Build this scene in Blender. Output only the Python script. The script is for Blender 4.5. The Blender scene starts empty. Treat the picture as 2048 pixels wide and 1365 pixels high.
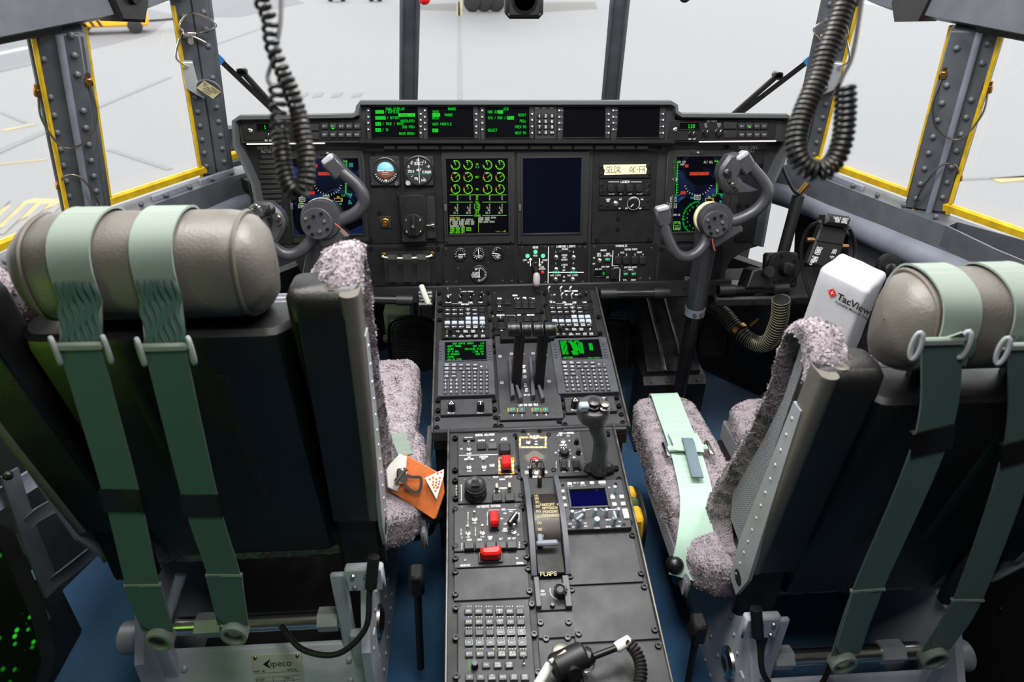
import bpy, math, random
from math import sin, cos, tan, pi, radians, sqrt, atan2
from mathutils import Vector, Matrix, noise
random.seed(7)
SC = bpy.context.scene
COL = SC.collection
# ------------------------------------------------------------------ camera
FPX = 2048*24/36
CP, CY, CR = radians(30.9), radians(3.9), radians(.45)
CAM = Vector((-.13, 0, 1.5))
CF = Vector((sin(CY)*cos(CP), cos(CY)*cos(CP), -sin(CP)))
_r = Vector((cos(CY), -sin(CY), 0)); _u = _r.cross(CF)
CRT = _r*cos(CR)+_u*sin(CR); CUP = -_r*sin(CR)+_u*cos(CR)
cd = bpy.data.cameras.new('camera'); cam = bpy.data.objects.new('camera', cd); COL.objects.link(cam)
cd.sensor_width = 36; cd.lens = 24; cd.clip_start = .02; cd.clip_end = 500
cam.matrix_world = Matrix(((CRT.x, CUP.x, -CF.x, CAM.x), (CRT.y, CUP.y, -CF.y, CAM.y), (CRT.z, CUP.z, -CF.z, CAM.z), (0, 0, 0, 1)))
cd.dof.use_dof = True; cd.dof.focus_distance = 1.72; cd.dof.aperture_fstop = 4.5
SC.camera = cam
# ------------------------------------------------------------------ sky, light, exposure
W = bpy.data.worlds.new('overcast_sky'); SC.world = W; W.use_nodes = True
bgn = W.node_tree.nodes['Background']; bgn.inputs[0].default_value = (.97, .985, 1, 1); bgn.inputs[1].default_value = 3.1
SC.view_settings.view_transform = 'Standard'; SC.view_settings.look = 'None'
SC.view_settings.gamma = 1; SC.view_settings.use_curve_mapping = False; SC.view_settings.exposure = 0.0
def lamp(name, kind, loc, energy, size=.2, rot=(0, 0, 0), col=(1, 1, 1), size_y=None):
    l = bpy.data.lights.new(name, kind); o = bpy.data.objects.new(name, l); COL.objects.link(o)
    o.location = loc; o.rotation_euler = rot; l.energy = energy; l.color = col
    if kind == 'AREA':
        l.size = size
        if size_y: l.shape = 'RECTANGLE'; l.size_y = size_y
    return o
lamp('added_fill', 'AREA', (.05, 1.18, 2.05), 27, .5, (0, 0, 0), (1, .98, .95), .45)  # three added area fills that brighten the interior, not fittings of the flight deck
lamp('added_fill', 'AREA', (-.62, 1.15, 2.0), 12, .3, (0, 0, 0), (1, .98, .95), .3)
lamp('added_fill', 'AREA', (.72, 1.15, 2.02), 12, .3, (0, 0, 0), (1, .98, .95), .3)
lamp('added_rear_fill', 'AREA', (.0, .28, 2.06), 14, .4, (0, 0, 0), (1, .98, .95), .4)  # added overhead fill that brightens the seat bases from behind
lamp('green_equipment_light', 'AREA', (-1.15, .3, .8), 1.0, .25, (radians(80), 0, radians(-50)), (.45, 1, .08))
# ------------------------------------------------------------------ unprojection: a photo pixel to a point on a real plane
def ray(px, py): return CF+CRT*((px-1024)/FPX)-CUP*((py-682.5)/FPX)
def atX(px, py, X): d = ray(px, py); return CAM+d*((X-CAM.x)/d.x)
def atY(px, py, Y): d = ray(px, py); return CAM+d*((Y-CAM.y)/d.y)
def atZ(px, py, Z): d = ray(px, py); return CAM+d*((Z-CAM.z)/d.z)
def atD(px, py, D): return CAM+ray(px, py)*D
class Frame:
    def __init__(s, o, u, v):
        s.o = Vector(o); s.u = Vector(u).normalized(); s.v = Vector(v).normalized(); s.n = s.u.cross(s.v)
    def at(s, px, py, h=0):
        d = ray(px, py); k = ((s.o+s.n*h-CAM).dot(s.n))/d.dot(s.n); q = CAM+d*k-s.o
        return q.dot(s.u), q.dot(s.v)
    def W(s, a, b, h=0): return s.o+s.u*a+s.v*b+s.n*h
    def P(s, px, py, h=0): a, b = s.at(px, py, h); return s.W(a, b, h)
    def M(s, a=0, b=0, h=0):
        o = s.W(a, b, h); u, v, n = s.u, s.v, s.n
        return Matrix(((u.x, v.x, n.x, o.x), (u.y, v.y, n.y, o.y), (u.z, v.z, n.z, o.z), (0, 0, 0, 1)))
TP = radians(13)
PANEL = Frame((0, 1.79, .883), (1, 0, 0), (0, sin(TP), cos(TP)))
UPPER = Frame((0, 1.5, .42+.215*.75), (1, 0, 0), (0, 1, .215))
LOWER = Frame((0, .95, .434+.19*.2), (1, 0, 0), (0, 1, .19))
# ------------------------------------------------------------------ materials
def lin(c):
    return tuple(((x/255)/12.92 if x/255 <= .04045 else ((x/255+.055)/1.055)**2.4) for x in c)+(1,)
MATS = {}
def mat(name, c, rough=.5, metal=0, var=0, vscale=40, bump=0, bscale=200, spec=.5, emit=0, sheen=0, coat=0, trans=0, stretch=None):
    if name in MATS: return MATS[name]
    m = bpy.data.materials.new(name); m.use_nodes = True; nt = m.node_tree; b = nt.nodes['Principled BSDF']
    col = lin(c)
    b.inputs['Base Color'].default_value = col; b.inputs['Roughness'].default_value = rough; b.inputs['Metallic'].default_value = metal
    b.inputs['Specular IOR Level'].default_value = spec
    if sheen: b.inputs['Sheen Weight'].default_value = sheen; b.inputs['Sheen Roughness'].default_value = .4
    if coat: b.inputs['Coat Weight'].default_value = coat; b.inputs['Coat Roughness'].default_value = .15
    if trans: b.inputs['Transmission Weight'].default_value = trans
    if emit: b.inputs['Emission Color'].default_value = col; b.inputs['Emission Strength'].default_value = emit
    if var or bump:
        tc = nt.nodes.new('ShaderNodeTexCoord'); src = tc.outputs['Object']
        if stretch:
            mp = nt.nodes.new('ShaderNodeMapping'); mp.inputs['Scale'].default_value = stretch; nt.links.new(src, mp.inputs['Vector']); src = mp.outputs[0]
    if var:
        n = nt.nodes.new('ShaderNodeTexNoise'); n.inputs['Scale'].default_value = vscale; n.inputs['Detail'].default_value = 5
        nt.links.new(src, n.inputs['Vector'])
        r = nt.nodes.new('ShaderNodeMapRange'); r.inputs[1].default_value = .3; r.inputs[2].default_value = .7
        r.inputs[3].default_value = 1-var; r.inputs[4].default_value = 1+var; nt.links.new(n.outputs['Fac'], r.inputs[0])
        x = nt.nodes.new('ShaderNodeVectorMath'); x.operation = 'SCALE'; x.inputs[0].default_value = col[:3]; nt.links.new(r.outputs[0], x.inputs['Scale'])
        nt.links.new(x.outputs[0], b.inputs['Base Color'])
        r2 = nt.nodes.new('ShaderNodeMapRange'); r2.inputs[1].default_value = .3; r2.inputs[2].default_value = .7
        r2.inputs[3].default_value = max(0, rough-.08); r2.inputs[4].default_value = min(1, rough+.08); nt.links.new(n.outputs['Fac'], r2.inputs[0])
        nt.links.new(r2.outputs[0], b.inputs['Roughness'])
    if bump:
        n2 = nt.nodes.new('ShaderNodeTexNoise'); n2.inputs['Scale'].default_value = bscale; n2.inputs['Detail'].default_value = 4; nt.links.new(src, n2.inputs['Vector'])
        bp = nt.nodes.new('ShaderNodeBump'); bp.inputs['Strength'].default_value = min(1, bump); bp.inputs['Distance'].default_value = .002
        nt.links.new(n2.outputs['Fac'], bp.inputs['Height']); nt.links.new(bp.outputs[0], b.inputs['Normal'])
    MATS[name] = m; return m
def woven(name, c, sx, sy, amt=.5, rough=.8, dark=.5, axis=0, sheen=.2):
    """cloth with crossing threads: two wave textures drive colour and relief"""
    m = mat(name, c, rough, sheen=sheen); nt = m.node_tree; b = nt.nodes['Principled BSDF']
    tc = nt.nodes.new('ShaderNodeTexCoord'); hs = []
    for k, s in ((0, sx), (1, sy)):
        w = nt.nodes.new('ShaderNodeTexWave'); w.wave_type = 'BANDS'; w.bands_direction = ('X', 'Z' if axis == 1 else 'Y')[k] if axis < 2 else 'YZ'[k]
        w.inputs['Scale'].default_value = s; w.inputs['Distortion'].default_value = .6; nt.links.new(tc.outputs['Object'], w.inputs['Vector']); hs.append(w)
    mx = nt.nodes.new('ShaderNodeMath'); mx.operation = 'MULTIPLY'; nt.links.new(hs[0].outputs['Fac'], mx.inputs[0]); nt.links.new(hs[1].outputs['Fac'], mx.inputs[1])
    r = nt.nodes.new('ShaderNodeMapRange'); r.inputs[3].default_value = dark; r.inputs[4].default_value = 1.15; nt.links.new(mx.outputs[0], r.inputs[0])
    x = nt.nodes.new('ShaderNodeVectorMath'); x.operation = 'SCALE'; x.inputs[0].default_value = lin(c)[:3]; nt.links.new(r.outputs[0], x.inputs['Scale'])
    nt.links.new(x.outputs[0], b.inputs['Base Color'])
    bp = nt.nodes.new('ShaderNodeBump'); bp.inputs['Strength'].default_value = amt; bp.inputs['Distance'].default_value = .001
    nt.links.new(mx.outputs[0], bp.inputs['Height']); nt.links.new(bp.outputs[0], b.inputs['Normal'])
    return m
def glow(name, c, s):
    if name in MATS: return MATS[name]
    m = bpy.data.materials.new(name); m.use_nodes = True; nt = m.node_tree; nt.nodes.clear()
    o = nt.nodes.new('ShaderNodeOutputMaterial'); e = nt.nodes.new('ShaderNodeEmission'); e.inputs[0].default_value = lin(c); e.inputs[1].default_value = s
    nt.links.new(e.outputs[0], o.inputs[0]); MATS[name] = m; return m
def glass_mat(name, tint, refl=.08, rough=.0):
    m = bpy.data.materials.new(name); m.use_nodes = True; nt = m.node_tree; nt.nodes.clear()
    o = nt.nodes.new('ShaderNodeOutputMaterial'); t = nt.nodes.new('ShaderNodeBsdfTransparent'); t.inputs[0].default_value = tint
    g = nt.nodes.new('ShaderNodeBsdfGlossy'); g.inputs['Roughness'].default_value = rough
    ge = nt.nodes.new('ShaderNodeNewGeometry'); dt = nt.nodes.new('ShaderNodeVectorMath'); dt.operation = 'DOT_PRODUCT'
    nt.links.new(ge.outputs['Incoming'], dt.inputs[0]); nt.links.new(ge.outputs['Normal'], dt.inputs[1]); last = dt.outputs['Value']
    for op, k, sw in (('ABSOLUTE', 0, 0), ('SUBTRACT', 1, 1), ('POWER', 5, 0), ('MULTIPLY', .5, 0), ('ADD', .03, 0)):
        n = nt.nodes.new('ShaderNodeMath'); n.operation = op
        if sw: n.inputs[0].default_value = k; nt.links.new(last, n.inputs[1])
        else: nt.links.new(last, n.inputs[0]); n.inputs[1].default_value = k
        last = n.outputs[0]
    mx = nt.nodes.new('ShaderNodeMixShader'); nt.links.new(last, mx.inputs[0]); nt.links.new(t.outputs[0], mx.inputs[1]); nt.links.new(g.outputs[0], mx.inputs[2])
    nt.links.new(mx.outputs[0], o.inputs[0]); MATS[name] = m; return m
def screen_mat(name, tint, k, rough=.04):
    m = bpy.data.materials.new(name); m.use_nodes = True; nt = m.node_tree; nt.nodes.clear()
    o = nt.nodes.new('ShaderNodeOutputMaterial'); d = nt.nodes.new('ShaderNodeBsdfDiffuse'); d.inputs[0].default_value = (.002, .002, .003, 1)
    g = nt.nodes.new('ShaderNodeBsdfGlossy'); g.inputs[0].default_value = tint; g.inputs['Roughness'].default_value = rough
    mx = nt.nodes.new('ShaderNodeMixShader'); mx.inputs[0].default_value = k; nt.links.new(d.outputs[0], mx.inputs[1]); nt.links.new(g.outputs[0], mx.inputs[2])
    nt.links.new(mx.outputs[0], o.inputs[0]); MATS[name] = m; return m
M = dict(
 panel=mat('panel_black', (19, 19, 20), .55, spec=.22, var=.12, vscale=25, bump=.12, bscale=500),
 bezel=mat('bezel_black', (24, 24, 26), .45, bump=.1, bscale=600),
 board=mat('board_black', (18, 18, 20), .55, var=.15, vscale=12),
 plate=mat('console_plate', (42, 42, 46), .5, var=.14, vscale=18, bump=.15, bscale=500),
 key=mat('key_black', (24, 24, 26), .4),
 keyg=mat('key_grey', (66, 67, 72), .45),
 keyl=mat('key_lit_grey', (150, 160, 172), .4),
 unitg=mat('unit_grey', (62, 64, 70), .45, var=.08, vscale=30),
 rim=mat('glareshield_grey', (60, 63, 65), .6, var=.08, vscale=10, bump=.2, bscale=400),
 knob=mat('knob_black', (16, 16, 17), .35),
 yoke=mat('yoke_grey', (52, 53, 57), .38, var=.1, vscale=30, bump=.1, bscale=300),
 steel=mat('steel', (190, 188, 182), .28, 1, var=.1, vscale=60),
 nickel=mat('nickel', (215, 210, 200), .25, 1),
 dull=mat('dull_screw', (120, 116, 108), .35, 1),
 fast=mat('fastener_black', (34, 34, 35), .3, .6),
 brass=mat('brass', (150, 112, 62), .35, 1),
 white=mat('white_paint', (225, 222, 215), .5),
 text=mat('white_print', (222, 222, 222), .6, emit=.12),
 textd=mat('grey_print', (150, 150, 152), .6),
 textk=mat('black_print', (14, 14, 14), .7),
 red=mat('guard_red', (205, 22, 22), .35, var=.06, vscale=60),
 yel=mat('stripe_yellow', (215, 165, 20), .6, var=.15, vscale=120),
 grn=glow('green_symbols', (10, 235, 40), 1.0), grnd=glow('green_dim', (20, 150, 60), .55),
 lime=glow('lime_symbols', (120, 240, 40), .95), cyan=glow('cyan_symbols', (70, 220, 190), .8), amber=glow('amber_symbols', (225, 205, 60), .9),
 wht=glow('white_symbols', (215, 225, 200), .9), redg=glow('red_flag', (235, 60, 30), .9), magen=glow('blue_led', (90, 100, 255), 2.0),
 gled=glow('green_lamp', (90, 235, 170), 1.4), bluescr=glow('blue_screen', (18, 22, 95), .55),
 strip=glow('strip_emissive', (250, 235, 230), 1.3),
 scr=screen_mat('screen_glass', (.12, .28, 1, 1), .2), scrk=screen_mat('screen_glass_dark', (.3, .3, .4, 1), .05, .2),
 rail=mat('worn_edge', (96, 93, 90), .35, .7, var=.3, vscale=50),
 grey=mat('frame_grey', (112, 116, 128), .48, var=.1, vscale=15, bump=.12, bscale=250),
 baseg=mat('seat_base_grey', (176, 180, 190), .45, var=.08, vscale=15, bump=.12, bscale=250),
 greyd=mat('post_grey', (76, 79, 86), .5, var=.15, vscale=22, bump=.15, bscale=250),
 seatg=mat('seat_shell_grey', (17, 18, 18), .42, var=.08, vscale=10, bump=.2, bscale=700),
 alu=mat('aluminium_grey', (165, 168, 172), .42, .25, var=.08, vscale=20),
 leather=mat('taupe_leather', (92, 88, 82), .45, var=.1, vscale=14, bump=.35, bscale=260),
 leatherd=mat('dark_leather', (16, 15, 15), .45, var=.1, vscale=14, bump=.3, bscale=260),
 piping=mat('piping', (88, 82, 74), .6),
 fleece=mat('sheepskin', (152, 143, 148), 1, var=.16, vscale=60, spec=.0, sheen=.15),
 tan=mat('tan_leather', (196, 104, 48), .5, var=.15, vscale=30, bump=.25, bscale=250),
 rubber=mat('black_rubber', (20, 20, 21), .5), cord=mat('cord_black', (30, 28, 27), .42),
 black=mat('matt_black', (15, 15, 16), .6, var=.2, vscale=20), blackg=mat('semi_gloss_black', (20, 20, 22), .3, var=.15, vscale=20),
 quilt=mat('black_quilt', (20, 20, 21), .7, bump=.6, bscale=60),
 seal=mat('amber_seal', (196, 160, 10), .45, var=.25, vscale=30, bump=.3, bscale=80),
 cream=mat('cream_tape', (226, 214, 170), .6, var=.06, vscale=60), glowh=mat('pale_handle', (205, 212, 195), .4),
 bagw=mat('bag_cloth', (172, 172, 178), .6, var=.05, vscale=20, bump=.25, bscale=90), hose=mat('hose_rings', (150, 148, 122), .35, .6),
 bluet=mat('blue_tape', (40, 120, 190), .6),
)
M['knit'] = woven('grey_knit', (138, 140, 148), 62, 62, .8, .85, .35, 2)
M['webL'] = woven('shaded_teal_webbing', (52, 84, 78), 300, 300, .25, .7, .88, 1)  # hanging lengths and folds; their low light is put into this darker tone
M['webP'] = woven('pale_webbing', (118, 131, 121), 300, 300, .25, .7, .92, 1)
M['webB'] = woven('mint_webbing', (172, 202, 184), 300, 300, .25, .7, .92, 1)
M['carpet'] = woven('blue_carpet', (42, 102, 148), 190, 150, .9, .95, .5)
M['glass'] = glass_mat('window_glass', (.97, .97, .97, 1))
# ------------------------------------------------------------------ mesh builder
class MB:
    def __init__(s): s.v = []; s.f = []; s.m = []
    def add(s, vs, fs, mi=0):
        o = len(s.v); s.v += [tuple(p) for p in vs]; s.f += [tuple(i+o for i in f) for f in fs]; s.m += [mi]*len(fs); return s
    def box(s, c, d, mi=0, bev=0, R=None):
        hx, hy, hz = d[0]/2, d[1]/2, d[2]/2; c = Vector(c); b = min(bev, hx*.9, hy*.9, hz*.9)
        vs = []; idx = {}
        for sx in (-1, 1):
            for sy in (-1, 1):
                for sz in (-1, 1):
                    if b <= 0: idx[sx, sy, sz] = [len(vs)]*3; vs.append(Vector((sx*hx, sy*hy, sz*hz)))
                    else:
                        idx[sx, sy, sz] = [len(vs), len(vs)+1, len(vs)+2]
                        vs += [Vector((sx*hx, sy*(hy-b), sz*(hz-b))), Vector((sx*(hx-b), sy*hy, sz*(hz-b))), Vector((sx*(hx-b), sy*(hy-b), sz*hz))]
        fs = []; cyc = [(-1, -1), (1, -1), (1, 1), (-1, 1)]
        for ax in range(3):
            for sg in (-1, 1):
                q = []
                for a, e in cyc:
                    k = [0, 0, 0]; k[ax] = sg; k[(ax+1) % 3] = a; k[(ax+2) % 3] = e; q.append(idx[tuple(k)][ax])
                fs.append(q if sg > 0 else q[::-1])
        if b > 0:
            for ax in range(3):
                a1, a2 = (ax+1) % 3, (ax+2) % 3
                for p in (-1, 1):
                    for q in (-1, 1):
                        k0 = [0]*3; k1 = [0]*3; k0[ax] = -1; k1[ax] = 1; k0[a1] = k1[a1] = p; k0[a2] = k1[a2] = q
                        i0, i1 = idx[tuple(k0)], idx[tuple(k1)]
                        f = [i0[a1], i1[a1], i1[a2], i0[a2]]; fs.append(f[::-1] if p*q > 0 else f)
            for k, i in idx.items(): fs.append(i if k[0]*k[1]*k[2] > 0 else i[::-1])
        if R is not None: vs = [R @ p for p in vs]
        return s.add([p+c for p in vs], fs, mi)
    def lathe(s, o, ax, prof, seg=20, mi=0, capa=True, capb=True):
        o = Vector(o); ax = Vector(ax).normalized(); e = ax.orthogonal().normalized(); g = ax.cross(e); vs = []
        for r, h in prof:
            for i in range(seg):
                t = 2*pi*i/seg; vs.append(o+ax*h+e*(r*cos(t))+g*(r*sin(t)))
        fs = []; n = len(prof)
        for k in range(n-1):
            for i in range(seg):
                j = (i+1) % seg; fs.append((k*seg+i, k*seg+j, (k+1)*seg+j, (k+1)*seg+i))
        if capa: fs.append(tuple(range(seg))[::-1])
        if capb: fs.append(tuple((n-1)*seg+i for i in range(seg)))
        return s.add(vs, fs, mi)
    def cyl(s, a, b, r0, r1=None, seg=16, mi=0, bev=0):
        a = Vector(a); b = Vector(b); L = (b-a).length; r1 = r0 if r1 is None else r1
        pr = [(r0, 0), (r1, L)] if not bev else [(r0-bev, 0), (r0, bev), (r1, L-bev), (r1-bev, L)]
        return s.lathe(a, b-a, pr, seg, mi)
    def tube(s, pts, r, seg=10, mi=0, caps=True, prof=None, up=None, closed=False):
        """sweep a circle (or the 2-D profile prof) along pts; r a number or a list"""
        pts = [Vector(p) for p in pts]; n = len(pts); rs = r if isinstance(r, (list, tuple)) else [r]*n
        T = []
        for i in range(n):
            a = pts[(i-1) % n] if closed or i else pts[0]; b = pts[(i+1) % n] if closed or i < n-1 else pts[-1]; T.append((b-a).normalized())
        if up is not None: e = (Vector(up)-T[0]*Vector(up).dot(T[0])).normalized()
        else: e = T[0].orthogonal().normalized()
        pr = prof or [(cos(2*pi*i/seg), sin(2*pi*i/seg)) for i in range(seg)]; k = len(pr); vs = []
        for i in range(n):
            if up is not None: e = Vector(up)
            e = e-T[i]*e.dot(T[i]); e = e.normalized() if e.length > 1e-6 else T[i].orthogonal().normalized()
            g = T[i].cross(e)
            for x, y in pr: vs.append(pts[i]+e*(x*rs[i])+g*(y*rs[i]))
        fs = []
        for i in range(n if closed else n-1):
            i2 = (i+1) % n
            for j in range(k):
                j2 = (j+1) % k; fs.append((i*k+j, i*k+j2, i2*k+j2, i2*k+j))
        if caps and not closed: fs.append(tuple(range(k))[::-1]); fs.append(tuple((n-1)*k+j for j in range(k)))
        return s.add(vs, fs, mi)
    def strap(s, pts, w, t, side, mi=0):
        """flat webbing along pts: width along side (a vector or a list of vectors), thickness t"""
        n = len(pts); sd = side if isinstance(side, list) else [side]*n; ws = w if isinstance(w, list) else [w]*n
        pts = [Vector(p) for p in pts]; vs = []
        for i in range(n):
            tg = (pts[min(i+1, n-1)]-pts[max(i-1, 0)]).normalized(); x = Vector(sd[i]); x = (x-tg*x.dot(tg)).normalized(); nn = tg.cross(x)
            for a, b in ((-1, -1), (-.9, -1), (.9, -1), (1, -1), (1, 1), (.9, 1), (-.9, 1), (-1, 1)):
                vs.append(pts[i]+x*(a*ws[i]/2)+nn*(b*t/2*(1 if abs(a) > .95 else .72)))
        fs = []
        for i in range(n-1):
            for j in range(8): j2 = (j+1) % 8; fs.append((i*8+j, i*8+j2, i*8+8+j2, i*8+8+j))
        fs.append(tuple(range(8))[::-1]); fs.append(tuple((n-1)*8+j for j in range(8)))
        return s.add(vs, fs, mi)
    def prism(s, poly, z0, z1, F=None, mi=0, bev=0):
        """2-D polygon extruded z0..z1 in local axes or in frame F, optional chamfer at z1"""
        n = len(poly); ar = sum(poly[i][0]*poly[(i+1) % n][1]-poly[(i+1) % n][0]*poly[i][1] for i in range(n))
        if ar < 0: poly = poly[::-1]
        rings = [(poly, z0), (poly, z1)]
        if bev:
            rings = [(poly, z0), (poly, z1-bev), (inset(poly, bev), z1)]
        T = (lambda a, b, h: F.W(a, b, h)) if F else (lambda a, b, h: Vector((a, b, h)))
        vs = [T(x, y, z) for pl, z in rings for x, y in pl]; fs = [tuple(range(n))[::-1], tuple((len(rings)-1)*n+i for i in range(n))]
        for k in range(len(rings)-1):
            for i in range(n): j = (i+1) % n; fs.append((k*n+i, k*n+j, k*n+n+j, k*n+n+i))
        return s.add(vs, fs, mi)
    def grid(s, fn, nu, nv, mi=0, cu=False, cv=False):
        vs = [fn(i/(nu if cu else nu-1), j/(nv if cv else nv-1)) for i in range(nu) for j in range(nv)]; fs = []
        for i in range(nu if cu else nu-1):
            for j in range(nv if cv else nv-1):
                a, b = (i+1) % nu, (j+1) % nv; fs.append((i*nv+j, a*nv+j, a*nv+b, i*nv+b))
        return s.add(vs, fs, mi)
    def ball(s, c, r, seg=14, rings=8, mi=0, sc=(1, 1, 1)):
        c = Vector(c)
        return s.lathe_sc(c, r, seg, rings, mi, sc)
    def lathe_sc(s, c, r, seg, rings, mi, sc):
        t = MB().lathe((0, 0, 0), (0, 0, 1), [(r*sin(pi*k/rings)+1e-5, -r*cos(pi*k/rings)) for k in range(rings+1)], seg)
        return s.add([Vector((p[0]*sc[0], p[1]*sc[1], p[2]*sc[2]))+c for p in t.v], t.f, mi)
    def mesh(s, name, mats, flat=False, ang=38):
        me = bpy.data.meshes.new(name); me.from_pydata(s.v, [], s.f)
        for m in mats: me.materials.append(m)
        if len(mats) > 1: me.polygons.foreach_set('material_index', s.m)
        if not flat:
            me.polygons.foreach_set('use_smooth', [True]*len(me.polygons)); me.set_sharp_from_angle(angle=radians(ang))
        me.validate(); me.update(); return me
def inset(poly, d):
    n = len(poly); out = []
    for i in range(n):
        p, a, b = Vector(poly[i]), Vector(poly[i-1]), Vector(poly[(i+1) % n])
        e1, e2 = (p-a).normalized(), (b-p).normalized(); n1, n2 = Vector((-e1.y, e1.x)), Vector((-e2.y, e2.x))
        m = n1+n2; m = m/max(.3, m.dot(m)/2) if m.length > 1e-6 else n1; out.append((p.x+m.x*d, p.y+m.y*d))
    return out
def rrect(x0, y0, x1, y1, r, k=4):
    out = []
    for cx, cy, a in ((x1-r, y0+r, -90), (x1-r, y1-r, 0), (x0+r, y1-r, 90), (x0+r, y0+r, 180)):
        for i in range(k+1): t = radians(a+90*i/k); out.append((cx+r*cos(t), cy+r*sin(t)))
    return out
def spline(pts, n=8, closed=False):
    pts = [Vector(p) for p in pts]; N = len(pts); out = []
    for i in range(N if closed else N-1):
        p0 = pts[(i-1) % N] if closed or i else pts[0]*2-pts[1]; p1 = pts[i]; p2 = pts[(i+1) % N]
        p3 = pts[(i+2) % N] if closed or i < N-2 else pts[-1]*2-pts[-2]
        for k in range(n):
            t = k/n; out.append(.5*((2*p1)+(p2-p0)*t+(2*p0-5*p1+4*p2-p3)*t*t+(3*p1-p0-3*p2+p3)*t*t*t))
    if not closed: out.append(pts[-1])
    return out
def link(name, me, parent=None, loc=None):
    o = bpy.data.objects.new(name, me); COL.objects.link(o)
    if parent is not None: o.parent = parent
    if loc is not None: o.location = loc
    return o
def obj(name, mb, mats, parent=None, flat=False, loc=None, stuff=False, ang=38):
    o = link(name, mb.mesh(name, mats if isinstance(mats, (list, tuple)) else [mats], flat, ang), parent, loc)
    if stuff: o['kind'] = 'stuff'
    return o
def tag(o, label, cat, group=None):
    o['label'] = label; o['category'] = cat
    if group: o['group'] = group
    return o
def thing(name, label, cat, mw=None, group=None):
    o = bpy.data.objects.new(name, None); COL.objects.link(o); o.empty_display_size = .05
    if mw is not None: o.matrix_world = mw if isinstance(mw, Matrix) else Matrix.Translation(mw)
    return tag(o, label, cat, group)
def struct(name, mb, mats, parent=None, flat=False):
    o = obj(name, mb, mats, parent, flat)
    if parent is None: o['kind'] = 'structure'
    return o
# ------------------------------------------------------------------ stroke lettering
GL = {'A': '0004264440|0242', 'B': '00063645443303|3342413000', 'C': '4536160501103041', 'D': '00062644422000', 'E': '46060040|0333', 'F': '460600|0333',
 'G': '45361605011030414323', 'H': '0006|4046|0343', 'I': '1030|2026|1636', 'J': '4641301001', 'K': '0006|4603|0340', 'L': '060040', 'M': '0006234640', 'N': '00064046'.replace('064046', '064046'),
 'O': '100105163645413010', 'P': '00063645443303', 'Q': '100105163645413010|2240', 'R': '00063645443303|2340', 'S': '453616050413334241301001', 'T': '0646|2026',
 'U': '060110304146', 'V': '062046', 'W': '0610243046', 'X': '0046|0640', 'Y': '062346|2320', 'Z': '06460040', '0': '100105163645413010', '1': '152620|1030',
 '2': '05163645440040', '3': '05163645443313|334241301001', '4': '30360242', '5': '460603334241301001', '6': '4536160501103041423303', '7': '064610',
 '8': '13040516364544331302011030414233', '9': '0110304145361605041343', '-': '1333', '/': '0046', '.': '2021', ',': '2011', '<': '351331', '>': '153311',
 ':': '2122|2425', '&': '4013152625040110304 2'.replace(' ', ''), '+': '2224|1333', '*': '1234|1432', '^': '042644', '=': '1232|1434', '|': '2026', '_': '0040', "'": '2426',
 '#': '0006464000', '(': '362430', ')': '162410'}
def strokes(t):
    out = []; x = 0
    for c in t.upper():
        g = GL.get(c)
        if g:
            for pl in g.split('|'):
                q = [(int(pl[i])/4*.58+x, int(pl[i+1])/6) for i in range(0, len(pl)-1, 2)]
                out += list(zip(q, q[1:]))
        x += .84
    return out, x-.26
class Ink:
    """flat print or symbols lying on a plane at height h (local z), one mesh per material"""
    def __init__(s): s.b = {}
    def _q(s, m, a, b, w, h):
        dx, dy = b[0]-a[0], b[1]-a[1]; L = sqrt(dx*dx+dy*dy) or 1e-6; ux, uy = dx/L*w/2, dy/L*w/2
        s.b.setdefault(m, MB()).add([(a[0]-ux+uy, a[1]-uy-ux, h), (b[0]+ux+uy, b[1]+uy-ux, h), (b[0]+ux-uy, b[1]+uy+ux, h), (a[0]-ux-uy, a[1]-uy+ux, h)], [(0, 1, 2, 3)])
    def text(s, t, x, y, size, m='text', al=.5, w=.15, h=0, rot=0, sx=1):
        st, L = strokes(t); c, n = cos(rot), sin(rot)
        for a, b in st:
            q = []
            for px, py in (a, b): X, Y = (px-L*al)*size*sx, (py-.5)*size; q.append((x+X*c-Y*n, y+X*n+Y*c))
            s._q(m, q[0], q[1], w*size, h)
    def line(s, pts, w, m='text', h=0, closed=False):
        pts = list(pts)+([pts[0]] if closed else [])
        for a, b in zip(pts, pts[1:]): s._q(m, a, b, w, h)
    def fill(s, x0, y0, x1, y1, m, h=0): s.b.setdefault(m, MB()).add([(x0, y0, h), (x1, y0, h), (x1, y1, h), (x0, y1, h)], [(0, 1, 2, 3)])
    def poly(s, pts, m, h=0): s.b.setdefault(m, MB()).add([(x, y, h) for x, y in pts], [tuple(range(len(pts)))])
    def arc(s, x, y, r, a0, a1, w, m, h=0, n=20): s.line([(x+r*cos(radians(a0+(a1-a0)*i/n)), y+r*sin(radians(a0+(a1-a0)*i/n))) for i in range(n+1)], w, m, h)
    def ticks(s, x, y, r0, r1, a0, a1, n, w, m, h=0):
        for i in range(n):
            t = radians(a0+(a1-a0)*i/max(1, n-1)); s.line([(x+r0*cos(t), y+r0*sin(t)), (x+r1*cos(t), y+r1*sin(t))], w, m, h)
    def build(s, name, parent):
        ms = list(s.b); mb = MB()
        for i, k in enumerate(ms): mb.add(s.b[k].v, s.b[k].f, i)
        if mb.v: return obj(name, mb, [M[k] if isinstance(k, str) else k for k in ms], parent, True, stuff=True)
FONTC = {}
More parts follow.
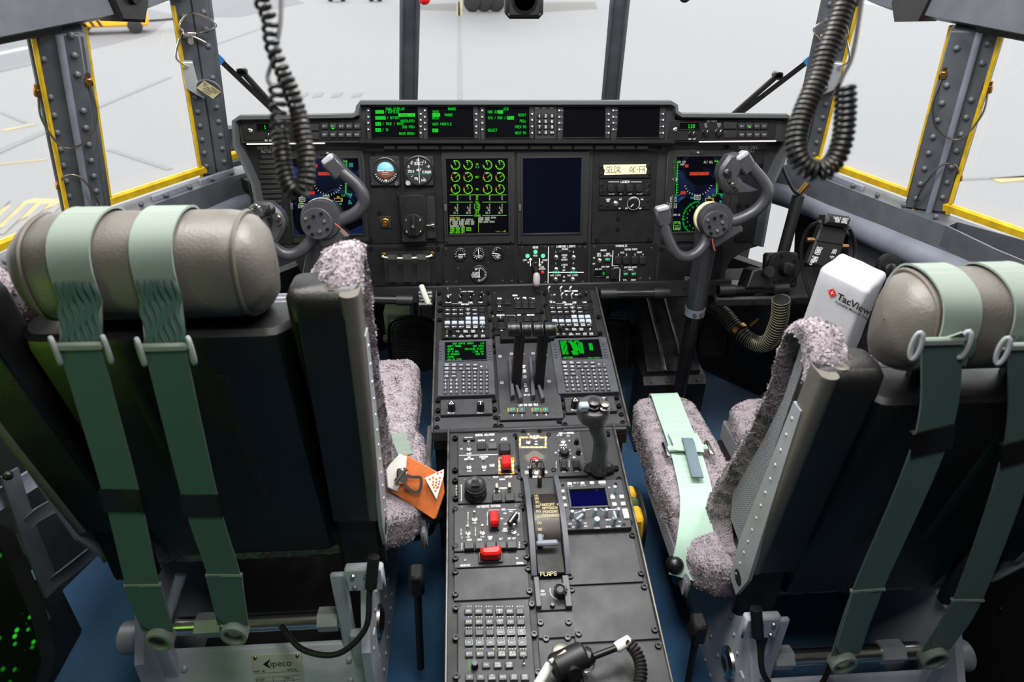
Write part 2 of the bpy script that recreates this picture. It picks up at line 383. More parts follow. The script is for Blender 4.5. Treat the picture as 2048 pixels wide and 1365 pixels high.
def typed(t, size, m, parent, name, mw, bold=0, al='LEFT'):
    """printed words in Blender's built-in letter shapes, turned into a flat mesh"""
    c = bpy.data.curves.new('words', 'FONT'); c.body = t; c.size = size; c.align_x = al; c.offset = bold; c.resolution_u = 3
    o = bpy.data.objects.new('words', c); COL.objects.link(o); bpy.context.view_layer.update()
    me = bpy.data.meshes.new_from_object(o.evaluated_get(bpy.context.evaluated_depsgraph_get())); bpy.data.objects.remove(o); me.materials.clear(); me.materials.append(M[m])
    r = link(name, me, parent); r.matrix_parent_inverse = Matrix.Identity(4); r.matrix_local = mw; r['kind'] = 'stuff'; return r
CACHE = {}
def shared(key, fn):
    if key not in CACHE: CACHE[key] = fn()
    return CACHE[key]
# ------------------------------------------------------------------ outside: apron, markings
AP = -2.6
asph = mat('apron_concrete', (130, 130, 130), .8, var=.05, vscale=.35)
asd = mat('dark_asphalt', (112, 113, 116), .85, var=.12, vscale=.6); mkw = mat('marking_white', (170, 170, 168), .7); mky = mat('marking_yellow', (163, 150, 105), .7, var=.2, vscale=1.5); mkd = mat('apron_joint', (122, 122, 122), .9)
struct('floor_apron', MB().box((0, 60, AP-.15), (260, 200, .3)), asph)
def gpoly(name, pts, m, h=.012, px=True):
    q = [atZ(x, y, AP) for x, y in pts] if px else pts
    return struct(name, MB().prism([(p[0], p[1]) for p in q], AP-.05, AP+h), m, None, True)
def gline(name, a, b, w, m, h=.014):
    a, b = atZ(*a, AP), atZ(*b, AP); n = (b-a).normalized().cross(Vector((0, 0, 1)))*w/2
    return struct(name, MB().prism([tuple(p[:2]) for p in (a-n, b-n, b+n, a+n)], AP-.05, AP+h), m, None, True)
gpoly('floor_asphalt_or_shadow', [(-200, 100), (60, 72), (75, 128), (-200, 190)], asd); gpoly('floor_asphalt_or_shadow', [(-250, 20), (180, -6), (350, 30), (300, 70), (130, 112), (20, 82), (-200, 78)], asd, .006)
gpoly('floor_asphalt_or_shadow', [(415, -4), (560, -14), (610, 6), (480, 34), (418, 34)], asd, .008); gpoly('floor_asphalt_or_shadow', [(840, 8), (1190, 4), (1195, 18), (1060, 26), (840, 20)], mat('painted_apron_shadow', (110, 108, 104), .9), .008)  # last patch: the parked aircraft's shadow, painted on the apron in grey
for nm, a, b, w, m in (('trim_line', (-60, 86), (130, 50), .5, mkw), ('trim_line', (-60, 120), (150, 76), .5, mkw), ('trim_line', (-20, 312), (95, 262), .22, mkd), ('trim_line', (0, 225), (50, 246), .08, mkd), ('trim_line', (918, 4), (920, 200), .12, mkd), ('trim_line', (180, 222), (340, 155), .15, mkd), ('trim_line', (218, 300), (340, 340), .12, mkd), ('trim_line', (430, 90), (560, 44), .1, mkd), ('trim_line', (1860, 362), (2100, 352), .12, mkd),
                       ('trim_line', (920, 4), (918, 32), .35, mky), ('trim_line', (5, 262), (70, 250), .14, mky), ('trim_line', (0, 330), (95, 320), .06, mky), ('trim_line', (1990, 362), (2120, 352), .25, mky)):
    gline(nm, a, b, w, m)
for i, x in enumerate((600, 630, 668, 708)): gpoly('trim_marking', [(x, 188), (x+18, 186), (x+12, 194), (x-6, 196)], mkd)
gpoly('trim_marking', [(-80, 440), (70, 398), (140, 400), (-80, 490)], mky, .011)
for i in range(7): gline('trim_line', (-40+i*26, 400+i*2), (-120+i*30, 470), .12, asph, .018)
# yellow apron tractor
tg = atZ(222, 66, AP); tw = thing('apron_tractor', 'low yellow tow tractor with black stripes parked out on the apron', 'vehicle', Matrix.Translation(tg) @ Matrix.Rotation(radians(20), 4, 'Z'))
ty = mat('tractor_yellow', (250, 178, 20), .5)
obj('body', MB().box((0, 0, .62), (3.4, 1.5, .62), bev=.08).box((.9, 0, 1.1), (1.3, 1.4, .5), bev=.1), ty, tw)
for i in range(5): obj('black_stripe', MB().prism([(-1.5+i*.3, .36), (-1.38+i*.3, .36), (-1.62+i*.3, .9), (-1.74+i*.3, .9)], -.02, .02, Frame((0, -.76, 0), (1, 0, 0), (0, 0, 1))), M['black'], tw)
for x in (-1.1, 1.1):
    for y in (-.7, .7): obj('wheel', MB().lathe((x, y-.12, .32), (0, 1, 0), [(.2, 0), (.31, .02), (.32, .12), (.31, .22), (.2, .24)], 20), M['rubber'], tw)
obj('tow_bar', MB().cyl((1.7, 0, .45), (3.6, .3, .5), .05, seg=8).box((3.7, .3, .52), (.3, .5, .12), bev=.03), M['black'], tw)
# wheels of a parked aircraft
wg = atZ(970, 23, AP)
ac = thing('parked_aircraft', 'parked aircraft far across the apron, only its black main wheels in view', 'aircraft', wg)
obj('fuselage', MB().grid(lambda u, v: (2.0*cos(2*pi*u)*sin(pi*v), -12+28*v, 4.1+2.0*sin(2*pi*u)*sin(pi*v)), 24, 12, cu=True), M['alu'], ac)
for x in (-.75, -.05, .65): obj('tyre', MB().lathe((x, -.2, .55), (.15, 1, 0), [(.25, -.15), (.48, -.13), (.55, -.05), (.55, .15), (.48, .23), (.25, .25)], 24), M['rubber'], ac)
obj('gear_leg', MB().cyl((0, 0, .5), (0, 0, 2.6), .14, seg=12).cyl((-.9, 0, .55), (.9, 0, .55), .1, seg=10), M['alu'], ac)
for i, (x, w) in enumerate(((675, 1.2), (752, .8))):
    q = atZ(x, 3, AP); c = thing('ground_cart', ('wider of two dark ground carts at the far edge of the apron', 'smaller dark ground cart at the far edge of the apron')[i], 'cart', q)
    obj('box_body', MB().box((0, 0, .55), (w, .7, .7), bev=.05), M['greyd'], c)
    for sx in (-1, 1): obj('wheel', MB().lathe((sx*w*.35, -.3, .2), (0, 1, 0), [(.1, 0), (.2, .02), (.2, .12), (.1, .14)], 14), M['rubber'], c)
# ------------------------------------------------------------------ flight deck shell
struct('floor', MB().box((0, 1.1, -.03), (2.9, 4.0, .06)), M['carpet'])
def post_pts(sg):
    if sg < 0: return dict(A0=atZ(432, 338, .89), A1=atY(382, 0, 1.95), B0=atZ(175, 425, .89), B1=atY(112, 62, 1.6), C0=Vector((-1.27, 1.16, .89)), C1=Vector((-1.13, 1.10, 1.30)), W0=Vector((-.345, 2.62, .90)), W1=atY(820, 0, 2.47))
    return dict(A0=atZ(1608, 318, .89), A1=atY(1682, 0, 1.95), B0=atZ(1858, 410, .89), B1=atY(1956, 62, 1.6), C0=Vector((1.27, 1.16, .89)), C1=Vector((1.13, 1.10, 1.30)), W0=Vector((.408, 2.62, .90)), W1=atY(1240, 0, 2.47))
TOP = 1.75/1.0
def ext(a, b, k): return a+(b-a)*k
roof = mat('lining_grey', (96, 98, 100), .8, var=.06, vscale=8)
struct('ceiling', MB().box((0, .25, 2.14), (2.7, 2.2, .08)), roof)
struct('ceiling_front', MB().add([(-1.35, 1.35, 2.1), (1.35, 1.35, 2.1), (.95, 2.12, 1.86), (-.95, 2.12, 1.86), (-1.35, 1.35, 2.16), (1.35, 1.35, 2.16), (.95, 2.12, 1.92), (-.95, 2.12, 1.92)], [(0, 3, 2, 1), (4, 5, 6, 7), (0, 1, 5, 4), (1, 2, 6, 5), (2, 3, 7, 6), (3, 0, 4, 7)]), roof)
struct('wall_rear', MB().box((0, -.87, 1.05), (2.7, .06, 2.2)), mat('bulkhead_grey', (34, 35, 36), .8, var=.1, vscale=6))
struct('wall_front', MB().box((0, 2.74, .42), (2.2, .06, .86)), M['black'])
wallm = mat('sidewall_black', (26, 27, 29), .65, var=.2, vscale=9, bump=.4, bscale=40)
for sg, nm in ((-1, 'left'), (1, 'right')):
    P = post_pts(sg)
    def wall(a, b, z0, z1, name, th=.04, m=wallm):
        a, b = Vector(a), Vector(b); n = Vector((sg*(b-a).y, -sg*(b-a).x)).normalized()*th
        if n.x*sg < 0: n = -n
        mb = MB().prism([tuple(a), tuple(b), tuple(b+n), tuple(a+n)], z0, z1); return struct(name, mb, m)
    A2, B2, C2, W2 = (Vector((P[k].x, P[k].y)) for k in ('A0', 'B0', 'C0', 'W0'))
    wall((sg*1.32, -.85), tuple(C2), 0, .86, 'wall_'+nm); wall(tuple(C2), tuple(B2), 0, .86, 'wall_'+nm); wall(tuple(B2), tuple(A2+(B2-A2)*.12), 0, .86, 'wall_'+nm)
    wall(tuple(A2+(W2-A2)*.32), tuple(W2), 0, .86, 'wall_'+nm); wall(tuple(A2+(B2-A2)*.12), tuple(A2+(W2-A2)*.32), 0, .5, 'wall_'+nm)
    wall((sg*1.32, -.85), (sg*1.31, .9), .86, 2.1, 'wall_'+nm, m=roof)
    # panes and posts: quads between consecutive posts
    def pane(a0, b0, a1, b1, k, name):
        a1, b1 = ext(a0, a1, k), ext(b0, b1, k); c = (a0+b0+a1+b1)/4; n = (b0-a0).cross(a1-a0).normalized()
        if n.dot(c-Vector((0, .5, 1.2))) < 0: n = -n
        q = [a0, b0, b1, a1]; vs = [p+n*.012 for p in q]+[p+n*.022 for p in q]
        o = obj(name, MB().add(vs, [(0, 1, 2, 3), (7, 6, 5, 4), (0, 4, 5, 1), (1, 5, 6, 2), (2, 6, 7, 3), (3, 7, 4, 0)]), M['glass'], flat=True); o['kind'] = 'structure'; return o, n
    k3 = 2.0
    names = {(-1): ('window_1', 'window_2', 'window_3'), 1: ('window_7', 'window_6', 'window_5')}[sg]
    w1, n1 = pane(P['C0'], P['B0'], P['C1'], P['B1'], 1, names[0]); w2, n2 = pane(P['B0'], P['A0'], P['B1'], P['A1'], 1.0, names[1]); w3, n3 = pane(P['A0'], P['W0'], P['A1'], P['W1'], k3, names[2])
    o = obj('window_8' if sg < 0 else 'window_9', MB().prism([tuple(A2+(B2-A2)*.12), tuple(A2+(W2-A2)*.32), tuple(A2+(W2-A2)*.32+Vector((sg*.01, .01))), tuple(A2+(B2-A2)*.12+Vector((sg*.01, .01)))], .5, .86), M['glass'], flat=True); o['kind'] = 'structure'
    # amber sealing strip round the side panes
    def seal(par, a0, b0, a1, b1, n, edges):
        for p, q, t in edges:
            th = .4 if (p, q) == ('b0', 'b1') else 1
            p, q = {'a0': a0, 'b0': b0, 'a1': a1, 'b1': b1}[p], {'a0': a0, 'b0': b0, 'a1': a1, 'b1': b1}[q]; c = (a0+b0+a1+b1)/4
            d = (c-(p+q)/2); d = (d-(q-p).normalized()*d.dot((q-p).normalized())).normalized()*t
            obj('seal_strip', MB().tube([p+d, q+d], 1, prof=[(.009*th, -.008*th), (.012*th, 0), (.009*th, .008*th), (-.009*th, .008*th), (-.012*th, 0), (-.009*th, -.008*th)], up=d), M['seal'], par)
    seal(w1, P['C0'], P['B0'], P['C1'], P['B1'], n1, (('a0', 'b0', .012), ('b0', 'b1', .058))); seal(w2, P['B0'], P['A0'], P['B1'], P['A1'], n2, (('a0', 'b0', .012), ('b0', 'b1', .058), ('a0', 'a1', .058)))
    seal(w3, P['A0'], P['W0'], P['A1'], P['W1'], n3, (('a0', 'b0', .03),))
    # riveted posts
    rv = shared('rivet', lambda: MB().lathe((0, 0, -.001), (0, 0, 1), [(.0075, 0), (.0078, .002), (.0055, .005), (.003, .007), (.0004, .0075)], 10, capb=False).mesh('rivet_shape', [M['greyd']]))
    for kx, (b, t, wd, kk) in enumerate(((P['B0'], P['B1'], .105, 1.02), (P['A0'], P['A1'], .095, 1.9), (P['W0'], P['W1'], .066, 2.0))):
        t2 = ext(b, t, kk); up = (t2-b).normalized(); inw = (CAM+Vector((0, 0, -.1))-b); inw = (inw-up*inw.dot(up)).normalized(); u = up.cross(inw).normalized()
        F = Frame(b, u, up); F.n = u.cross(up)
        L = (t2-b).length
        post = struct(('trim_rear_post', 'trim_front_post', 'trim_windshield_post')[kx]+'_'+nm, MB(), M['greyd'])
        mb = MB().box((0, L/2-.03, 0), (wd, L+.06, .05), bev=.006)
        if kx < 2: mb.box((-wd*.06, L/2, .026), (wd*.9, L, .012), bev=.003)
        else: mb.box((-wd*.36, L/2, .03), (wd*.14, L, .02), bev=.003).box((wd*.36, L/2, .03), (wd*.14, L, .02), bev=.003)
        post.data = mb.mesh('post', [M['greyd']]); post.matrix_world = F.M()
        if kx == 2: continue
        nr = int(L/.042)
        for i in range(nr):
            for x in ((-wd*.3, wd*.24) if kx == 0 else (-wd*.26, wd*.26)):
                if (i+(x > 0)) % 9 != 8: link('rivet', rv, post, (x, .03+i*.042+(.012 if x > 0 else 0), .032))
        if kx == 0:
            obj('conduit', MB().tube([(.004, -.02, .036), (.004, L*.3, .038), (.004, L*.7, .038), (.004, L, .036)], .0075, 10), M['grey'], post)
            for pts in ([(-wd*.42*sg, L*.78, .03), (-wd*.46*sg, L*.62, .045), (-wd*.2*sg, L*.5, .055), (wd*.25*sg, L*.47, .055), (wd*.52*sg, L*.6, .045), (wd*.5*sg, L*.72, .03)], [(-wd*.3*sg, -.01, .03), (-wd*.25*sg, .06, .05), (.0, .135, .055), (wd*.3*sg, .14, .05), (wd*.45*sg, .10, .03)]):
                obj('wire_loop', MB().tube(spline(pts, 6), .0024, 8), M['dull'], post)
                for e in (pts[0], pts[-1]): obj('cable_terminal', MB().box(e, (.016, .02, .012), bev=.003).cyl((e[0], e[1]+.008, e[2]), (e[0], e[1]+.018, e[2]), .005, seg=8), M['brass'], post)
        else:
            obj('seam', MB().box((0, L/2, .0325), (.003, L, .002)), M['black'], post)
            br = obj('latch_bracket', MB().prism([(-.046, .27), (-.042, .34), (-.018, .34), (-.014, .29), (.004, .255), (-.004, .24), (-.02, .25)], .033, .045, bev=.002) if sg < 0 else MB().prism([(.046, .27), (.042, .34), (.018, .34), (.014, .29), (-.004, .255), (.004, .24), (.02, .25)], .033, .045, bev=.002), M['alu'], post)
            dk = obj('placard_disc', MB().lathe((-.012*sg, .285, .075), (.25*sg, -.3, 1), [(.03, 0), (.03, .006), (.001, .006)], 24), M['greyd'], post)
            obj('latch_arm', MB().cyl((.006*sg, .27, .045), (-.012*sg, .285, .075), .012, .009, seg=10), M['alu'], post)
            kk_ = Ink(); F2 = Matrix.Translation((-.012*sg, .285, .075))
            for i, s in enumerate(('PULL HANDLE', 'TO RELEASE', 'WINDOW', 'LATCH')): kk_.text(s, 0, .012-i*.008, .0048, 'textk', h=.0068)
            kk_.fill(-.024, -.018, .024, .018, 'cream', .0064); lt = kk_.build('lettering', dk); lt.matrix_local = F2 @ Vector((.25*sg, -.3, 1)).to_track_quat('Z', 'Y').to_matrix().to_4x4()
            for pts in ([(-.03, .40, .035), (-.05*sg, .44, .06), (.0, .47, .06), (.035*sg, .43, .05), (.02, .39, .04)], [(.03*sg, .42, .04), (.055*sg, .36, .06), (.03*sg, .33, .05)]):
                obj('lanyard', MB().tube(spline(pts, 6), .0024, 8), M['nickel'], post)
            obj('quick_pin', MB().cyl((-.015, .405, .035), (-.015, .405, .075), .007, seg=10).box((-.015, .42, .06), (.03, .01, .012), bev=.002), M['nickel'], post)
    # sill longeron, header and ledge
    F0 = ext(P['A0'], P['W0'], 1)
    rail = [P['C0']+Vector((sg*.18, -.45, 0)), P['C0'], P['B0'], P['A0'], P['A0']+(P['W0']-P['A0'])*.5, P['W0']]
    up = Vector((0, 0, 1))
    o = struct('trim_sill_'+nm, MB().tube([p+Vector((-sg*.015, -.02, -.055)) for p in rail], 1, prof=[(.045, -.05), (.045, .03), (.02, .05), (-.02, .055), (-.05, .03), (-.05, -.05)] if sg > 0 else [(.045, .05), (.045, -.03), (.02, -.05), (-.02, -.055), (-.05, -.03), (-.05, .05)], up=up), M['greyd'])
    lg = spline([p+Vector((-sg*.045, -.05, -.105)) for p in rail], 5); obj('longeron_tube', MB().tube(lg, .037, 16), M['grey'], o)
    for i in range(22):
        t = i/21*4.0; a = int(min(t, 3.999)); q = rail[a]+(rail[a+1]-rail[a])*(t-a); dxy = (rail[a+1]-rail[a]).normalized(); inn = Vector((dxy.y, -dxy.x, 0)); inn = inn if inn.dot(Vector((-sg, -.3, 0))) > 0 else -inn
        r = link('rivet', rv, o); r.matrix_world = Matrix.Translation(q+inn*.0345+Vector((0, 0, -.003))+Vector((-sg*.015, -.02, 0))) @ inn.to_track_quat('Z', 'Y').to_matrix().to_4x4()
    for t in (.52, .9): 
        q = P['B0']+(P['A0']-P['B0'])*t; dxy = (P['A0']-P['B0']).normalized(); inn = Vector((dxy.y, -dxy.x, 0)); inn = inn if inn.x*sg < 0 else -inn
        b = obj('splice_plate', MB().box((0, 0, 0), (.13, .032, .012), bev=.003), M['grey'], o); u_ = dxy; b.matrix_world = Matrix(((u_.x, 0, inn.x, q.x+inn.x*.045), (u_.y, 0, inn.y, q.y+inn.y*.045), (u_.z, 1, inn.z, q.z-.012), (0, 0, 0, 1)))
    hl = [P['C1']+(P['C1']-P['B1'])*1.4, P['C1'], P['B1'], P['A1']+(P['B1']-P['A1'])*.35, P['A1']+Vector((0, 0, .05))]
    struct('trim_header_'+nm, MB().tube(spline([p+Vector((-sg*.01, -.02, .075)) for p in hl], 6), 1, prof=[(.1, -.05), (.1, .06), (.02, .085), (-.035, .08), (-.062, .05), (-.068, 0), (-.055, -.05)] if sg > 0 else [(.1, .05), (.1, -.06), (.02, -.085), (-.035, -.08), (-.062, -.05), (-.068, 0), (-.055, .05)], up=up), M['greyd'])
    struct('trim_gasket_'+nm, MB().tube(spline([p+Vector((-sg*.02, -.03, .012)) for p in hl[:3]], 6), .012, 8), M['black'])
    # dark clamp block hanging under the header
    F = Frame(P['B1']+(P['A1']-P['B1'])*.4+Vector((-sg*.03, -.03, .04)), (P['A1']-P['B1']), (0, 0, 1))
    cl = thing('visor_clamp', 'black visor clamp block under the left window header' if sg < 0 else 'black visor clamp block under the right window header', 'clamp', F.M())
    obj('rail', MB().box((.03, .012, 0), (.3, .03, .035), bev=.006), M['black'], cl); obj('clamp_body', MB().prism([(-.05, .02), (.03, .03), (.045, -.01), (.02, -.05), (-.04, -.04)], -.03, .04, bev=.006), M['blackg'], cl); obj('clamp_screw', MB().cyl((0, 0, .04), (0, 0, .055), .012, seg=10), M['fast'], cl)
# centre windshield
PL, PR = post_pts(-1), post_pts(1)
q = [PL['W0'], PR['W0'], ext(PR['W0'], PR['W1'], 2.0), ext(PL['W0'], PL['W1'], 2.0)]
o = obj('window_4', MB().add([p+Vector((0, .012, 0)) for p in q]+[p+Vector((0, .022, 0)) for p in q], [(0, 1, 2, 3), (7, 6, 5, 4), (0, 4, 5, 1), (1, 5, 6, 2), (2, 6, 7, 3), (3, 7, 4, 0)]), M['glass'], flat=True); o['kind'] = 'structure'
struct('trim_sill_front', MB().box((0, 2.62, .86), (.9, .06, .08), bev=.01), M['grey'])
struct('trim_header_front', MB().box((0, 2.18, 1.86), (1.9, .14, .12), bev=.02), M['grey'])
struct('trim_deck', MB().prism([(-.72, 1.95), (.72, 1.95), (.85, 2.08), (.38, 2.6), (-.38, 2.6), (-.85, 2.08)], .84, .87), M['black'])
# ------------------------------------------------------------------ avionics modules: an Empty on the panel plane, parts in its local axes (z = out of the panel)
class Mod:
    def __init__(s, F, rect, name, label, cat, group=None, h0=0, th=.004, m='panel', bev=.0015, plate='faceplate', back=.008):
        s.F = F; x0, y0, x1, y1 = rect; s.h0 = h0
        ps = [F.at(x, y, h0+th) for x, y in ((x0, y1), (x1, y1), (x1, y0), (x0, y0))]
        xa = (ps[0][0]+ps[3][0])/2; xb = (ps[1][0]+ps[2][0])/2; ya = (ps[0][1]+ps[1][1])/2; yb = (ps[2][1]+ps[3][1])/2
        s.c = ((xa+xb)/2, (ya+yb)/2); s.w, s.hh = xb-xa, yb-ya; s.h = th
        s.root = thing(name, label, cat, F.M(s.c[0], s.c[1], h0), group); s.ink = Ink(); s.n = 0
        s.sy = abs(F.at((x0+x1)/2, (y0+y1)/2-5, h0+th)[1]-F.at((x0+x1)/2, (y0+y1)/2+5, h0+th)[1])/10; s.sx = s.w/(x1-x0)
        if plate: s.part(plate, MB().box((0, 0, (th-back)/2), (s.w, s.hh, th+back), bev=bev), m)
    def p(s, x, y, h=None):
        a, b = s.F.at(x, y, s.h0+(s.h if h is None else h)); return a-s.c[0], b-s.c[1]
    def part(s, name, mb, m, parent=None, **k): return obj(name, mb, [M[q] if isinstance(q, str) else q for q in (m if isinstance(m, list) else [m])], parent or s.root, **k)
    def slab(s, x0, y0, x1, y1, ht, m, name, bev=.001, base=None, parent=None):
        a = s.p(x0, y1); b = s.p(x1, y0); z = s.h if base is None else base
        return s.part(name, MB().box(((a[0]+b[0])/2, (a[1]+b[1])/2, z+ht/2-.001), (b[0]-a[0], b[1]-a[1], ht+.002), bev=bev), m, parent)
    def key(s, x, y, w, h, ht=.005, m='key', name='push_button', t=None, tm='text', ts=None, bev=.0012):
        wd, hd = round(w*s.sx, 4), round(h*s.sy, 4)
        me = shared(('key', wd, hd, ht, m, bev), lambda: MB().box((0, 0, ht/2-.001), (wd, hd, ht+.002), bev=bev).mesh('key_shape', [M[m]]))
        a, b = s.p(x, y, s.h+ht); o = link(name, me, s.root, (a, b, s.h))
        if t:
            ls = t.split('|'); sz = ts*s.sy if ts else hd*.3
            for i, l in enumerate(ls): s.ink.text(l, a, b+((len(ls)-1)/2-i)*sz*1.45, sz, tm, h=s.h+ht+.0004, w=.15, sx=min(1, .8*wd/max(1e-6, len(l)*.84*sz)))
        return o
    def knob(s, x, y, r, ht=.014, m='knob', name='rotary_knob', mark=None, flut=0, skirt=1.25):
        rd = round(r*s.sx, 4)
        def mk():
            mb = MB().lathe((0, 0, -.001), (0, 0, 1), [(rd*skirt, 0), (rd*skirt, .003), (rd*1.02, .0045), (rd*.96, ht-.0015), (rd*.82, ht+.001), (rd*.5, ht+.001)], 24)
            if flut:
                for i in range(flut): t = 2*pi*i/flut; mb.box((rd*.98*cos(t), rd*.98*sin(t), ht*.55), (rd*.12, rd*.14, ht*.8), R=None)
            return mb.mesh('knob_shape', [M[m]])
        a, b = s.p(x, y, s.h+ht*.6); o = link(name, shared(('knob', rd, ht, m, flut, skirt), mk), s.root, (a, b, s.h))
        if mark is not None:
            t = radians(mark); s.ink.line([(a+rd*.25*cos(t), b+rd*.25*sin(t)), (a+rd*.9*cos(t), b+rd*.9*sin(t))], rd*.16, 'text', s.h+ht+.0006)
        return o
    def toggle(s, x, y, L=.016, lean=0, r=4, m='nickel', name='toggle_switch', side=0):
        rd = round(r*s.sx, 4)
        def mk():
            d = Vector((sin(side), sin(lean), 1)).normalized(); e = d*L
            mb = MB().lathe((0, 0, -.001), (0, 0, 1), [(rd*1.15, 0), (rd*1.15, .0025), (rd*.8, .0032), (rd*.75, .005), (rd*.5, .0055)], 6)
            mb.lathe((0, 0, .003), d, [(rd*.32, 0), (rd*.4, L*.35), (rd*.62, L*.85), (rd*.6, L*.95), (rd*.3, L)], 12); return mb.mesh('toggle_shape', [M[m]])
        a, b = s.p(x, y, s.h); return link(name, shared(('tog', rd, L, lean, m, side), mk), s.root, (a, b, s.h))
    def screw(s, x, y, r=2.6, m='dull', name='screw'):
        rd = round(r*s.sx, 4)
        me = shared(('scr', rd, m), lambda: MB().lathe((0, 0, -.001), (0, 0, 1), [(rd, 0), (rd, .0012), (rd*.8, .002), (rd*.45, .002), (rd*.35, .001), (.0001, .001)], 10, capb=False).mesh('screw_shape', [M[m]]))
        a, b = s.p(x, y); return link(name, me, s.root, (a, b, s.h))
    def lamp(s, x, y, r, m, name='indicator_lamp', ht=.004):
        rd = round(r*s.sx, 4); a, b = s.p(x, y)
        def mk(): return MB().lathe((0, 0, -.001), (0, 0, 1), [(rd*1.3, 0), (rd*1.3, .002), (rd, .002)], 14, 1, capb=False).lathe((0, 0, .001), (0, 0, 1), [(rd, 0), (rd*.9, ht*.7), (rd*.4, ht)], 14, 0).mesh('lamp_shape', [M[m], M['dull']])
        return link(name, shared(('lamp', rd, m, ht), mk), s.root, (a, b, s.h))
    def t(s, t, x, y, h, m='text', al=.5, rot=0, w=.16, z=None, sx=1):
        zz = s.h if z is None else z; a, b = s.p(x, y, zz); s.ink.text(t, a, b, h*.85*s.sy, m, al, w, zz+.0004, rot, sx*(.58/.84)/.85*s.sx/s.sy)
    def ln(s, pts, w=1.2, m='text', z=None, closed=False):
        zz = s.h if z is None else z; s.ink.line([s.p(x, y, zz) for x, y in pts], w*s.sx, m, zz+.0004, closed)
    def fl(s, x0, y0, x1, y1, m, z=None, dz=.0003):
        zz = s.h if z is None else z; a = s.p(x0, y1, zz); b = s.p(x1, y0, zz); s.ink.fill(a[0], a[1], b[0], b[1], m, zz+dz)
    def arc(s, x, y, r, a0, a1, w, m, z=None, n=18):
        zz = s.h if z is None else z; a, b = s.p(x, y, zz); s.ink.arc(a, b, r*s.sx, a0, a1, w*s.sx, m, zz+.0004, n)
    def ticks(s, x, y, r0, r1, a0, a1, n, w, m, z=None):
        zz = s.h if z is None else z; a, b = s.p(x, y, zz); s.ink.ticks(a, b, r0*s.sx, r1*s.sx, a0, a1, n, w*s.sx, m, zz+.0004)
    def window(s, x0, y0, x1, y1, m='scr', depth=.003, rim=3, rm='bezel', name='screen', parent=None):
        """screen sunk inside a raised frame; printing on it goes at z = s.z"""
        a = s.p(x0, y1); b = s.p(x1, y0); r = rim*s.sx; z0 = s.h; mb = MB()
        for c, d in (((a[0]-r/2, (a[1]+b[1])/2), (r, b[1]-a[1]+2*r)), ((b[0]+r/2, (a[1]+b[1])/2), (r, b[1]-a[1]+2*r)), (((a[0]+b[0])/2, a[1]-r/2), (b[0]-a[0], r)), (((a[0]+b[0])/2, b[1]+r/2), (b[0]-a[0], r))):
            mb.box((c[0], c[1], z0+depth/2-.001), (d[0], d[1], depth+.002), bev=.0008)
        s.part('screen_frame', mb, rm)
        o = s.part(name, MB().box(((a[0]+b[0])/2, (a[1]+b[1])/2, z0), (b[0]-a[0], b[1]-a[1], .001)), m, parent, flat=True); s.z = z0+.0006; return o
    def done(s, name='lettering', parent=None): return s.ink.build(name, parent or s.root)
# ------------------------------------------------------------------ instrument panel body
pn = thing('instrument_panel', 'wide black instrument panel carrying the displays under the front windows', 'instrument panel', PANEL.M())
_A = lambda L, h=0: [PANEL.at(x, y, h) for x, y in L]
def mirror_x(L, c=1026): return [(2*c-x, y) for x, y in L]
RW = [(1350, 232), (1580, 236), (1580, 292), (1543, 368), (1524, 490), (1492, 500), (1462, 520), (1450, 545), (1450, 577)]
board = [(720, 210)]+[(1348, 210)]+RW+mirror_x(RW)[::-1]
obj('panel_board', MB().prism(_A(board), -.05, 0), M['board'], pn)
# hooded rim that runs round the top and both sides
path = [(1524, 494), (1547, 366), (1583, 288), (1584, 243), (1576, 233), (1364, 231), (1354, 224), (1353, 212), (1343, 206)]
path = path+[(720, 206), (716, 214), (714, 228), (704, 232), (478, 236), (467, 243), (469, 290), (505, 368), (530, 494)]
pp = [(x, y) for x, y in path]
H = .045
pts = [Vector((*PANEL.at(x, y, H), 0)) for x, y in pp]
prof = [(.008, .03), (.004, .047), (-.004, .047), (-.008, .03), (-.008, -.14), (.008, -.14)]
obj('glareshield_rim', MB().tube(pts, 1, prof=[(b, a) for a, b in prof], up=(0, 0, 1)), M['rim'], pn, ang=50)
# fascia that holds the top row of displays
fas = [(722, 212), (1348, 212), (1350, 240), (1574, 242), (1570, 283), (484, 286), (477, 246), (718, 240)]
obj('upper_fascia', MB().prism(_A(fas, .03), -.02, .03), M['board'], pn)
obj('fascia_lip', MB().prism(_A([(718, 279), (1350, 279), (1350, 288), (718, 288)], .034), .0, .036, bev=.002), M['panel'], pn)
lip = MB().prism(_A([(768, 290), (1296, 290), (1296, 299), (768, 299)], .012), 0, .014, bev=.002)
obj('retainer_strip', lip, M['keyg'], pn)
sm = MB().lathe((0, 0, 0), (0, 0, 1), [(.0042, 0), (.0042, .002), (.003, .003), (.0005, .003)], 10).mesh('screw_shape', [M['fast']])
for x in (792, 837, 880, 925, 967, 1013, 1058, 1102, 1146, 1188, 1230, 1272): a, b = PANEL.at(x, 295, .014); link('screw', sm, pn, (a, b, .013))
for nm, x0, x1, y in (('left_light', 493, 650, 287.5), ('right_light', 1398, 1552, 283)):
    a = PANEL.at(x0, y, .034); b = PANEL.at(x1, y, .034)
    obj('emissive_strip', MB().box(((a[0]+b[0])/2, (a[1]+b[1])/2, .034), (b[0]-a[0], .0035, .004), bev=.001), M['strip'], pn)  # thin emissive white bars set under the glareshield
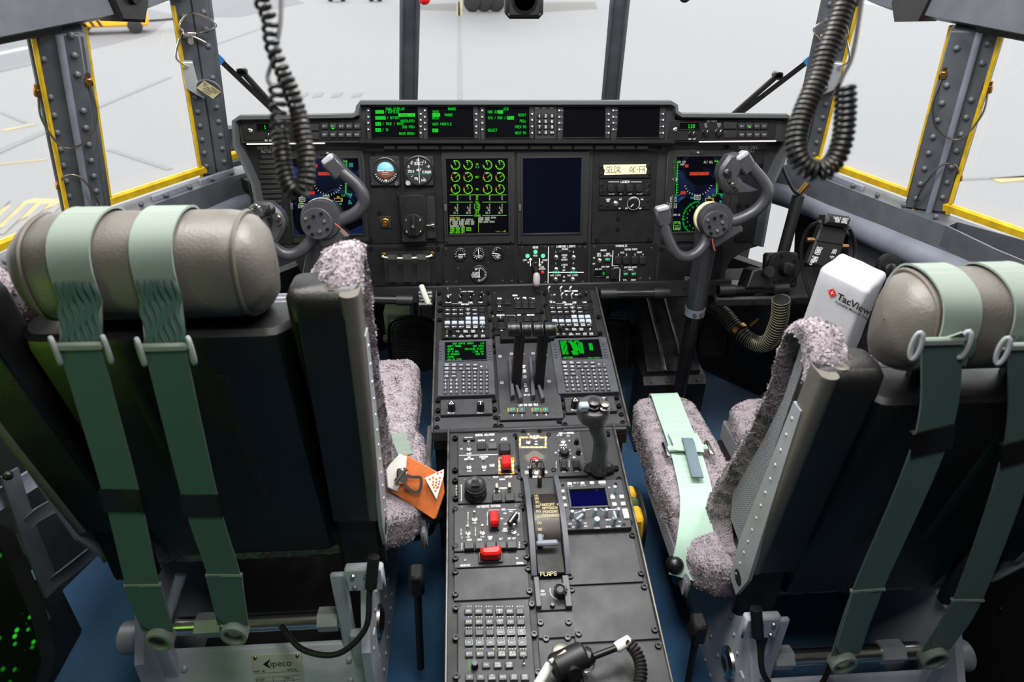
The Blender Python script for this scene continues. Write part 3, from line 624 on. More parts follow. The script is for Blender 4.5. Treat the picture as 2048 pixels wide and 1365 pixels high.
# plates between the displays, each with its own edges
def plate(rect, label=None, th=.004):
    a = PANEL.at(rect[0], rect[3], th); b = PANEL.at(rect[2], rect[1], th)
    o = obj('mounting_plate', MB().box(((a[0]+b[0])/2, (a[1]+b[1])/2, th/2-.002), (b[0]-a[0], b[1]-a[1], th+.004), bev=.0012), M['panel'], pn)
    return o
for r in ((735, 302, 882, 488), (736, 492, 882, 573), (1182, 302, 1316, 487), (1316, 491, 1447, 574), (1470, 300, 1530, 485), (512, 305, 572, 490)): plate(r)
fst = MB().lathe((0, 0, -.001), (0, 0, 1), [(.0055, 0), (.0055, .004), (.0045, .006), (.003, .006), (.0026, .0035), (.0004, .0035)], 12).mesh('fastener_shape', [M['fast']])
def fasten(lst, parent=None, F=PANEL, h=.004, name='fastener', inv=None):
    for x, y in lst:
        a, b = F.at(x, y, h); l = Vector((a, b, h)); link(name, fst, parent, l if inv is None else inv @ F.W(a, b, h))
fasten([(744, 309), (744, 480), (759, 425), (874, 484), (742, 497), (876, 497), (742, 566), (876, 566), (1194, 480), (1296, 480), (1440, 570), (1322, 572), (1322, 497), (1436, 552), (1478, 410), (1494, 410), (1522, 330), (1236, 437), (1235, 457), (560, 312), (520, 312), (1456, 294), (1320, 296)], pn)
def legend(F, lines, px, py, size, name, label, parent, h=.005):
    k = Ink(); s = abs(F.at(px, py-5, h)[1]-F.at(px, py+5, h)[1])/10
    for i, t in enumerate(lines): a, b = F.at(px, py+i*size*1.35, h); k.text(t, a, b, size*s, 'textd', h=h)
    return k.build(name, parent)
legend(PANEL, ['RADIO CALL', 'NZ7011'], 535, 296, 5, 'lettering', '', pn); legend(PANEL, ['RADIO CALL', 'NZ7011'], 1497, 295, 5, 'lettering', '', pn)
legend(PANEL, ['PED', 'ADJ'], 1374, 556, 4, 'lettering', '', pn)
ch = MB()
for i in range(13):
    y = 318+i*10; a = PANEL.at(519, y, .006); b = PANEL.at(563, y-8, .006); ch.box(((a[0]+b[0])/2, (a[1]+b[1])/2, .005), (b[0]-a[0], b[1]-a[1], .004), bev=.001)
obj('check_list_slats', ch, M['black'], pn)['kind'] = 'stuff'
# ------------------------------------------------------------------ top row: five small displays and a keypad
def arrowkeys(d, x, ys, dirn):
    for y in ys:
        d.key(x, y, 5, 5, .003, 'keyg', 'line_key', bev=.0006); a, b = d.p(x, y, d.h+.003); e = 1.6*d.sx*dirn
        d.ink.poly([(a-e, b+abs(e)), (a-e, b-abs(e)), (a+e, b)][::int(dirn)], 'text', d.h+.0035)
        d.ln([(x+4*dirn, y), (x+8*dirn, y)], .6, 'text')
def inv(d, t, x0, x1, y, m='grn', h=6):
    d.fl(x0, y-3.6, x1, y+3.6, m, d.z); d.t(t, (x0+x1)/2, y, h*.9, 'textk', z=d.z+.0003, w=.14, sx=min(1.1, (x1-x0-1.5)/max(1, len(t)*h*.9*.58)))
GT = 'small display in the glareshield'
def topd(sc, lx, rx, label):
    d = Mod(PANEL, (lx-5, 213, rx+5, 279), 'soft_key_display', label, 'display', 'small displays in the glareshield', .03, .004, 'bezel')
    d.window(*sc, m='scrk', rim=1.6); d.G = lambda t, x, y, al=0, m='grn', h=5.6: d.t(t, x, y, h, m, al, z=d.z, w=.13)
    if lx < sc[0]-3: arrowkeys(d, lx, (221, 234, 246, 259), 1)
    arrowkeys(d, rx, (228, 240, 253, 266), -1); return d
d = topd((744, 213.5, 835, 276), 737, 841, 'small glareshield display headed TAWS DISPLAY in green, leftmost of its row')
d.G('TAWS DISPLAY', 790, 218, .5); inv(d, 'PILOT', 751, 767.5, 224); d.G('/ COPILOT', 770, 224); inv(d, 'RANGE 10', 797, 830, 230); inv(d, 'CENTER', 751, 771, 236); d.G('/ OFFSET', 774, 236)
d.G('OVERLAYS>', 830, 242, 1); inv(d, 'MAG', 751, 762, 248); d.G('/ TRUE / GRID', 765, 248); d.G('HDD POS>', 830, 254, 1); inv(d, 'HDG', 751, 762, 260); d.G('/ TK', 765, 260); d.G('MAIN MENU>', 830, 267, 1); d.done()
d = topd((857, 213.5, 946, 276), 850, 952, 'small glareshield display listing RANGE and VERT PROFILE, second from the left')
d.G('RANGE', 904, 218, .5); d.G('INCR', 865, 224); inv(d, 'LOCK', 865, 880, 230); d.G('RANGE', 890, 230); d.G('DECR', 865, 236); d.G('VERT PROFILE', 865, 248.5); inv(d, 'ARC', 865, 876, 261); d.done()
d = topd((971, 213.5, 1058, 276), 965, 1064, 'small glareshield display headed ECB with RESET and PULL, beside the keypad')
d.G('ECB', 1012, 218, .5); d.G('HDD 3/', 976, 224); inv(d, 'OFF', 995, 1006, 224); d.G('RESET', 1052, 230, 1); d.G('SYS / BUS /', 976, 236); inv(d, 'OPEN', 1014, 1028, 236); d.G('PULL', 1052, 242, 1); d.G('PREV PG', 1052, 254, 1); d.G('SELECT', 976, 260.5); d.G('NEXT PG', 1052, 266, 1); d.done()
d = topd((1126, 213.5, 1211, 275), 1119, 1217, 'blank black glareshield display right of the keypad'); d.done()
d = topd((1234, 213.5, 1320, 275), 1227, 1326, 'blank black glareshield display, rightmost of its row'); d.done()
d = Mod(PANEL, (1069, 213, 1114, 279), 'keypad', 'small twelve-key number keypad in the glareshield between two displays', 'keypad', None, .03, .005, 'bezel')
for i, t in enumerate(('1', '2', '3', '4', '5', '6', '7', '8', '9', '*', '0', 'CLR')): d.key(1079+12.5*(i % 3), 232+11*(i//3), 10, 9, .004, 'key', 'number_key', t, ts=5 if len(t) == 1 else 3)
for i, t in enumerate(('COMM', 'NAV', 'ECB')): d.t(t, 1072+15*i, 216, 3.4, 'textd', al=.3)
d.done()
# REF/MODE control panels at either end
def refmode(x0, x1, label, disp, val, knobs, wide, keys, lit, tog, ttl):
    d = Mod(PANEL, (x0, 240, x1, 281), 'reference_mode_panel', label, 'control panel', 'REF/MODE panels', .03, .003, 'panel')
    d.window(*disp, m='scrk', rim=1.2, name='readout'); d.t(val, (disp[0]*.4+disp[2]*.6), (disp[1]+disp[3])/2, 8, 'grn', z=d.z)
    for x, y, r in knobs: d.knob(x, y, r, .011, mark=60)
    for y in wide[1:]: d.key(wide[0], y, 26, 14, .004, 'bezel', 'annunciator_key')
    for x in keys:
        for y in (252, 269): d.key(x, y, 14, 13, .004, 'bezel', 'mode_key', t='ALT' if y < 260 else 'NAV', tm='textd', ts=3.4)
    a = d.p(*lit, d.h+.004); d.ink.fill(a[0]-.003, a[1]-.0022, a[0]+.003, a[1]+.0015, 'grn', d.h+.0048)
    d.toggle(*tog, L=.012, lean=.5, r=3.4); d.t('REF/MODE', ttl, 242.5, 4.4, 'textd')
    for k in knobs[:1]: d.t('REF SET', k[0], k[1]+10, 3.6, 'text')
    d.t('ALT', knobs[1][0], 248, 3.4, 'textd'); d.t('SEL', knobs[1][0], 253, 3.4, 'textd'); d.t('BARO', knobs[2][0], 248, 3.4, 'textd'); d.t('SET', knobs[2][0], 253, 3.4, 'textd')
    d.done(); return d
refmode(484, 732, 'left REF/MODE control strip with a lit green readout, partly behind the coiled cord', (514, 248, 541, 261), '1', [(537, 271, 5), (565, 267, 5.5), (590, 267, 5)], (624, 255, 272), (649, 666, 682.5, 698, 714), (666, 257), (502, 262), 575)
refmode(1338, 1552, 'right REF/MODE control strip with green readout 119', (1358, 246, 1399, 259), '119', [(1384.6, 268, 5.5), (1412, 265, 5), (1438, 265, 6)], (1461, 251, 268.6), (1484, 1499, 1514.5, 1529), (1499, 254), (1349, 260), 1424)
# ------------------------------------------------------------------ head-down displays
def hdd(rect, sc, label, m='scr'):
    d = Mod(PANEL, rect, 'head_down_display', label, 'display', 'head-down displays', 0, .008, 'bezel', .002)
    d.window(*sc, m=m, rim=4); d.G = lambda t, x, y, h=4.5, m='wht', al=.5: d.t(t, x, y, h, m, al, z=d.z, w=.125)
    d.screw(rect[0]+9, rect[3]-4, 3, 'fast'); d.screw(rect[2]-9, rect[3]-4, 3, 'fast'); d.key(rect[0]+6, (rect[1]+rect[3])/2+20, 5, 14, .004, 'keyg', 'brightness_rocker')
    return d
d = hdd((885, 303, 1030, 489), (897, 317, 1015.5, 468), 'centre display full of green engine dials and text', 'scrk')
for j, (y, lo, rd) in enumerate(((330, 200, 0), (354.5, 215, 1), (378.5, 230, 1))):
    for i, x in enumerate((911, 936, 975, 1000)):
        d.arc(x, y, 8.6, 150-360+30, 110, 1.1, 'lime', d.z, 22); d.ticks(x, y, 6.4, 8.6, -150, 100, 9 if j == 0 else 4, .8, 'lime', d.z)
        t = radians((100, 40, 95)[j]); d.ln([(x, y), (x+8*cos(t), y-8*sin(t))], .9, 'lime', d.z); d.G('0' if j != 1 else ('176', '171', '176', '176')[i], x-2.5 if j != 1 else x-3, y-6.5 if j != 1 else y-8, 4)
        if j: d.arc(x, y, 8.6, 150, 200, 1.3, 'redg', d.z, 6); d.fl(x-9, y-.5, x-6.5, y+1.5, 'amber', d.z)
        if j == 0: d.fl(x-8.8, y+2, x-6.5, y+3.6, 'amber', d.z)
for t, y, m in (('HP', 329, 'lime'), ('4.5', 334.5, 'cyan'), ('MGT', 354.5, 'lime'), ('NG', 378.5, 'lime'), ('NP', 393.5, 'lime'), ('FF', 398.7, 'lime'), ('OIL', 404.6, 'lime'), ('G PSI', 410, 'lime'), ('E PSI', 415.4, 'lime'), ('TEMP', 420.6, 'lime'), ('QTY', 425.8, 'lime'), ('ACAWS', 431.2, 'lime')): d.G(t, 954.5, y, 4.4, m)
for y, vs in ((393.5, '0000'), (398.7, '0000'), (410, '0000'), (415.4, ('0.0',)*4), (420.6, ('66', '65', '65', '66')), (425.8, ('11.1', '10.8', '10.4', '10.7'))):
    for i, x in enumerate((916, 941, 980, 1005)): d.G(vs[i], x, y, 4.2, 'wht', 1)
d.ln([(900, 390), (1013, 390)], .9, 'lime', d.z)
for y in (404.6, 431.2): d.ln([(900, y), (945, y)], .9, 'lime', d.z); d.ln([(965, y), (1013, y)], .9, 'lime', d.z)
d.ln([(957, 436), (957, 465)], .7, 'lime', d.z)
for i, t in enumerate(('ECBU FAIL', 'MAINT DTC NOT INSTLD', 'R TROOP DOOR OPEN 250', 'L TROOP DOOR OPEN 250', 'INMARSAT FAIL', 'TABS NORM NOT AVAIL', 'TABS TACT NOT AVAIL', 'ANTI-SKID OFF')): d.t(t, 900, 436+i*4.2, 3.6, 'amber' if i == 0 else 'lime' if i > 4 else 'wht', 0, z=d.z, sx=1.12)
for i, t in enumerate(('CREW DOOR OPEN', 'RAMP OPEN', 'CGO DOOR OPEN')): d.t(t, 957.5, 436+i*4.2, 3.6, 'wht', 0, z=d.z, sx=1.2)
d.t('--/-- --/5', 1011, 463, 3.6, 'amber', 1, z=d.z); d.done()
d = hdd((1034, 303, 1178, 489), (1046, 316, 1163, 467), 'switched-off centre display, blank black glass with a blue reflection'); d.done()
def pfd(rect, sc, label, dx, flip):
    d = hdd(rect, sc, label); X = lambda x: x+dx
    d.key((rect[0]+rect[2])/2, rect[1]+6, 26, 8, .004, 'bezel', 'sensor_cover'); a = d.p((rect[0]+rect[2])/2, rect[1]+6, .012); d.ink.fill(a[0]-.003, a[1]-.002, a[0]+.003, a[1]+.002, 'textd', .0125)
    d.fl(X(1379), 344, X(1418), 351, 'redg', d.z); d.t('ATTITUDE FAIL', X(1398.5), 347.5, 4.6, 'textk', z=d.z+.0003, sx=1.05)
    d.fl(X(1370), 329, X(1377), 335, 'redg', d.z); d.t('GS', X(1373.5), 332, 4, 'textk', z=d.z+.0003); d.fl(X(1361), 383, X(1371), 389, 'redg', d.z); d.t('HDG', X(1366), 386, 4, 'textk', z=d.z+.0003, sx=1.05)
    d.G('ALT SEL', X(1417), 324.5, 4.6, 'wht'); d.G('GR 100', X(1364), 324, 4, 'wht'); d.G('1400', X(1364), 329, 4, 'wht')
    d.ln([(X(1356), 322), (X(1352), 392)], .8, 'grn', d.z); d.ln([(X(1347), 390), (X(1352), 390)], .8, 'grn', d.z)
    for i, t in enumerate(('119', '80', '60', '40')): d.G(t, X(1350), 323+i*12, 4.2, 'grn')
    for i in range(12): d.ln([(X(1353), 325+i*5.5), (X(1356), 325+i*5.5)], .7, 'lime', d.z)
    d.arc(X(1350), 358.5, 3.5, 0, 360, .8, 'wht', d.z, 10); d.ln([(X(1344), 358.5), (X(1356), 358.5)], .8, 'wht', d.z)
    d.ln([(X(1436), 322), (X(1433), 388), (X(1446), 388)], .8, 'grn', d.z)
    for i in range(16): d.ln([(X(1432), 324+i*4), (X(1436), 324+i*4)], .7, 'lime', d.z)
    for i, t in enumerate(('2500', '2500')): d.G(t, X(1444), 328+i*4.4, 3.6, 'cyan')
    d.G('2,0', X(1428), 391, 4, 'lime'); d.G('MIN', X(1443), 391, 3.6, 'cyan'); d.G('0', X(1443), 395, 3.6, 'cyan'); d.G('MB', X(1441), 403, 3.6, 'cyan'); d.G('1016', X(1442), 407, 3.6, 'cyan'); d.G('3,0', X(1432), 322, 4, 'lime')
    d.ticks(X(1397), 362, 26, 29, -160, -20, 13, .8, 'wht', d.z)
    for x, y, t, w in ((1346, 399, 'XXX', 12), (1346, 412, 'XXXX', 14), (1394, 395, 'XXX', 12)):
        d.ln([(X(x-w/2+.5), y-4), (X(x+w/2), y-4), (X(x+w/2), y+4), (X(x-w/2+.5), y+4)], .8, 'wht', d.z, True); d.G(t, X(x), y, 4.4, 'wht')
    d.G('GS', X(1346), 393, 3.8, 'wht'); d.G('XXXX', X(1345), 407, 3.4, 'lime'); d.G('332', X(1384), 396, 3.8, 'cyan'); d.G('AGL', X(1419), 394, 3.8, 'amber')
    d.ln([(X(1411), 397), (X(1427), 397), (X(1427), 403), (X(1411), 403)], .8, 'amber', d.z, True); d.G('-2', X(1424), 400, 4, 'amber'); d.G('455', X(1423), 408, 3.6, 'cyan')
    d.ticks(X(1398), 436, 31, 34, 95, 245, 31, .7, 'grn', d.z); d.ticks(X(1398), 436, 28, 34, 95, 245, 6, .8, 'grn', d.z)
    d.G('0009:18', X(1352), 430, 4, 'wht'); d.ln([(X(1348), 444), (X(1360), 444), (X(1360), 460), (X(1347), 460)], .8, 'lime', d.z, True); d.G('1.0 12', X(1353), 446, 3.6, 'lime'); d.G('DIST', X(1354), 452, 3.4, 'lime'); d.G('XXXXX', X(1354), 457, 3.4, 'wht')
    for i in range(8): d.G('36'[i % 2], X(1398+24*cos(radians(100+i*20))), 436-24*sin(radians(100+i*20)), 3.6, 'grn')
    d.done()
pfd((1330, 299, 1462, 484), (1344, 313, 1452, 464), 'right flight display with red ATTITUDE FAIL flag behind the copilot yoke', 0, 0)
pfd((577, 300, 733, 486), (590, 317, 716, 470), 'left flight display with blue tint and red ATTITUDE FAIL flag behind the pilot yoke', -742, 1)
# ------------------------------------------------------------------ standby instruments
def bez(rect, c, r, name, label, cat='gauge'):
    d = Mod(PANEL, rect, name, label, cat, None, .004, .008, 'bezel', .003); x, y = c; a, b = d.p(x, y); R = r*d.sx
    d.part('bezel_ring', MB().lathe((a, b, d.h-.001), (0, 0, 1), [(R*1.12, 0), (R*1.1, .004), (R*1.02, .005), (R, .001), (R, -.0005)], 32, capa=False, capb=False), 'knob')
    d.c2 = (a, b); d.R = R; return d
d = bez((739, 312, 800, 373), (771, 341.5), 24, 'attitude_indicator', 'round standby attitude indicator with blue and brown ball')
a, b = d.c2; R = d.R; d.part('dial_face', MB().lathe((a, b, d.h-.001), (0, 0, 1), [(R, 0), (R, .0015), (R*.74, .0015)], 32), 'black')
top = MB(); bot = MB(); N = 14
for mb, s0, s1 in ((top, 0, pi), (bot, pi, 2*pi)):
    mb.grid(lambda u, v, s0=s0, s1=s1: (a+R*.72*cos(s0+(s1-s0)*u)*sin(v*pi/2), b+R*.72*sin(s0+(s1-s0)*u)*sin(v*pi/2), d.h+.0006+R*.25*cos(v*pi/2)), 17, 7)
d.part('sky_ball', top, mat('sky_ball', (105, 168, 190), .35)); d.part('ground_ball', bot, mat('earth_ball', (120, 74, 58), .35))
d.ink.ticks(a, b, R*.78, R*.95, 200, 340, 13, .0009, 'text', d.h+.001); zb = d.h+R*.25+.002
d.ink.line([(a-R*.6, b), (a-R*.1, b)], .0008, 'text', zb); d.ink.line([(a+R*.1, b), (a+R*.6, b)], .0008, 'text', zb)
for i in (-2, -1, 1, 2): d.ink.line([(a-R*.25, b+i*R*.14), (a+R*.25, b+i*R*.14)], .0005, 'text', zb)
d.ink.poly([(a-.003, b-R*.86), (a+.003, b-R*.86), (a, b-R*.66)], 'text', d.h+.0022); d.knob(793, 368, 4, .01, 'keyg', 'cage_knob'); d.screw(744, 317); d.screw(795, 317); d.screw(744, 368); d.done()
d = bez((807, 312, 868, 373), (838, 341.5), 27, 'altimeter', 'round black standby altimeter with white dial and bar display'); a, b = d.c2; R = d.R
d.part('dial_face', MB().lathe((a, b, d.h-.001), (0, 0, 1), [(R, 0), (R, .0012), (R*.2, .0012)], 32), 'black'); z = d.h+.001
d.ink.ticks(a, b+R*.05, R*.62, R*.78, 20, 340, 9, .0008, 'text', z); d.ink.line([(a-R*.95, b-R*.25), (a+R*.95, b-R*.25)], .0008, 'cyan', z); d.ink.line([(a, b+R*.95), (a, b-R*.9)], .0011, 'text', z)
for t, x, y in (('0', 0, .78), ('ALT', 0, .05), ('100', -.1, .5), ('9', -.5, .62), ('1', .5, .62), ('2', .75, .3), ('8', -.75, .3), ('1013', -.6, -.05), ('3000', .65, -.1), ('5', .3, -.1), ('30', -.25, -.55), ('IAS', .3, -.7)): d.ink.text(t, a+R*x, b+R*y, R*.15, 'text', h=z)
d.ink.line([(a-R*.3, b+R*.42), (a+R*.3, b+R*.42), (a+R*.3, b+R*.62), (a-R*.3, b+R*.62)], .0006, 'text', z, True)
d.knob(816, 367, 4.5, .01, 'alu', 'setting_knob'); d.screw(863, 317); d.screw(863, 368); d.screw(812, 317); d.done()
# grey box with a round slotted disc
d = Mod(PANEL, (800, 389, 852, 486), 'standby_compass_unit', 'black boxed unit with a round numbered disc below the standby dials', 'instrument', None, .004, .03, 'panel', .003)
d.slab(791, 385, 868, 398, .004, 'panel', 'mounting_bracket', base=.002); d.slab(853, 395, 868, 480, .012, 'bezel', 'side_plate', base=0)
a, b = d.p(827, 451, .03); R = 23*d.sx
o = d.part('slotted_disc', MB().lathe((a, b, .029), (0, 0, 1), [(R, 0), (R, .006), (R*.92, .008), (R*.3, .008)], 36), 'panel')
d.part('slot_bar', MB().box((a, b, .04), (R*.3, R*1.7, .006), bev=.002), 'knob', o); d.part('centre_stud', MB().cyl((a, b, .04), (a, b, .05), .004, seg=12), 'steel', o)
for t, x, y in (('I', -.6, .5), ('3', .6, .5), ('2', -.6, -.5), ('4', .6, -.5)): d.ink.text(t, a+R*x, b+R*y, R*.14, 'text', h=.0376)
e = d.p(866, 451, .02); d.part('thumb_screw', MB().cyl((e[0]-.018, e[1], .02), (e[0]-.004, e[1], .02), .002, seg=8).cyl((e[0]-.004, e[1], .02), (e[0]+.004, e[1], .02), .007, .008, seg=12), 'dull')
for x, y in ((806, 395), (846, 395), (806, 480), (846, 480), (815, 415)): d.screw(x, y, 2)
d.done()
d = Mod(PANEL, (759, 433, 783, 457), 'socket_connector', 'square panel socket with a brass round connector left of the compass unit', 'connector', None, .004, .003, 'black')
a, b = d.p(771, 445); d.part('connector_shell', MB().lathe((a, b, .002), (0, 0, 1), [(.011, 0), (.011, .006), (.009, .007), (.008, .002), (.003, .002), (.003, .008), (.001, .009)], 20), 'brass')
for x, y in ((762, 436), (780, 436), (762, 454), (780, 454)): d.screw(x, y, 1.8)
# strap holder with rope
d = Mod(PANEL, (768, 503, 860, 567), 'strap_pocket', 'recessed black pocket with three webbing straps hung on a knotted cord', 'pocket', None, .002, .003, 'black', back=.002)
for x in (786, 815, 843):
    A = d.p(x, 513, .018); B = d.p(x, 564, .008); d.part('webbing_strap', MB().strap([(A[0], A[1]+.006, .024), (A[0], A[1]-.006, .030), ((A[0]+B[0])/2, (A[1]+B[1])/2, .016), (B[0], B[1], .010)], .024, .003, (1, 0, 0)), 'quilt'); d.screw(x, 561, 3.5, 'fast')
A = d.p(765, 513, .02); B = d.p(863, 511, .02)
d.part('cord', MB().tube(spline([(A[0], A[1], .012), (A[0]+.01, A[1]-.003, .022), ((A[0]+B[0])/2, A[1]-.006, .023), (B[0]-.01, B[1]-.003, .022), (B[0], B[1], .012)], 5), .0026, 8), 'glowh')
for q in (A, B): d.part('grommet', MB().lathe((q[0], q[1], .003), (0, 0, 1), [(.008, 0), (.008, .003), (.006, .005), (.003, .003)], 16), 'brass')
# small gauges
d = Mod(PANEL, (886, 493, 1030, 573), 'gauge_panel', 'black panel of three small round gauges above a flap gauge', 'gauge panel', None, 0, .005)
for k, (x, y, r, n) in enumerate(((920.6, 509, 12, 9), (957.5, 508.6, 12, 13), (994.8, 508, 12, 9), (958.5, 548.3, 16.5, 17))):
    a, b = d.p(x, y); R = r*d.sx
    o = d.part('gauge', MB().lathe((a, b, .003), (0, 0, 1), [(R*1.14, 0), (R*1.12, .005), (R, .006), (R*.96, .003), (.001, .003)], 28, capb=False), 'knob'); z = .0066
    d.ink.ticks(a, b, R*.68, R*.9, (200, -60, 100, -100)[k], (-20, 240, 300, 120)[k], n, .0008, 'text', z); t = radians((0, 95, 170, 90)[k]); d.ink.line([(a-R*.3*cos(t), b-R*.3*sin(t)), (a+R*.8*cos(t), b+R*.8*sin(t))], .0016, 'text', z)
    for i, s in enumerate((('RUDDER', 'TRIM'), ('ELEVATOR', 'TAB'), ('AILERON', 'TAB'), ('PERCENT', 'EXTENDED'))[k]): d.ink.text(s, a+(-R*.45 if k == 3 else 0), b-R*(.3+.25*i) if k < 3 else b-R*(.1+.25*i), R*.17, 'text', h=z)
    if k == 3: d.ink.text('FLAPS', a-R*.4, b+R*.15, R*.2, 'text', h=z); d.ink.text('UP', a-R*.35, b+R*.6, R*.2, 'text', h=z)
for x, y in ((892, 499), (1016, 498), (976, 527), (893, 565), (912, 565), (1005, 563), (1024, 563), (916, 537)): d.screw(x, y, 2.6)
d.done()
# gear and landing lights
d = Mod(PANEL, (1034, 491, 1176, 573), 'landing_gear_panel', 'landing gear and landing light panel with three green lamps and a clear handle', 'control panel', None, 0, .005)
for x, y in ((1071, 504), (1055, 512), (1086, 512)): d.lamp(x, y, 4.2, 'gled')
d.lamp(1085, 545, 3.4, 'red', 'lock_release_button')
for t, x, y, h in (('GEAR', 1071, 495, 4.6), ('NOSE', 1071, 511.5, 3.6), ('LEFT', 1050, 520.5, 3.6), ('RIGHT', 1090, 520.5, 3.6), ('UP', 1057, 525, 3.6), ('DN', 1084, 525, 3.6), ('LOCK', 1084, 534, 3.4), ('RELEASE', 1084, 538, 3.4), ('LANDING LIGHTS', 1132, 493, 4.6), ('MOTORS', 1130, 498.5, 3.6), ('L', 1112, 504, 3.6), ('R', 1147, 504, 3.6), ('EXTEND', 1129, 510.5, 3.2), ('HOLD', 1129, 515, 3.2), ('RETRACT', 1129, 520, 3.2), ('LIGHTS', 1129, 530, 3.6), ('L', 1112, 527, 3.6), ('R', 1147, 527, 3.6), ('ON', 1128, 535, 3.2), ('OFF', 1128, 541, 3.2), ('TAXI LIGHTS', 1111, 551, 3.4), ('TAXI LIGHTS', 1145, 551, 3.4), ('ON', 1128, 554, 3.2), ('OFF', 1128, 562, 3.2)): d.t(t, x, y, h)
d.ln([(1097, 494), (1096, 568)], 1.3); d.ln([(1097, 545), (1167, 545)], 1.3)
for x, s in ((1061, 1), (1079, -1)): d.ln([(x, 517), (x, 532)], 1.6); d.ln([(x-2.5, 520 if s > 0 else 529), (x, 516.5 if s > 0 else 532.5), (x+2.5, 520 if s > 0 else 529)], 1.4)
for x, y in ((1112, 515), (1147, 515), (1112, 539), (1146, 539), (1111, 559), (1145, 559)): d.toggle(x, y, .014, .35, 4.2)
for x in (1107, 1112, 1117, 1142, 1147, 1152): d.fl(x-1.6, 543, x+1.6, 547, 'gled', None, .0012)
for x in (1120, 1139): d.lamp(x, 504, 2.6, 'key')
A = d.p(1071, 534); B = d.p(1073, 558, .05)
o = d.part('gear_lever', MB().box((A[0], A[1], .006), (.018, .03, .008), bev=.003).cyl((A[0], A[1], .006), (B[0], B[1]+.006, .045), .0045, seg=12), 'knob')
d.part('clear_handle', MB().lathe((B[0], B[1]+.018, .05), (0, -1, .1), [(.002, 0), (.007, .002), (.0095, .008), (.010, .02), (.0095, .03), (.006, .037), (.002, .039)], 20), mat('frosted_handle', (190, 182, 184), .25, trans=.35, coat=.4), o)
for x, y in ((1044, 495), (1091, 495), (1043, 565), (1091, 566), (1105, 495), (1160, 495), (1171, 495), (1166, 565)): d.screw(x, y, 2.6)
d.done()
# hydraulic panel
d = Mod(PANEL, (1182, 489, 1312, 572), 'hydraulic_panel', 'HYDRAULIC control panel with numbered engine pump buttons', 'control panel', None, 0, .005)
for t, x, y, h in (('HYDRAULIC', 1243, 492, 4.4), ('BRAKES', 1207, 501, 3.4), ('ANTI', 1198, 508, 3.4), ('SKID', 1198, 512, 3.4), ('EMER', 1216, 508, 3.4), ('BRAKE SEL', 1216, 512, 3.2), ('ENGINE PUMPS', 1262, 499, 3.6), ('UTIL', 1245, 505.5, 3.4), ('BOOST', 1279, 505, 3.4), ('ON', 1188, 516, 3), ('OFF', 1188, 528, 3), ('AUX PUMP', 1211, 534, 3.4), ('AUX PSI', 1197, 539, 3.4), ('OFF', 1215, 555, 3), ('SUCTION BOOST', 1261, 535, 3.4), ('PUMPS', 1261, 539.5, 3.4), ('UTIL', 1250, 560, 3.4), ('BOOST', 1267, 560, 3.4)): d.t(t, x, y, h)
d.ln([(1226, 502), (1224, 532), (1236, 532)], 1.2); d.ln([(1240, 538), (1239, 562)], 1.2); d.ln([(1228, 536), (1238, 536)], 1)
d.toggle(1199, 521, .014, .2, 4); d.key(1215, 519, 12, 12, .004, 'key', 'annunciator_key', 'EMER', 'gled', 3.2)
for i, x in enumerate((1237, 1253, 1270, 1286)): d.key(x, 521, 13.5, 15, .006); d.t(str(i+1), x, 509.5, 4)
d.window(1188, 541, 1212, 553, m='scrk', rim=1.5, name='readout'); d.t('0', 1207, 547, 6, 'grn', z=d.z); d.key(1227.7, 548, 13, 21, .007, 'knob', 'rocker_switch')
for x in (1252, 1268): d.key(x, 548, 12, 13, .005, 'key', 'annunciator_key', 'OFF', 'gled', 3.4)
for x, y in ((1189, 495), (1173+14, 567), (1304, 497), (1300, 558), (1281, 558), (1242, 532), (1305, 566)): d.screw(x, y, 2.6)
d.done()
# LAIRCM panel and the strip of tape above it
d = Mod(PANEL, (1199, 323, 1302, 357), 'blank_cover_plate', 'small blank black cover panel under the cream tape', 'panel', None, .004, .004)
for x, y in ((1203, 335), (1203, 349), (1298, 335), (1298, 349)): d.screw(x, y, 3.6, 'fast')
tp = Mod(PANEL, (1207, 329, 1294, 349.5), 'tape_label', 'strip of cream tape hand-lettered SELCAL AK-FR', 'label', None, .0082, .0006, plate=None)
A = [tp.p(*q, .0004) for q in ((1207, 330), (1293, 328.5), (1291, 333), (1294, 338), (1292, 348), (1208, 350), (1210, 341), (1207, 336))]
tp.part('tape', MB().prism(A, 0, .0004), 'cream'); a, b = tp.p(1213, 340); tp.ink.text('SELCAL', a, b, .0155, 'textk', 0, .08, .0009, radians(1.5), .55); a, b = tp.p(1290, 338.5); tp.ink.text('AK-FR', a, b, .0155, 'textk', 1, .08, .0009, radians(2), .68); tp.done()
d = Mod(PANEL, (1199, 359, 1302, 391), 'countermeasure_panel', 'panel with a row of four square black buttons under the cream tape', 'control panel', None, .004, .004)
d.t('LAIRCM', 1250, 364, 5); d.ln([(1217, 364), (1238, 364)], .8); d.ln([(1262, 364), (1283, 364)], .8)
for i, x in enumerate((1223, 1241.5, 1260, 1279)): d.key(x, 377, 13, 14, .008); d.t(('SYS FAIL', 'RTS', 'LASER', 'SYS CBIT')[i], x, 388, 2.6)
for x, y in ((1203, 371), (1203, 384), (1298, 371), (1297, 383)): d.screw(x, y, 3.6, 'fast')
d.done()
d = Mod(PANEL, (1198, 394, 1300, 420), 'mode_selector_panel', 'black selector panel with a red-tipped toggle and a ringed knob', 'control panel', None, .004, .004)
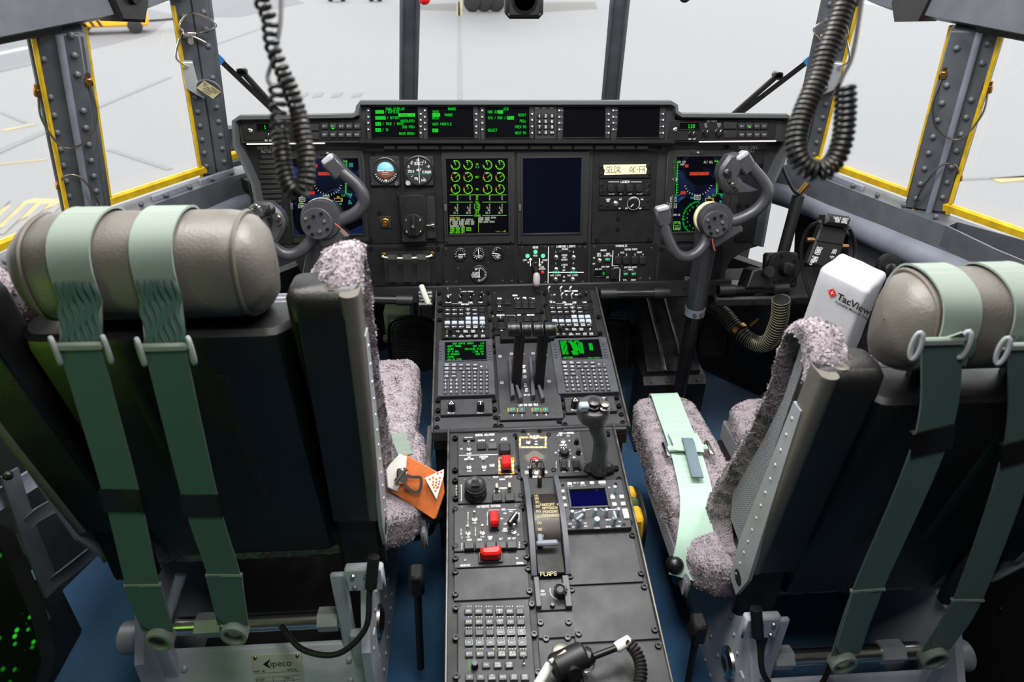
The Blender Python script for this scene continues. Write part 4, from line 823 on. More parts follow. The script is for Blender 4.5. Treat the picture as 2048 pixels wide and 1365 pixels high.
d.toggle(1231, 407, .013, .1, 5); d.lamp(1231, 407, 2.2, 'red', ht=.014); d.knob(1267, 407, 9, .013, mark=225, flut=12); d.arc(1267, 407, 12.5, 0, 360, .9, 'text'); d.t('LASER', 1216, 399, 3); d.t('ARM', 1216, 402.5, 3); d.t('OFF', 1241, 399, 3); d.t('ON', 1239, 417, 3); d.t('OFF', 1253, 417, 3); d.t('ARM', 1280, 417, 3); d.t('RWR', 1284, 399, 3)
for x, y in ((1202, 411), (1295, 403), (1215, 414), (1287, 414)): d.screw(x, y, 3, 'fast')
d.done()
# ------------------------------------------------------------------ centre console body
con = thing('centre_console', 'black centre console between the two seats, stepped at the throttles', 'console', Matrix.Translation((0, 1.2, 0)))
def yz(poly, x0, x1):
    mb = MB(); n = len(poly); vs = [(x, y-1.2, z) for x in (x0, x1) for y, z in poly]
    fs = [tuple(range(n)), tuple(range(2*n-1, n-1, -1))]+[(i, n+i, n+(i+1) % n, (i+1) % n) for i in range(n)]; return mb.add(vs, fs)
def zu(y): return .42+.215*(y-.75)
def zl(y): return .434+.19*(y-.75)
obj('upper_body', yz([(1.232, zu(1.232)-.05), (1.232, zu(1.232)), (1.80, zu(1.80)), (1.80, .12), (1.26, .12), (1.26, zu(1.232)-.06)], -.224, .224), M['board'], con, True)
obj('lower_body', yz([(.50, .05), (.50, zl(.5)), (1.245, zl(1.245)), (1.245, .05)], -.187, .187), M['board'], con, True)
ci = con.matrix_world.inverted()
for F, a, b, xs in ((UPPER, 1.225, 1.80, .226), (LOWER, .50, 1.235, .189)):
    for sg in (-1, 1):
        zf = zu if F is UPPER else zl
        o = obj('edge_rail', MB().box((0, 0, 0), (.005, (b-a)*1.02, .012), bev=.0015), M['rail'], con)
        o.location = (sg*xs, (a+b)/2-1.2, zf((a+b)/2)+.002); o.rotation_euler = (atan2(F.v.z, F.v.y), 0, 0)
obj('front_lip', MB().box((0, 1.232-1.2, zu(1.232)-.008), (.45, .012, .03), bev=.003), M['plate'], con)
cs = MB().lathe((0, 0, -.001), (0, 0, 1), [(.0062, 0), (.0062, .004), (.005, .0065), (.0032, .0065), (.0028, .0035), (.0004, .0035)], 12).mesh('fastener_shape', [M['fast']])
def confast(F, lst, h=.003):
    for x, y in lst:
        a, b = F.at(x, y, h); o = link('fastener', cs, con); o.matrix_world = F.M(a, b, h)
confast(UPPER, [(878, 588), (881, 608), (880, 622), (879, 641), (976, 587), (977, 608), (979, 641), (1077, 588), (1090, 588), (1091, 612), (1180, 605), (1092, 645), (985, 625), (1083, 625), (988, 661), (989, 674), (990, 692), (992, 704), (1095, 705), (876, 802), (876, 822), (875, 840), (874, 857), (988, 801), (989, 820), (991, 837), (991, 854), (1002, 854), (1123, 799), (1124, 816), (1125, 833), (1118, 845), (1130, 851), (1233, 796), (1238, 813), (1242, 831), (1245, 847), (1197, 635), (1200, 668), (1117, 829)])
confast(LOWER, [(910, 878), (910, 942), (910, 963), (911, 998), (911, 1021), (911, 1094), (911, 1119), (911, 1146), (911, 1191), (912, 1218), (912, 1278), (913, 1355), (1030, 874), (1035, 938), (1038, 958), (1041, 994), (1043, 1017), (1049, 1088), (1053, 1116), (1056, 1140), (1059, 1185), (1063, 1211), (1068, 1271), (1076, 1347), (1047, 866), (1079, 866), (1097, 872), (1107, 943), (1215, 869), (1232, 938), (1238, 960), (1259, 1046), (1264, 1073), (1282, 1149), (1288, 1176), (1309, 1262), (1316, 1294), (1129, 1077), (1140, 1155), (1143, 1182), (1157, 1270), (1162, 1301), (1092, 1280), (1135, 1278), (1081, 1248), (1137, 1247), (1046, 1009)])
UG, LG = 'upper console', 'lower console'
# ------------------------------------------------------------------ blank cover plates
def blank(F, rect, label, m='plate'):
    return Mod(F, rect, 'blank_cover_plate', label, 'cover plate', None, .001, .003, m, .0008, 'cover', .006)
blank(UPPER, (868, 831, 994, 862), 'plain black cover plate below the left HEADING and COURSE knobs')
blank(UPPER, (996, 843, 1122, 862), 'plain black cover strip below the throttle quadrant')
blank(UPPER, (1124, 829, 1250, 861), 'plain black cover plate behind the grip of the hand controller')
blank(LOWER, (908, 1136, 1058, 1199), 'plain black cover plate between red override guard and intercom keypad')
blank(LOWER, (1127, 1063, 1276, 1168), 'scuffed black cover plate directly below the blue-screen radio unit')
blank(LOWER, (1143, 1171, 1308, 1283), 'large plain black cover plate beside the friction knob')
blank(LOWER, (1164, 1287, 1338, 1400), 'rearmost black cover plate under the coiled microphone cord')
blank(LOWER, (1075, 1224, 1148, 1276), 'small cover plate with two round screws below the friction knob')
blank(LOWER, (1081, 1280, 1157, 1400), 'cover plate under the boom microphone')
# ------------------------------------------------------------------ lights panels
for x0, x1, lab, txt, tg, lv in ((884, 976, 'left panel of PILOT LIGHTS switches at the head of the console', 'PILOT LIGHTS', [(896, 592, .024), (921, 591, .02)], []),
                           (1092, 1182, 'right panel of COPILOT LIGHTS levers at the head of the console', 'COPILOT LIGHTS', [(1102, 604, .02)], [(1098, 584), (1122, 584), (1141, 584), (1124, 597), (1144, 597)])):
    d = Mod(UPPER, (x0, 581, x1, 611), 'lights_panel', lab, 'control panel', None, .001, .004, 'panel')
    for x, y, L in tg: d.toggle(x, y, L, .2, 4.4)
    for x, y in lv:
        a, b = d.p(x, y); d.part('dimmer_lever', MB().tube(spline([(a, b, .003), (a-.002, b+.003, .013), (a+.003, b+.008, .017)], 4), [.0018]*4+[.0026]*5, 8), 'alu')
    for i, x in enumerate([x0+13, x0+37, x0+57, x0+77]):
        if not lv: d.knob(x, 598 if i else 599, 4, .01, 'knob', 'dimmer_knob', 90)
        d.t(('DISPLAY', 'PANEL', 'FLOOD', 'FLASH')[i], x, 605, 2.6); d.t(('OFF', 'BRT', 'NIGHT', 'OVER')[i], x+4, 590, 2.4)
        if not lv and i: d.knob(x+2, 588, 3.4, .01, 'knob', 'dimmer_knob', 60)
    d.t(txt, (x0+x1)/2+5, 582.5, 3.4); d.ln([(x0+20, 608), (x1-30, 608)], .7); d.t('SIDE & DUST', (x0+x1)/2, 609.5, 2.4)
    if lv: d.knob(1160, 592, 4, .01, 'knob', 'dimmer_knob', 90); d.knob(1172, 588, 3.4, .01, 'knob', 'dimmer_knob', 60)
    d.done()
# ------------------------------------------------------------------ intercom keypads
ROWS = [['VHF1', 'UHF1', 'HF1', 'LINK16|A', 'HSAT', ''], ['VHF2', 'UHF2', 'HF2', 'LINK16|B', 'CSAT', ''], ['', '', '', 'VOR1', 'TAC1', 'ADF|1/2'], ['PVT', 'MKR', 'DME', 'VOR2', 'TAC2', 'ADF'], ['NET1', 'NET2', 'NET3', 'NET4|SECURE', 'NET5|SECURE', 'CALL']]
def amu(F, rect, top, bot, ys, kw, kh, label, leds, big):
    d = Mod(F, rect, 'intercom_keypad', label, 'keypad', 'intercom keypads', .001, .005, 'plate' if big else 'panel', .0012)
    X = lambda i, y: top[i]+(bot[i]-top[i])*(y-ys[0])/(ys[-1]-ys[0]); ts = kh*(.25 if big else .3)
    for r in range(5):
        for c in range(6):
            m = 'keyl' if (r == 3 or (r == 2 and c > 2)) else 'keyg' if big else 'key'
            k = 'keyg' if (m == 'keyl' and big) else m
            x = X(c, ys[r]); d.key(x, ys[r], kw, kh, .005, k, 'push_button', ROWS[r][c] or None, 'text', ts)
            if m == 'keyl' and big:
                a, b = d.p(x, ys[r], .010); w, h = kw*d.sx*.43, kh*d.sy*.4
                d.ink.line([(a-w, b-h), (a+w, b-h), (a+w, b+h), (a-w, b+h)], .0008, 'cyan' if 0 else 'keyl', .0103, True)
            for j in range(3):
                lx = x+(j-1)*kw*.32; ly = ys[r]-kh*.72
                on = (r, c, j) in leds; d.fl(lx-kw*.05, ly-kh*.06, lx+kw*.05, ly+kh*.06, leds[(r, c, j)] if on else 'textd' if not big else 'dull')
    for i, t in ((1.55, 'VOL'), (2.6, 'VOX/|SENS'), (3.65, 'CORD|RAD')):
        x = X(0, ys[5])+(X(5, ys[5])-X(0, ys[5]))*i/5; d.key(x, ys[5], kw, kh, .005, 'keyg' if big else 'key', 'push_button', t, 'text', ts)
    x = X(0, ys[5])+kw*.55; d.knob(x+kw*.1, ys[5], kw*.36, .016, 'knob', 'volume_knob'); d.toggle(X(5, ys[5])-kw*.05, ys[5], .017, .3, kw*.2)
    for j in range(7): y = ys[5]+kh*(.7-.24*j); d.fl(x-kw*.62, y, x-kw*.46, y+kh*.12, 'grn' if big else 'amber')
    for c in range(6): d.key(X(c, ys[6]), ys[6], kw, kh, .005, 'keyg' if big else 'key', 'push_button', ('TX', 'PA', 'PA|GAIN', 'MUTE', 'ICS|PTT', 'RAD|PTT')[c], 'text', ts)
    for x, y in ((rect[0]+4, rect[1]+8), (rect[2]-5, rect[1]+8)): d.screw(x, y, 2.4 if not big else 4, 'fast')
    d.done(); return d
amu(UPPER, (884, 613, 977, 676), (895.5, 909.4, 922.5, 936, 949.7, 963.5), (893.5, 908, 922.5, 937, 951.5, 966), (620, 628, 636, 644.4, 654, 663, 672.5), 11, 6.2, 'small intercom keypad at the upper left of the console', {(0, 0, 0): 'magen', (1, 0, 0): 'magen', (4, 0, 0): 'magen', (1, 0, 1): 'magen', (4, 0, 2): 'magen'}, 0)
amu(UPPER, (1094, 610, 1190, 673), (1105, 1118.5, 1132, 1145, 1159, 1172), (1115, 1128, 1142, 1156, 1170, 1183), (616, 624, 632.5, 641, 650, 659, 668.5), 11, 6.2, 'small intercom keypad at the upper right of the console', {}, 0)
amu(LOWER, (915, 1202, 1066, 1400), (937, 957.5, 978, 999, 1019.5, 1040), (939, 961.5, 984, 1006, 1028, 1050), (1223, 1244, 1265, 1286, 1308, 1330, 1354.5), 16.5, 13, 'large intercom keypad with NET buttons at the bottom of the console', {(0, 0, 0): 'magen', (1, 0, 0): 'magen', (4, 0, 0): 'magen', (4, 0, 1): 'gled', (4, 0, 2): 'lime', (4, 2, 0): 'magen', (4, 2, 1): 'lime'}, 1)
# ------------------------------------------------------------------ navigation keyboards
def z3(x, y): return 840+x/4.2667, 560+y/4.2667
def cni(rect, label, ref=None):
    d = Mod(UPPER, rect, 'navigation_keyboard', label, 'keyboard', 'navigation keyboards', .001, .012, 'unitg', .002)
    if ref: d.p = ref.p; d.sx, d.sy = ref.sx, ref.sy
    d.window(890, 684, 971.5, 723, m='scrk', rim=2, rm='unitg')
    for y in (555, 578, 602, 626, 650, 672):
        for x in (172, 601): d.key(*z3(x+(y-610)*(.03 if x > 500 else -.03), y), 6.2, 3.6, .003, 'keyg', 'line_key')
    def K(x, y, w, h, t, n='letter_key', ts=2.4): q = z3(x, y); d.key(q[0], q[1], w, h, .004, 'keyg', n, t, 'text', ts)
    for r, y in enumerate((725, 757)):
        for c, x in enumerate((228, 290, 350, 410, 470)): K(x, y, 11, 5.6, (('PREV|PAGE', 'NEXT|PAGE', 'LEGS', 'TOLD', 'INDX'), ('COMM|TUNE', 'NAV|TUNE', 'IFF', 'DIR', 'MARK'))[r][c], 'function_key', 1.6)
    K(525, 740, 7, 12, 'BRT', 'function_key', 1.8); K(568, 740, 5, 12, '*|*', 'function_key', 1.8)
    for r, y in enumerate((788, 820)):
        for c, x in enumerate((228, 288)): K(x, y, 11, 6, (('EXEC', 'MSG'), ('NAV|CTRL', 'CAPS'))[r][c], 'function_key', 1.6)
    for r, y in enumerate((788, 820, 852, 886, 918, 951)):
        for c, x in enumerate((372, 421, 470, 520, 570)): K(x, y, 7.4, 5.2, ('ABCDE', 'FGHIJ', 'KLMNO', 'PQRST', 'UVWXY', 'Z /-<')[r][c].strip() or None)
    mk = MB().lathe((0, 0, -.001), (0, 0, 1), [(.0052, 0), (.0050, .004), (.0038, .005)], 14).mesh('round_key_shape', [M['keyg']])
    for r, y in enumerate((857, 890, 922, 957)):
        for c, x in enumerate((217, 265, 313)): a, b = d.p(*z3(x, y), .016); link('number_key', mk, d.root, (a, b, .012)); d.ink.text(('123', '456', '789', '.0+')[r][c], a, b, .005, 'text', h=.0175)
    d.ln([z3(322, 775), z3(590, 770)], .8, 'textk'); d.G = lambda t, x, y, al=0, h=4: d.t(t, *z3(x, y), h, 'grn', al, z=d.z, w=.15, sx=1.25)
    return d
d = L = cni((876, 679, 988, 791), 'navigation keyboard with green index page, left of the throttles')
d.G('MSN CMPTR INDEX', 280, 547); d.G('1/2', 546, 543, 1); d.G('<SOFT PANEL', 228, 570); d.G('DEF SYS>', 546, 566, 1); d.G('<ECBS', 228, 593); d.G('TACTICAL PLOT>', 546, 588, 1); d.G('<WT & BAL', 228, 615); d.G('LINK 16>', 546, 611, 1); d.G('<V SPEEDS', 228, 638); d.G('ACS #>', 546, 633, 1); d.G('<IPRA', 228, 661); d.G('<EO-IR CTRL', 228, 684); d.done()
R_ = cni((1107, 675, 1226, 786), 'navigation keyboard with dense green message page, right of the throttles', L); d = R_
d.G('ACARS AOC 0001', 228, 547)
for i in range(9): d.G('NZ'[i % 2]+'7XH8M B0A1 W'[i % 5:][:6], 226, 563+i*11, 0, 2.6); d.G('BBBB#M', 310+4*i % 24, 558+i*12, 0, 2.8); d.G('4KHB6', 376, 558+i*12, 0, 2.8) if i < 8 else None; d.G('N0H#', 470, 566+i*10, 0, 2.6) if i < 6 else None
d.G('<RETURN', 226, 686); d.G('MSN DATA>', 548, 686, 1); d.done()
# heading and course knobs
for rect, ks, lab, nm in (((881, 798, 985, 829), ((903, 812), (961, 812)), 'left panel with HEADING and COURSE knobs', 'a'), ((1130, 794, 1232, 824), ((1150, 806), (1207, 804)), 'right panel with HEADING and COURSE knobs behind the hand controller', 'b')):
    d = Mod(UPPER, rect, 'heading_panel', lab, 'control panel', None, .001, .012, 'plate')
    for (x, y), t in zip(ks, ('HEADING', 'COURSE')):
        d.knob(x, y, 7, .024, 'knob', 'rotary_knob', None, 10, 1.12); a, b = d.p(x, y, .012+.0148); z = .012+.0257
        if t == 'HEADING': d.ink.line([(a-.005, b-.004), (a+.005, b-.004), (a, b+.005)], .0012, 'text', z, True)
        else: d.ink.line([(a-.004, b+.004), (a+.004, b+.004)], .0014, 'text', z); d.ink.line([(a, b+.004), (a, b-.005)], .0014, 'text', z)
        d.t(t, x-1, y+14, 3.2)
    d.screw(rect[0]+8, rect[1]+4, 2.6); d.screw(rect[2]-9, rect[3]-6, 2.6); d.done()
# radar panels
d = Mod(UPPER, (984, 581, 1083, 627), 'radar_mode_unit', 'RADAR control panel with six mode buttons above the throttles', 'control panel', None, .001, .005, 'panel')
d.t('RADAR', 1030, 591.5, 3.4); d.t('POWER', 999, 597.5, 3); d.t('MODE', 1049, 596, 3); d.ln([(1029, 599), (1029, 596.5), (1040, 596.5)], .7); d.ln([(1058, 596.5), (1069, 596.5), (1069, 599)], .7); d.t('TEST', 999, 612.5, 2.8)
for x, y, w, h in ((998.5, 604, 13, 9), (1015, 603.5, 13, 10), (999.5, 617.5, 13, 8)): d.key(x, y, w, h, .006)
for i in range(6): d.key(1036+14.5*(i % 3), 602.5+9*(i//3), 13, 8, .006); d.t(('MAP', 'WX', 'MGM', 'SP', 'WS', 'BCN')[i], 1036+15*(i % 3), 617.5 if i > 2 else 597.5, 2.4)
for x, y in ((989, 585), (1078, 584), (988, 623), (1080, 623)): d.screw(x, y, 2.4)
d.done()
d = Mod(UPPER, (986, 628.5, 1085, 668), 'radar_function_unit', 'radar panel with INTENSITY knob and FUNCTION buttons, partly hidden by throttle handles', 'control panel', None, .001, .005, 'panel')
d.t('INTENSITY', 1001, 631, 3.2); d.t('GAIN', 1038, 630.5, 3); d.t('FUNCTION', 1061, 630.5, 3.2); d.ln([(986, 634), (986, 631.5)], .7); d.ln([(1012, 631), (1030, 631), (1030, 633)], .7)
d.knob(1002, 640, 6, .012, mark=110, flut=10)
for x, y, w in ((1024, 640, 13), (1039, 640, 10), (1054, 637.5, 12), (1071, 637, 13), (1003, 653, 14)): d.key(x, y, w, 8.5, .006)
d.t('SEL', 1003, 660.5, 2.8); d.done()
# throttle quadrant
d = Mod(UPPER, (994, 671, 1115, 839), 'throttle_quadrant', 'black quadrant plate with two long slots for the throttle levers', 'throttle quadrant', None, .001, .008, 'plate', .0015)
d.slab(1001, 672, 1106, 688, .016, 'panel', 'raised_guard')
for s, (xa, xb) in enumerate(((1020, 1039), (1061, 1083))):
    q = [d.p(x, y) for x, y in ((xa, 806.5), (xb+4, 806.5), (xb-6, 722), (xa-4 if s == 0 else xa-3, 722))]
    d.part('slot', MB().prism(q, 0, d.h+.0008), 'black', flat=True)
    for k in (0, 1):
        e = [d.p(x, y) for x, y in (((xa-2, 724), (xa+4, 800)), ((xb-7, 780), (xb+1, 805)))[k]]
        d.part('slot_lip', MB().prism([(e[0][0]-.002, e[0][1]), (e[0][0]+.004, e[0][1]), (e[1][0]+.006, e[1][1]), (e[1][0]-.003, e[1][1]-.004)], d.h, d.h+.018, bev=.001), 'unitg')
for t, x, y, h in (('TAKE', 1048, 732, 3), ('OFF', 1048, 735.5, 3), ('MAX', 1049, 741, 3), ('CONT', 1049, 744.5, 3), ('FLT', 1051, 769, 3), ('IDLE', 1051, 773, 3), ('GND', 1053, 778.5, 3), ('IDLE', 1053, 782.5, 3), ('MAX REV', 1054, 790.5, 3), ('LOW SPD GND IDLE', 1057, 810.5, 4), ('1', 1027, 831, 4), ('2', 1044, 831, 4), ('3', 1074, 830.5, 4), ('4', 1092, 830, 4)): d.t(t, x, y, h)
for i, x in enumerate((1025, 1043.5, 1073, 1090.5)): d.key(x, 819.5, 14, 10, .005, 'keyg', 'annunciator_key', ('OFF', '#', 'OFF', 'ON')[i], 'gled', 3.4); d.fl(x-9.2, 817, x-8, 824, 'yel')
for x, y in ((1000, 713), (1091, 710), (1004, 766), (1098, 763), (1050, 754), (1023, 708), (1045, 708), (1066, 707)): d.screw(x, y, 4, 'alu')
for x, y in ((1001, 830), (1115-5, 829), (1009, 819), (1106, 815)): d.screw(x, y, 4, 'dull')
d.done()
# four throttle levers
for i, (x0, x1, xb) in enumerate(((1014.5, 1040, 1028), (1041.5, 1063, 1034), (1065, 1086.5, 1072), (1088, 1113, 1079))):
    h = .17; ya, yb = 659.5, 777
    A = UPPER.at(x0, ya, h); B = UPPER.at(x1, ya, h); C = UPPER.at(xb, yb, 0); c = ((A[0]+B[0])/2, A[1])
    root = thing('throttle_lever', ('leftmost of the four black throttle levers, widest handle at the left end', 'second throttle lever from the left, sharing the left slot', 'third throttle lever from the left, left one in the right slot', 'rightmost of the four black throttle levers, handle at the right end')[i], 'lever', UPPER.M(C[0], C[1], 0), 'throttle levers')
    hx, hy = c[0]-C[0], c[1]-C[1]; w = B[0]-A[0]; ax = (UPPER.at(1040 if i < 2 else 1087, ya, h)[0]-C[0]); off = (-.006, .006)[i % 2]
    obj('lever_arm', MB().tube([(0, -.01, -.03), (0, 0, .01), (hx*.1+(ax+off-0)*.25*1, hy*.28, .055), (ax+off, hy*.95, h-.012)], [.013, .013, .0095, .0085], prof=[(1, .62), (1, -.62), (-1, -.62), (-1, .62)], up=(0, 1, .3)), M['knob'], root)
    hd = obj('handle', MB().lathe((hx-w/2+.0006, hy, h), (1, 0, 0), [(.012, 0), (.0165, .001), (.0175, .003), (.0175, w-.0042), (.0165, w-.0022), (.012, w-.0012)], 28), M['knob'], root)
    for k in (0.0022, w-.0036): obj('worn_ring', MB().lathe((hx-w/2+k, hy, h), (1, 0, 0), [(.0170, 0), (.01775, .0004), (.01775, .0008), (.0170, .0012)], 28), M['dull'], hd)
# ------------------------------------------------------------------ lower console panels
def z4(x, y): return 860+x/4.2667, 840+y/4.2667
def lm(rect, name, label, cat='control panel', m='plate', th=.006): return Mod(LOWER, rect, name, label, cat, None, .001, th, m, .0012)
def T(d, L, s=4.2):
    for t in L: d.t(t[0], *z4(t[1], t[2]), t[3] if len(t) > 3 else s, rot=t[4] if len(t) > 4 else 0)
def guard(d, x, y, w, h, name='guarded_switch', m='red', lie=False):
    """hinged switch guard: a rounded cap with a notch and cheeks"""
    a = d.p(x-w/2, y+h/2, .012); b = d.p(x+w/2, y-h/2, .012); cx, cy, W_, H_ = (a[0]+b[0])/2, (a[1]+b[1])/2, b[0]-a[0], b[1]-a[1]
    o = d.part(name, MB().box((cx, cy, d.h+.002), (W_*1.15, H_*1.1, .004), bev=.001), 'key'); mb = MB()
    if lie:
        pr = [(-.5, .15), (-.42, .32), (.42, .5), (.5, .42), (.5, -.1), (.35, -.42), (-.3, -.42), (-.5, -.12), (-.43, .02)]
        mb.prism([(cx+px*W_, cy+py*H_) for px, py in pr], d.h+.008, d.h+.03, bev=.004)
    else:
        yy = [(-.5, .010), (-.5, .022), (-.38, .027), (.3, .024), (.46, .018), (.5, .008), (.3, .004), (-.3, .006)]
        vs = []
        for sx in (-1, 1):
            for py, pz in yy: vs.append((cx+sx*W_/2*(.92), cy+py*H_, d.h+pz))
        n = len(yy); mb.add(vs, [tuple(range(n))[::-1], tuple(range(n, 2*n))]+[(i, (i+1) % n, n+(i+1) % n, n+i) for i in range(n)])
        mb.box((cx-W_*.36, cy-H_*.12, d.h+.02), (W_*.16, H_*.7, .016), bev=.0015).box((cx+W_*.36, cy-H_*.12, d.h+.02), (W_*.16, H_*.7, .016), bev=.0015)
    g = d.part('guard', mb, m, o)
    if not lie: d.part('guard_slot', MB().box((cx, cy-H_*.35, d.h+.0205), (W_*.42, H_*.16, .012), bev=.002), 'key', o)
    return o
def stripes(d, x0, y0, x1, y1, n, ring=None):
    """hazard border printed on the panel"""
    def band(ax, ay, bx, by):
        L = max(abs(bx-ax), abs(by-ay)); k = max(2, int(L/4.2)); hor = abs(bx-ax) > abs(by-ay)
        for i in range(k):
            t0, t1 = i/k, (i+1)/k; m = 'yel' if i % 2 == 0 else 'white'
            if hor: q = [(ax+(bx-ax)*t0, ay), (ax+(bx-ax)*t1, ay), (ax+(bx-ax)*t1+1, by), (ax+(bx-ax)*t0+1, by)]
            else: q = [(ax, ay+(by-ay)*t0), (bx, ay+(by-ay)*t0-1.5), (bx, ay+(by-ay)*t1-1.5), (ax, ay+(by-ay)*t1)]
            d.ink.poly([d.p(*p) for p in q][::-1], m, d.h+.0003)
    r = ring or (x1-x0)
    band(x0, y0, x1, y0+n); band(x0, y1-n, x1, y1); band(x0, y0, x0+n, y1); band(x1-n, y0, x1, y1)
d = lm((916, 868, 1033, 950), 'aerial_delivery_panel', 'AERIAL DELIVERY panel with a red guarded switch on yellow stripes')
T(d, [('AERIAL DELIVERY', 470, 130, 4.6), ('RAMP/DOOR', 330, 155, 3.2), ('CAUTION', 438, 178, 3.4), ('JUMP', 530, 175, 3.4), ('CHUTE', 635, 160, 3.6), ('REL ARM', 630, 172, 3), ('OFF', 270, 250, 3), ('CLOSE', 333, 290, 3.2), ('AIR', 333, 322, 3.6), ('DEFLECTOR', 333, 338, 3.6), ('COMPUTER', 458, 317, 3.6), ('DROP', 458, 333, 3.6), ('28-VOLT', 530, 385, 2.8), ('LIGHTS', 530, 396, 2.8), ('CLOSE', 335, 437, 3.2), ('MAN', 462, 433, 3.2), ('ALARM', 643, 303, 3.4)])
d.ln([z4(250, 306), z4(575, 298)], 1.2); d.slab(*z4(283, 165), *z4(382, 190), .006, 'key', 'switch_block')
for x, y in ((333, 250), (333, 405), (462, 402)): d.toggle(*z4(x, y), .026, -.05, 5)
d.key(*z4(440, 222), 18, 13, .006, 'key', 'annunciator_key'); d.key(*z4(533, 220), 18, 12, .006, mat('annunciator_green', (30, 60, 52), .4).name if 0 else 'keyg', 'annunciator_key')
a = z4(637, 230); d.key(a[0], a[1], 23, 18, .014, 'bezel', 'guarded_switch', None, bev=.003)
stripes(d, 996.8, 916.5, 1028, 949, 7); guard(d, 1012, 930, 17, 27)
for x, y in ((265, 212), (428, 155), (680, 135), (690, 285), (268, 455), (567, 445)): d.screw(*z4(x, y), 2.8)
d.done()
d = lm((916, 952, 1043, 1006), 'autopilot_panel', 'autopilot panel with a large ribbed black wheel and PITCH and LAT buttons')
T(d, [('PILOT', 562, 490, 3.8), ('COPILOT', 670, 487, 3.8), ('ENGAGE', 617, 510, 3.4), ('DISENGAGE', 620, 585, 3.4), ('PITCH', 570, 612, 4), ('LAT', 678, 608, 4)])
for i, t in enumerate('AFCS'): d.t(t, *z4(225, 568+25*i), 3.6)
d.ln([z4(267, 570), z4(268, 680)], 1); d.t('DN', *z4(267, 562), 2.6); d.t('UP', *z4(268, 688), 2.6)
a, b = d.p(*z4(388, 610), .018); R = 21*d.sx
o = d.part('pitch_wheel', MB().lathe((a, b, d.h-.001), (0, 0, 1), [(R*1.05, 0), (R*1.08, .004), (R*1.02, .008), (R*.8, .012), (R*.78, .02), (R*.95, .022), (R*.97, .034), (R*.86, .037), (R*.6, .034)], 36), 'knob')
rb = MB()
for i in range(36): t = 2*pi*i/36; rb.box((a+R*.97*cos(t), b+R*.97*sin(t), d.h+.028), (.0022, .0022, .012), R=None)
for i in range(6): rb.box((a, b-.006+i*.003, d.h+.037), (R*.7, .0014, .004))
d.part('wheel_ribs', rb, 'bezel', o)
for x, y in ((570, 560), (678, 555)): d.key(*z4(x, y), 7, 11, .016, 'nickel', 'paddle_switch')
d.key(*z4(573, 660), 18.5, 15, .008); d.key(*z4(683, 657), 18.5, 15, .008); d.screw(*z4(628, 608), 2.6); d.screw(*z4(505, 503), 2.6); d.screw(*z4(296, 513), 2.6); d.done()
d = lm((908, 1008, 1047, 1101), 'defensive_systems_panel', 'DEFENSIVE SYSTEMS panel with toggles and a red guarded switch')
T(d, [('DEFENSIVE SYSTEMS', 500, 740, 5), ('CMDS', 627, 768, 4), ('AUTO', 690, 783, 3), ('SEMI', 640, 800, 3), ('MAN', 612, 845, 3), ('BYP', 755, 800, 3), ('STBY', 645, 890, 3.2), ('STBY', 380, 883, 3.6), ('STBY', 322, 1003, 3.6), ('STBY', 447, 1000, 3.6), ('MAN', 640, 932, 4), ('PRGMS', 640, 950, 4), ('SRCH', 335, 1027, 4), ('MODE', 425, 1025, 4), ('HAND', 513, 1002, 4), ('OFF', 515, 1019, 4), ('ALT', 605, 1017, 4), ('TGT SEP', 697, 1014, 4)])
for s, x, y, st in (('MASTER', 325, 795, 19), ('ECM', 266, 940, 19), ('IRCM', 388, 925, 19), ('JETTISON', 490, 790, 15), ('MODE', 760, 810, 17), ('RWR', 272, 1062, 19), ('RWR', 762, 1050, 19)):
    for i, c in enumerate(s): d.t(c, *z4(x, y+st*i), 3.6)
d.ln([z4(500, 772), z4(590, 770)], 1); d.ln([z4(665, 768), z4(730, 768)], 1)
for x, y in ((380, 850), (322, 970), (447, 965), (716, 958)): d.toggle(*z4(x, y), .026, -.05, 5.2)
guard(d, 988, 1042, 16.5, 32)
d.knob(*z4(708, 850), 8, .02, 'knob', 'selector_knob', 45, 0, 1.1); a, b = d.p(*z4(706, 845), .03); d.part('pointer_bar', MB().box((0, 0, 0), (.03, .011, .014), bev=.003, R=Matrix.Rotation(radians(55), 3, 'Z')), 'knob', loc=(a, b, .026)); d.ink.line([(a-.006, b-.008), (a+.008, b+.012)], .0016, 'text', .0336)
for x in (335, 428, 520, 610, 700): d.key(*z4(x, 1070-(x-335)*.015), 19, 14, .009)
for x, y in ((272, 752), (733, 738), (272, 1010), (752, 985)): d.screw(*z4(x, y), 3)
d.done()
d = lm((908, 1103, 1054, 1134), 'override_panel', 'panel lettered OVERRIDE and NORMAL with a tilted red switch guard', th=.003)
d.t('OVERRIDE', *z4(300, 1245), 4.4); d.t('NORMAL', *z4(770, 1225), 4.4); guard(d, 981, 1112, 42, 22, lie=True)
for x, y in ((302, 1200), (742, 1185)): d.screw(*z4(x, y), 3)
d.done()
d = lm((1037, 865, 1102, 956), 'trim_panel', 'trim panel with hazard-striped tab switch and diamond-shaped rudder trim recess')
stripes(d, 1038.5, 874, 1093, 897, 3.4); d.toggle(*z4(838, 192), .026, .05, 5); T(d, [('ELEV TAB PWR', 885, 140, 3.2), ('NORM', 895, 162, 2.8), ('OFF', 908, 187, 3), ('EMER', 905, 210, 3), ('NOSE', 825, 443, 3), ('LEFT', 828, 457, 3.4), ('NOSE', 982, 440, 3), ('RIGHT', 985, 453, 3.4), ('RUDDER', 910, 488, 4.4), ('LWD', 842, 405, 2.8), ('RWD', 962, 400, 2.8)])
d.screw(*z4(947, 188), 2.8); d.screw(*z4(797, 395), 2.8)
q = [d.p(*z4(*p)) for p in ((795, 300), (870, 255), (915, 255), (988, 300), (985, 335), (930, 385), (850, 390), (800, 330))]
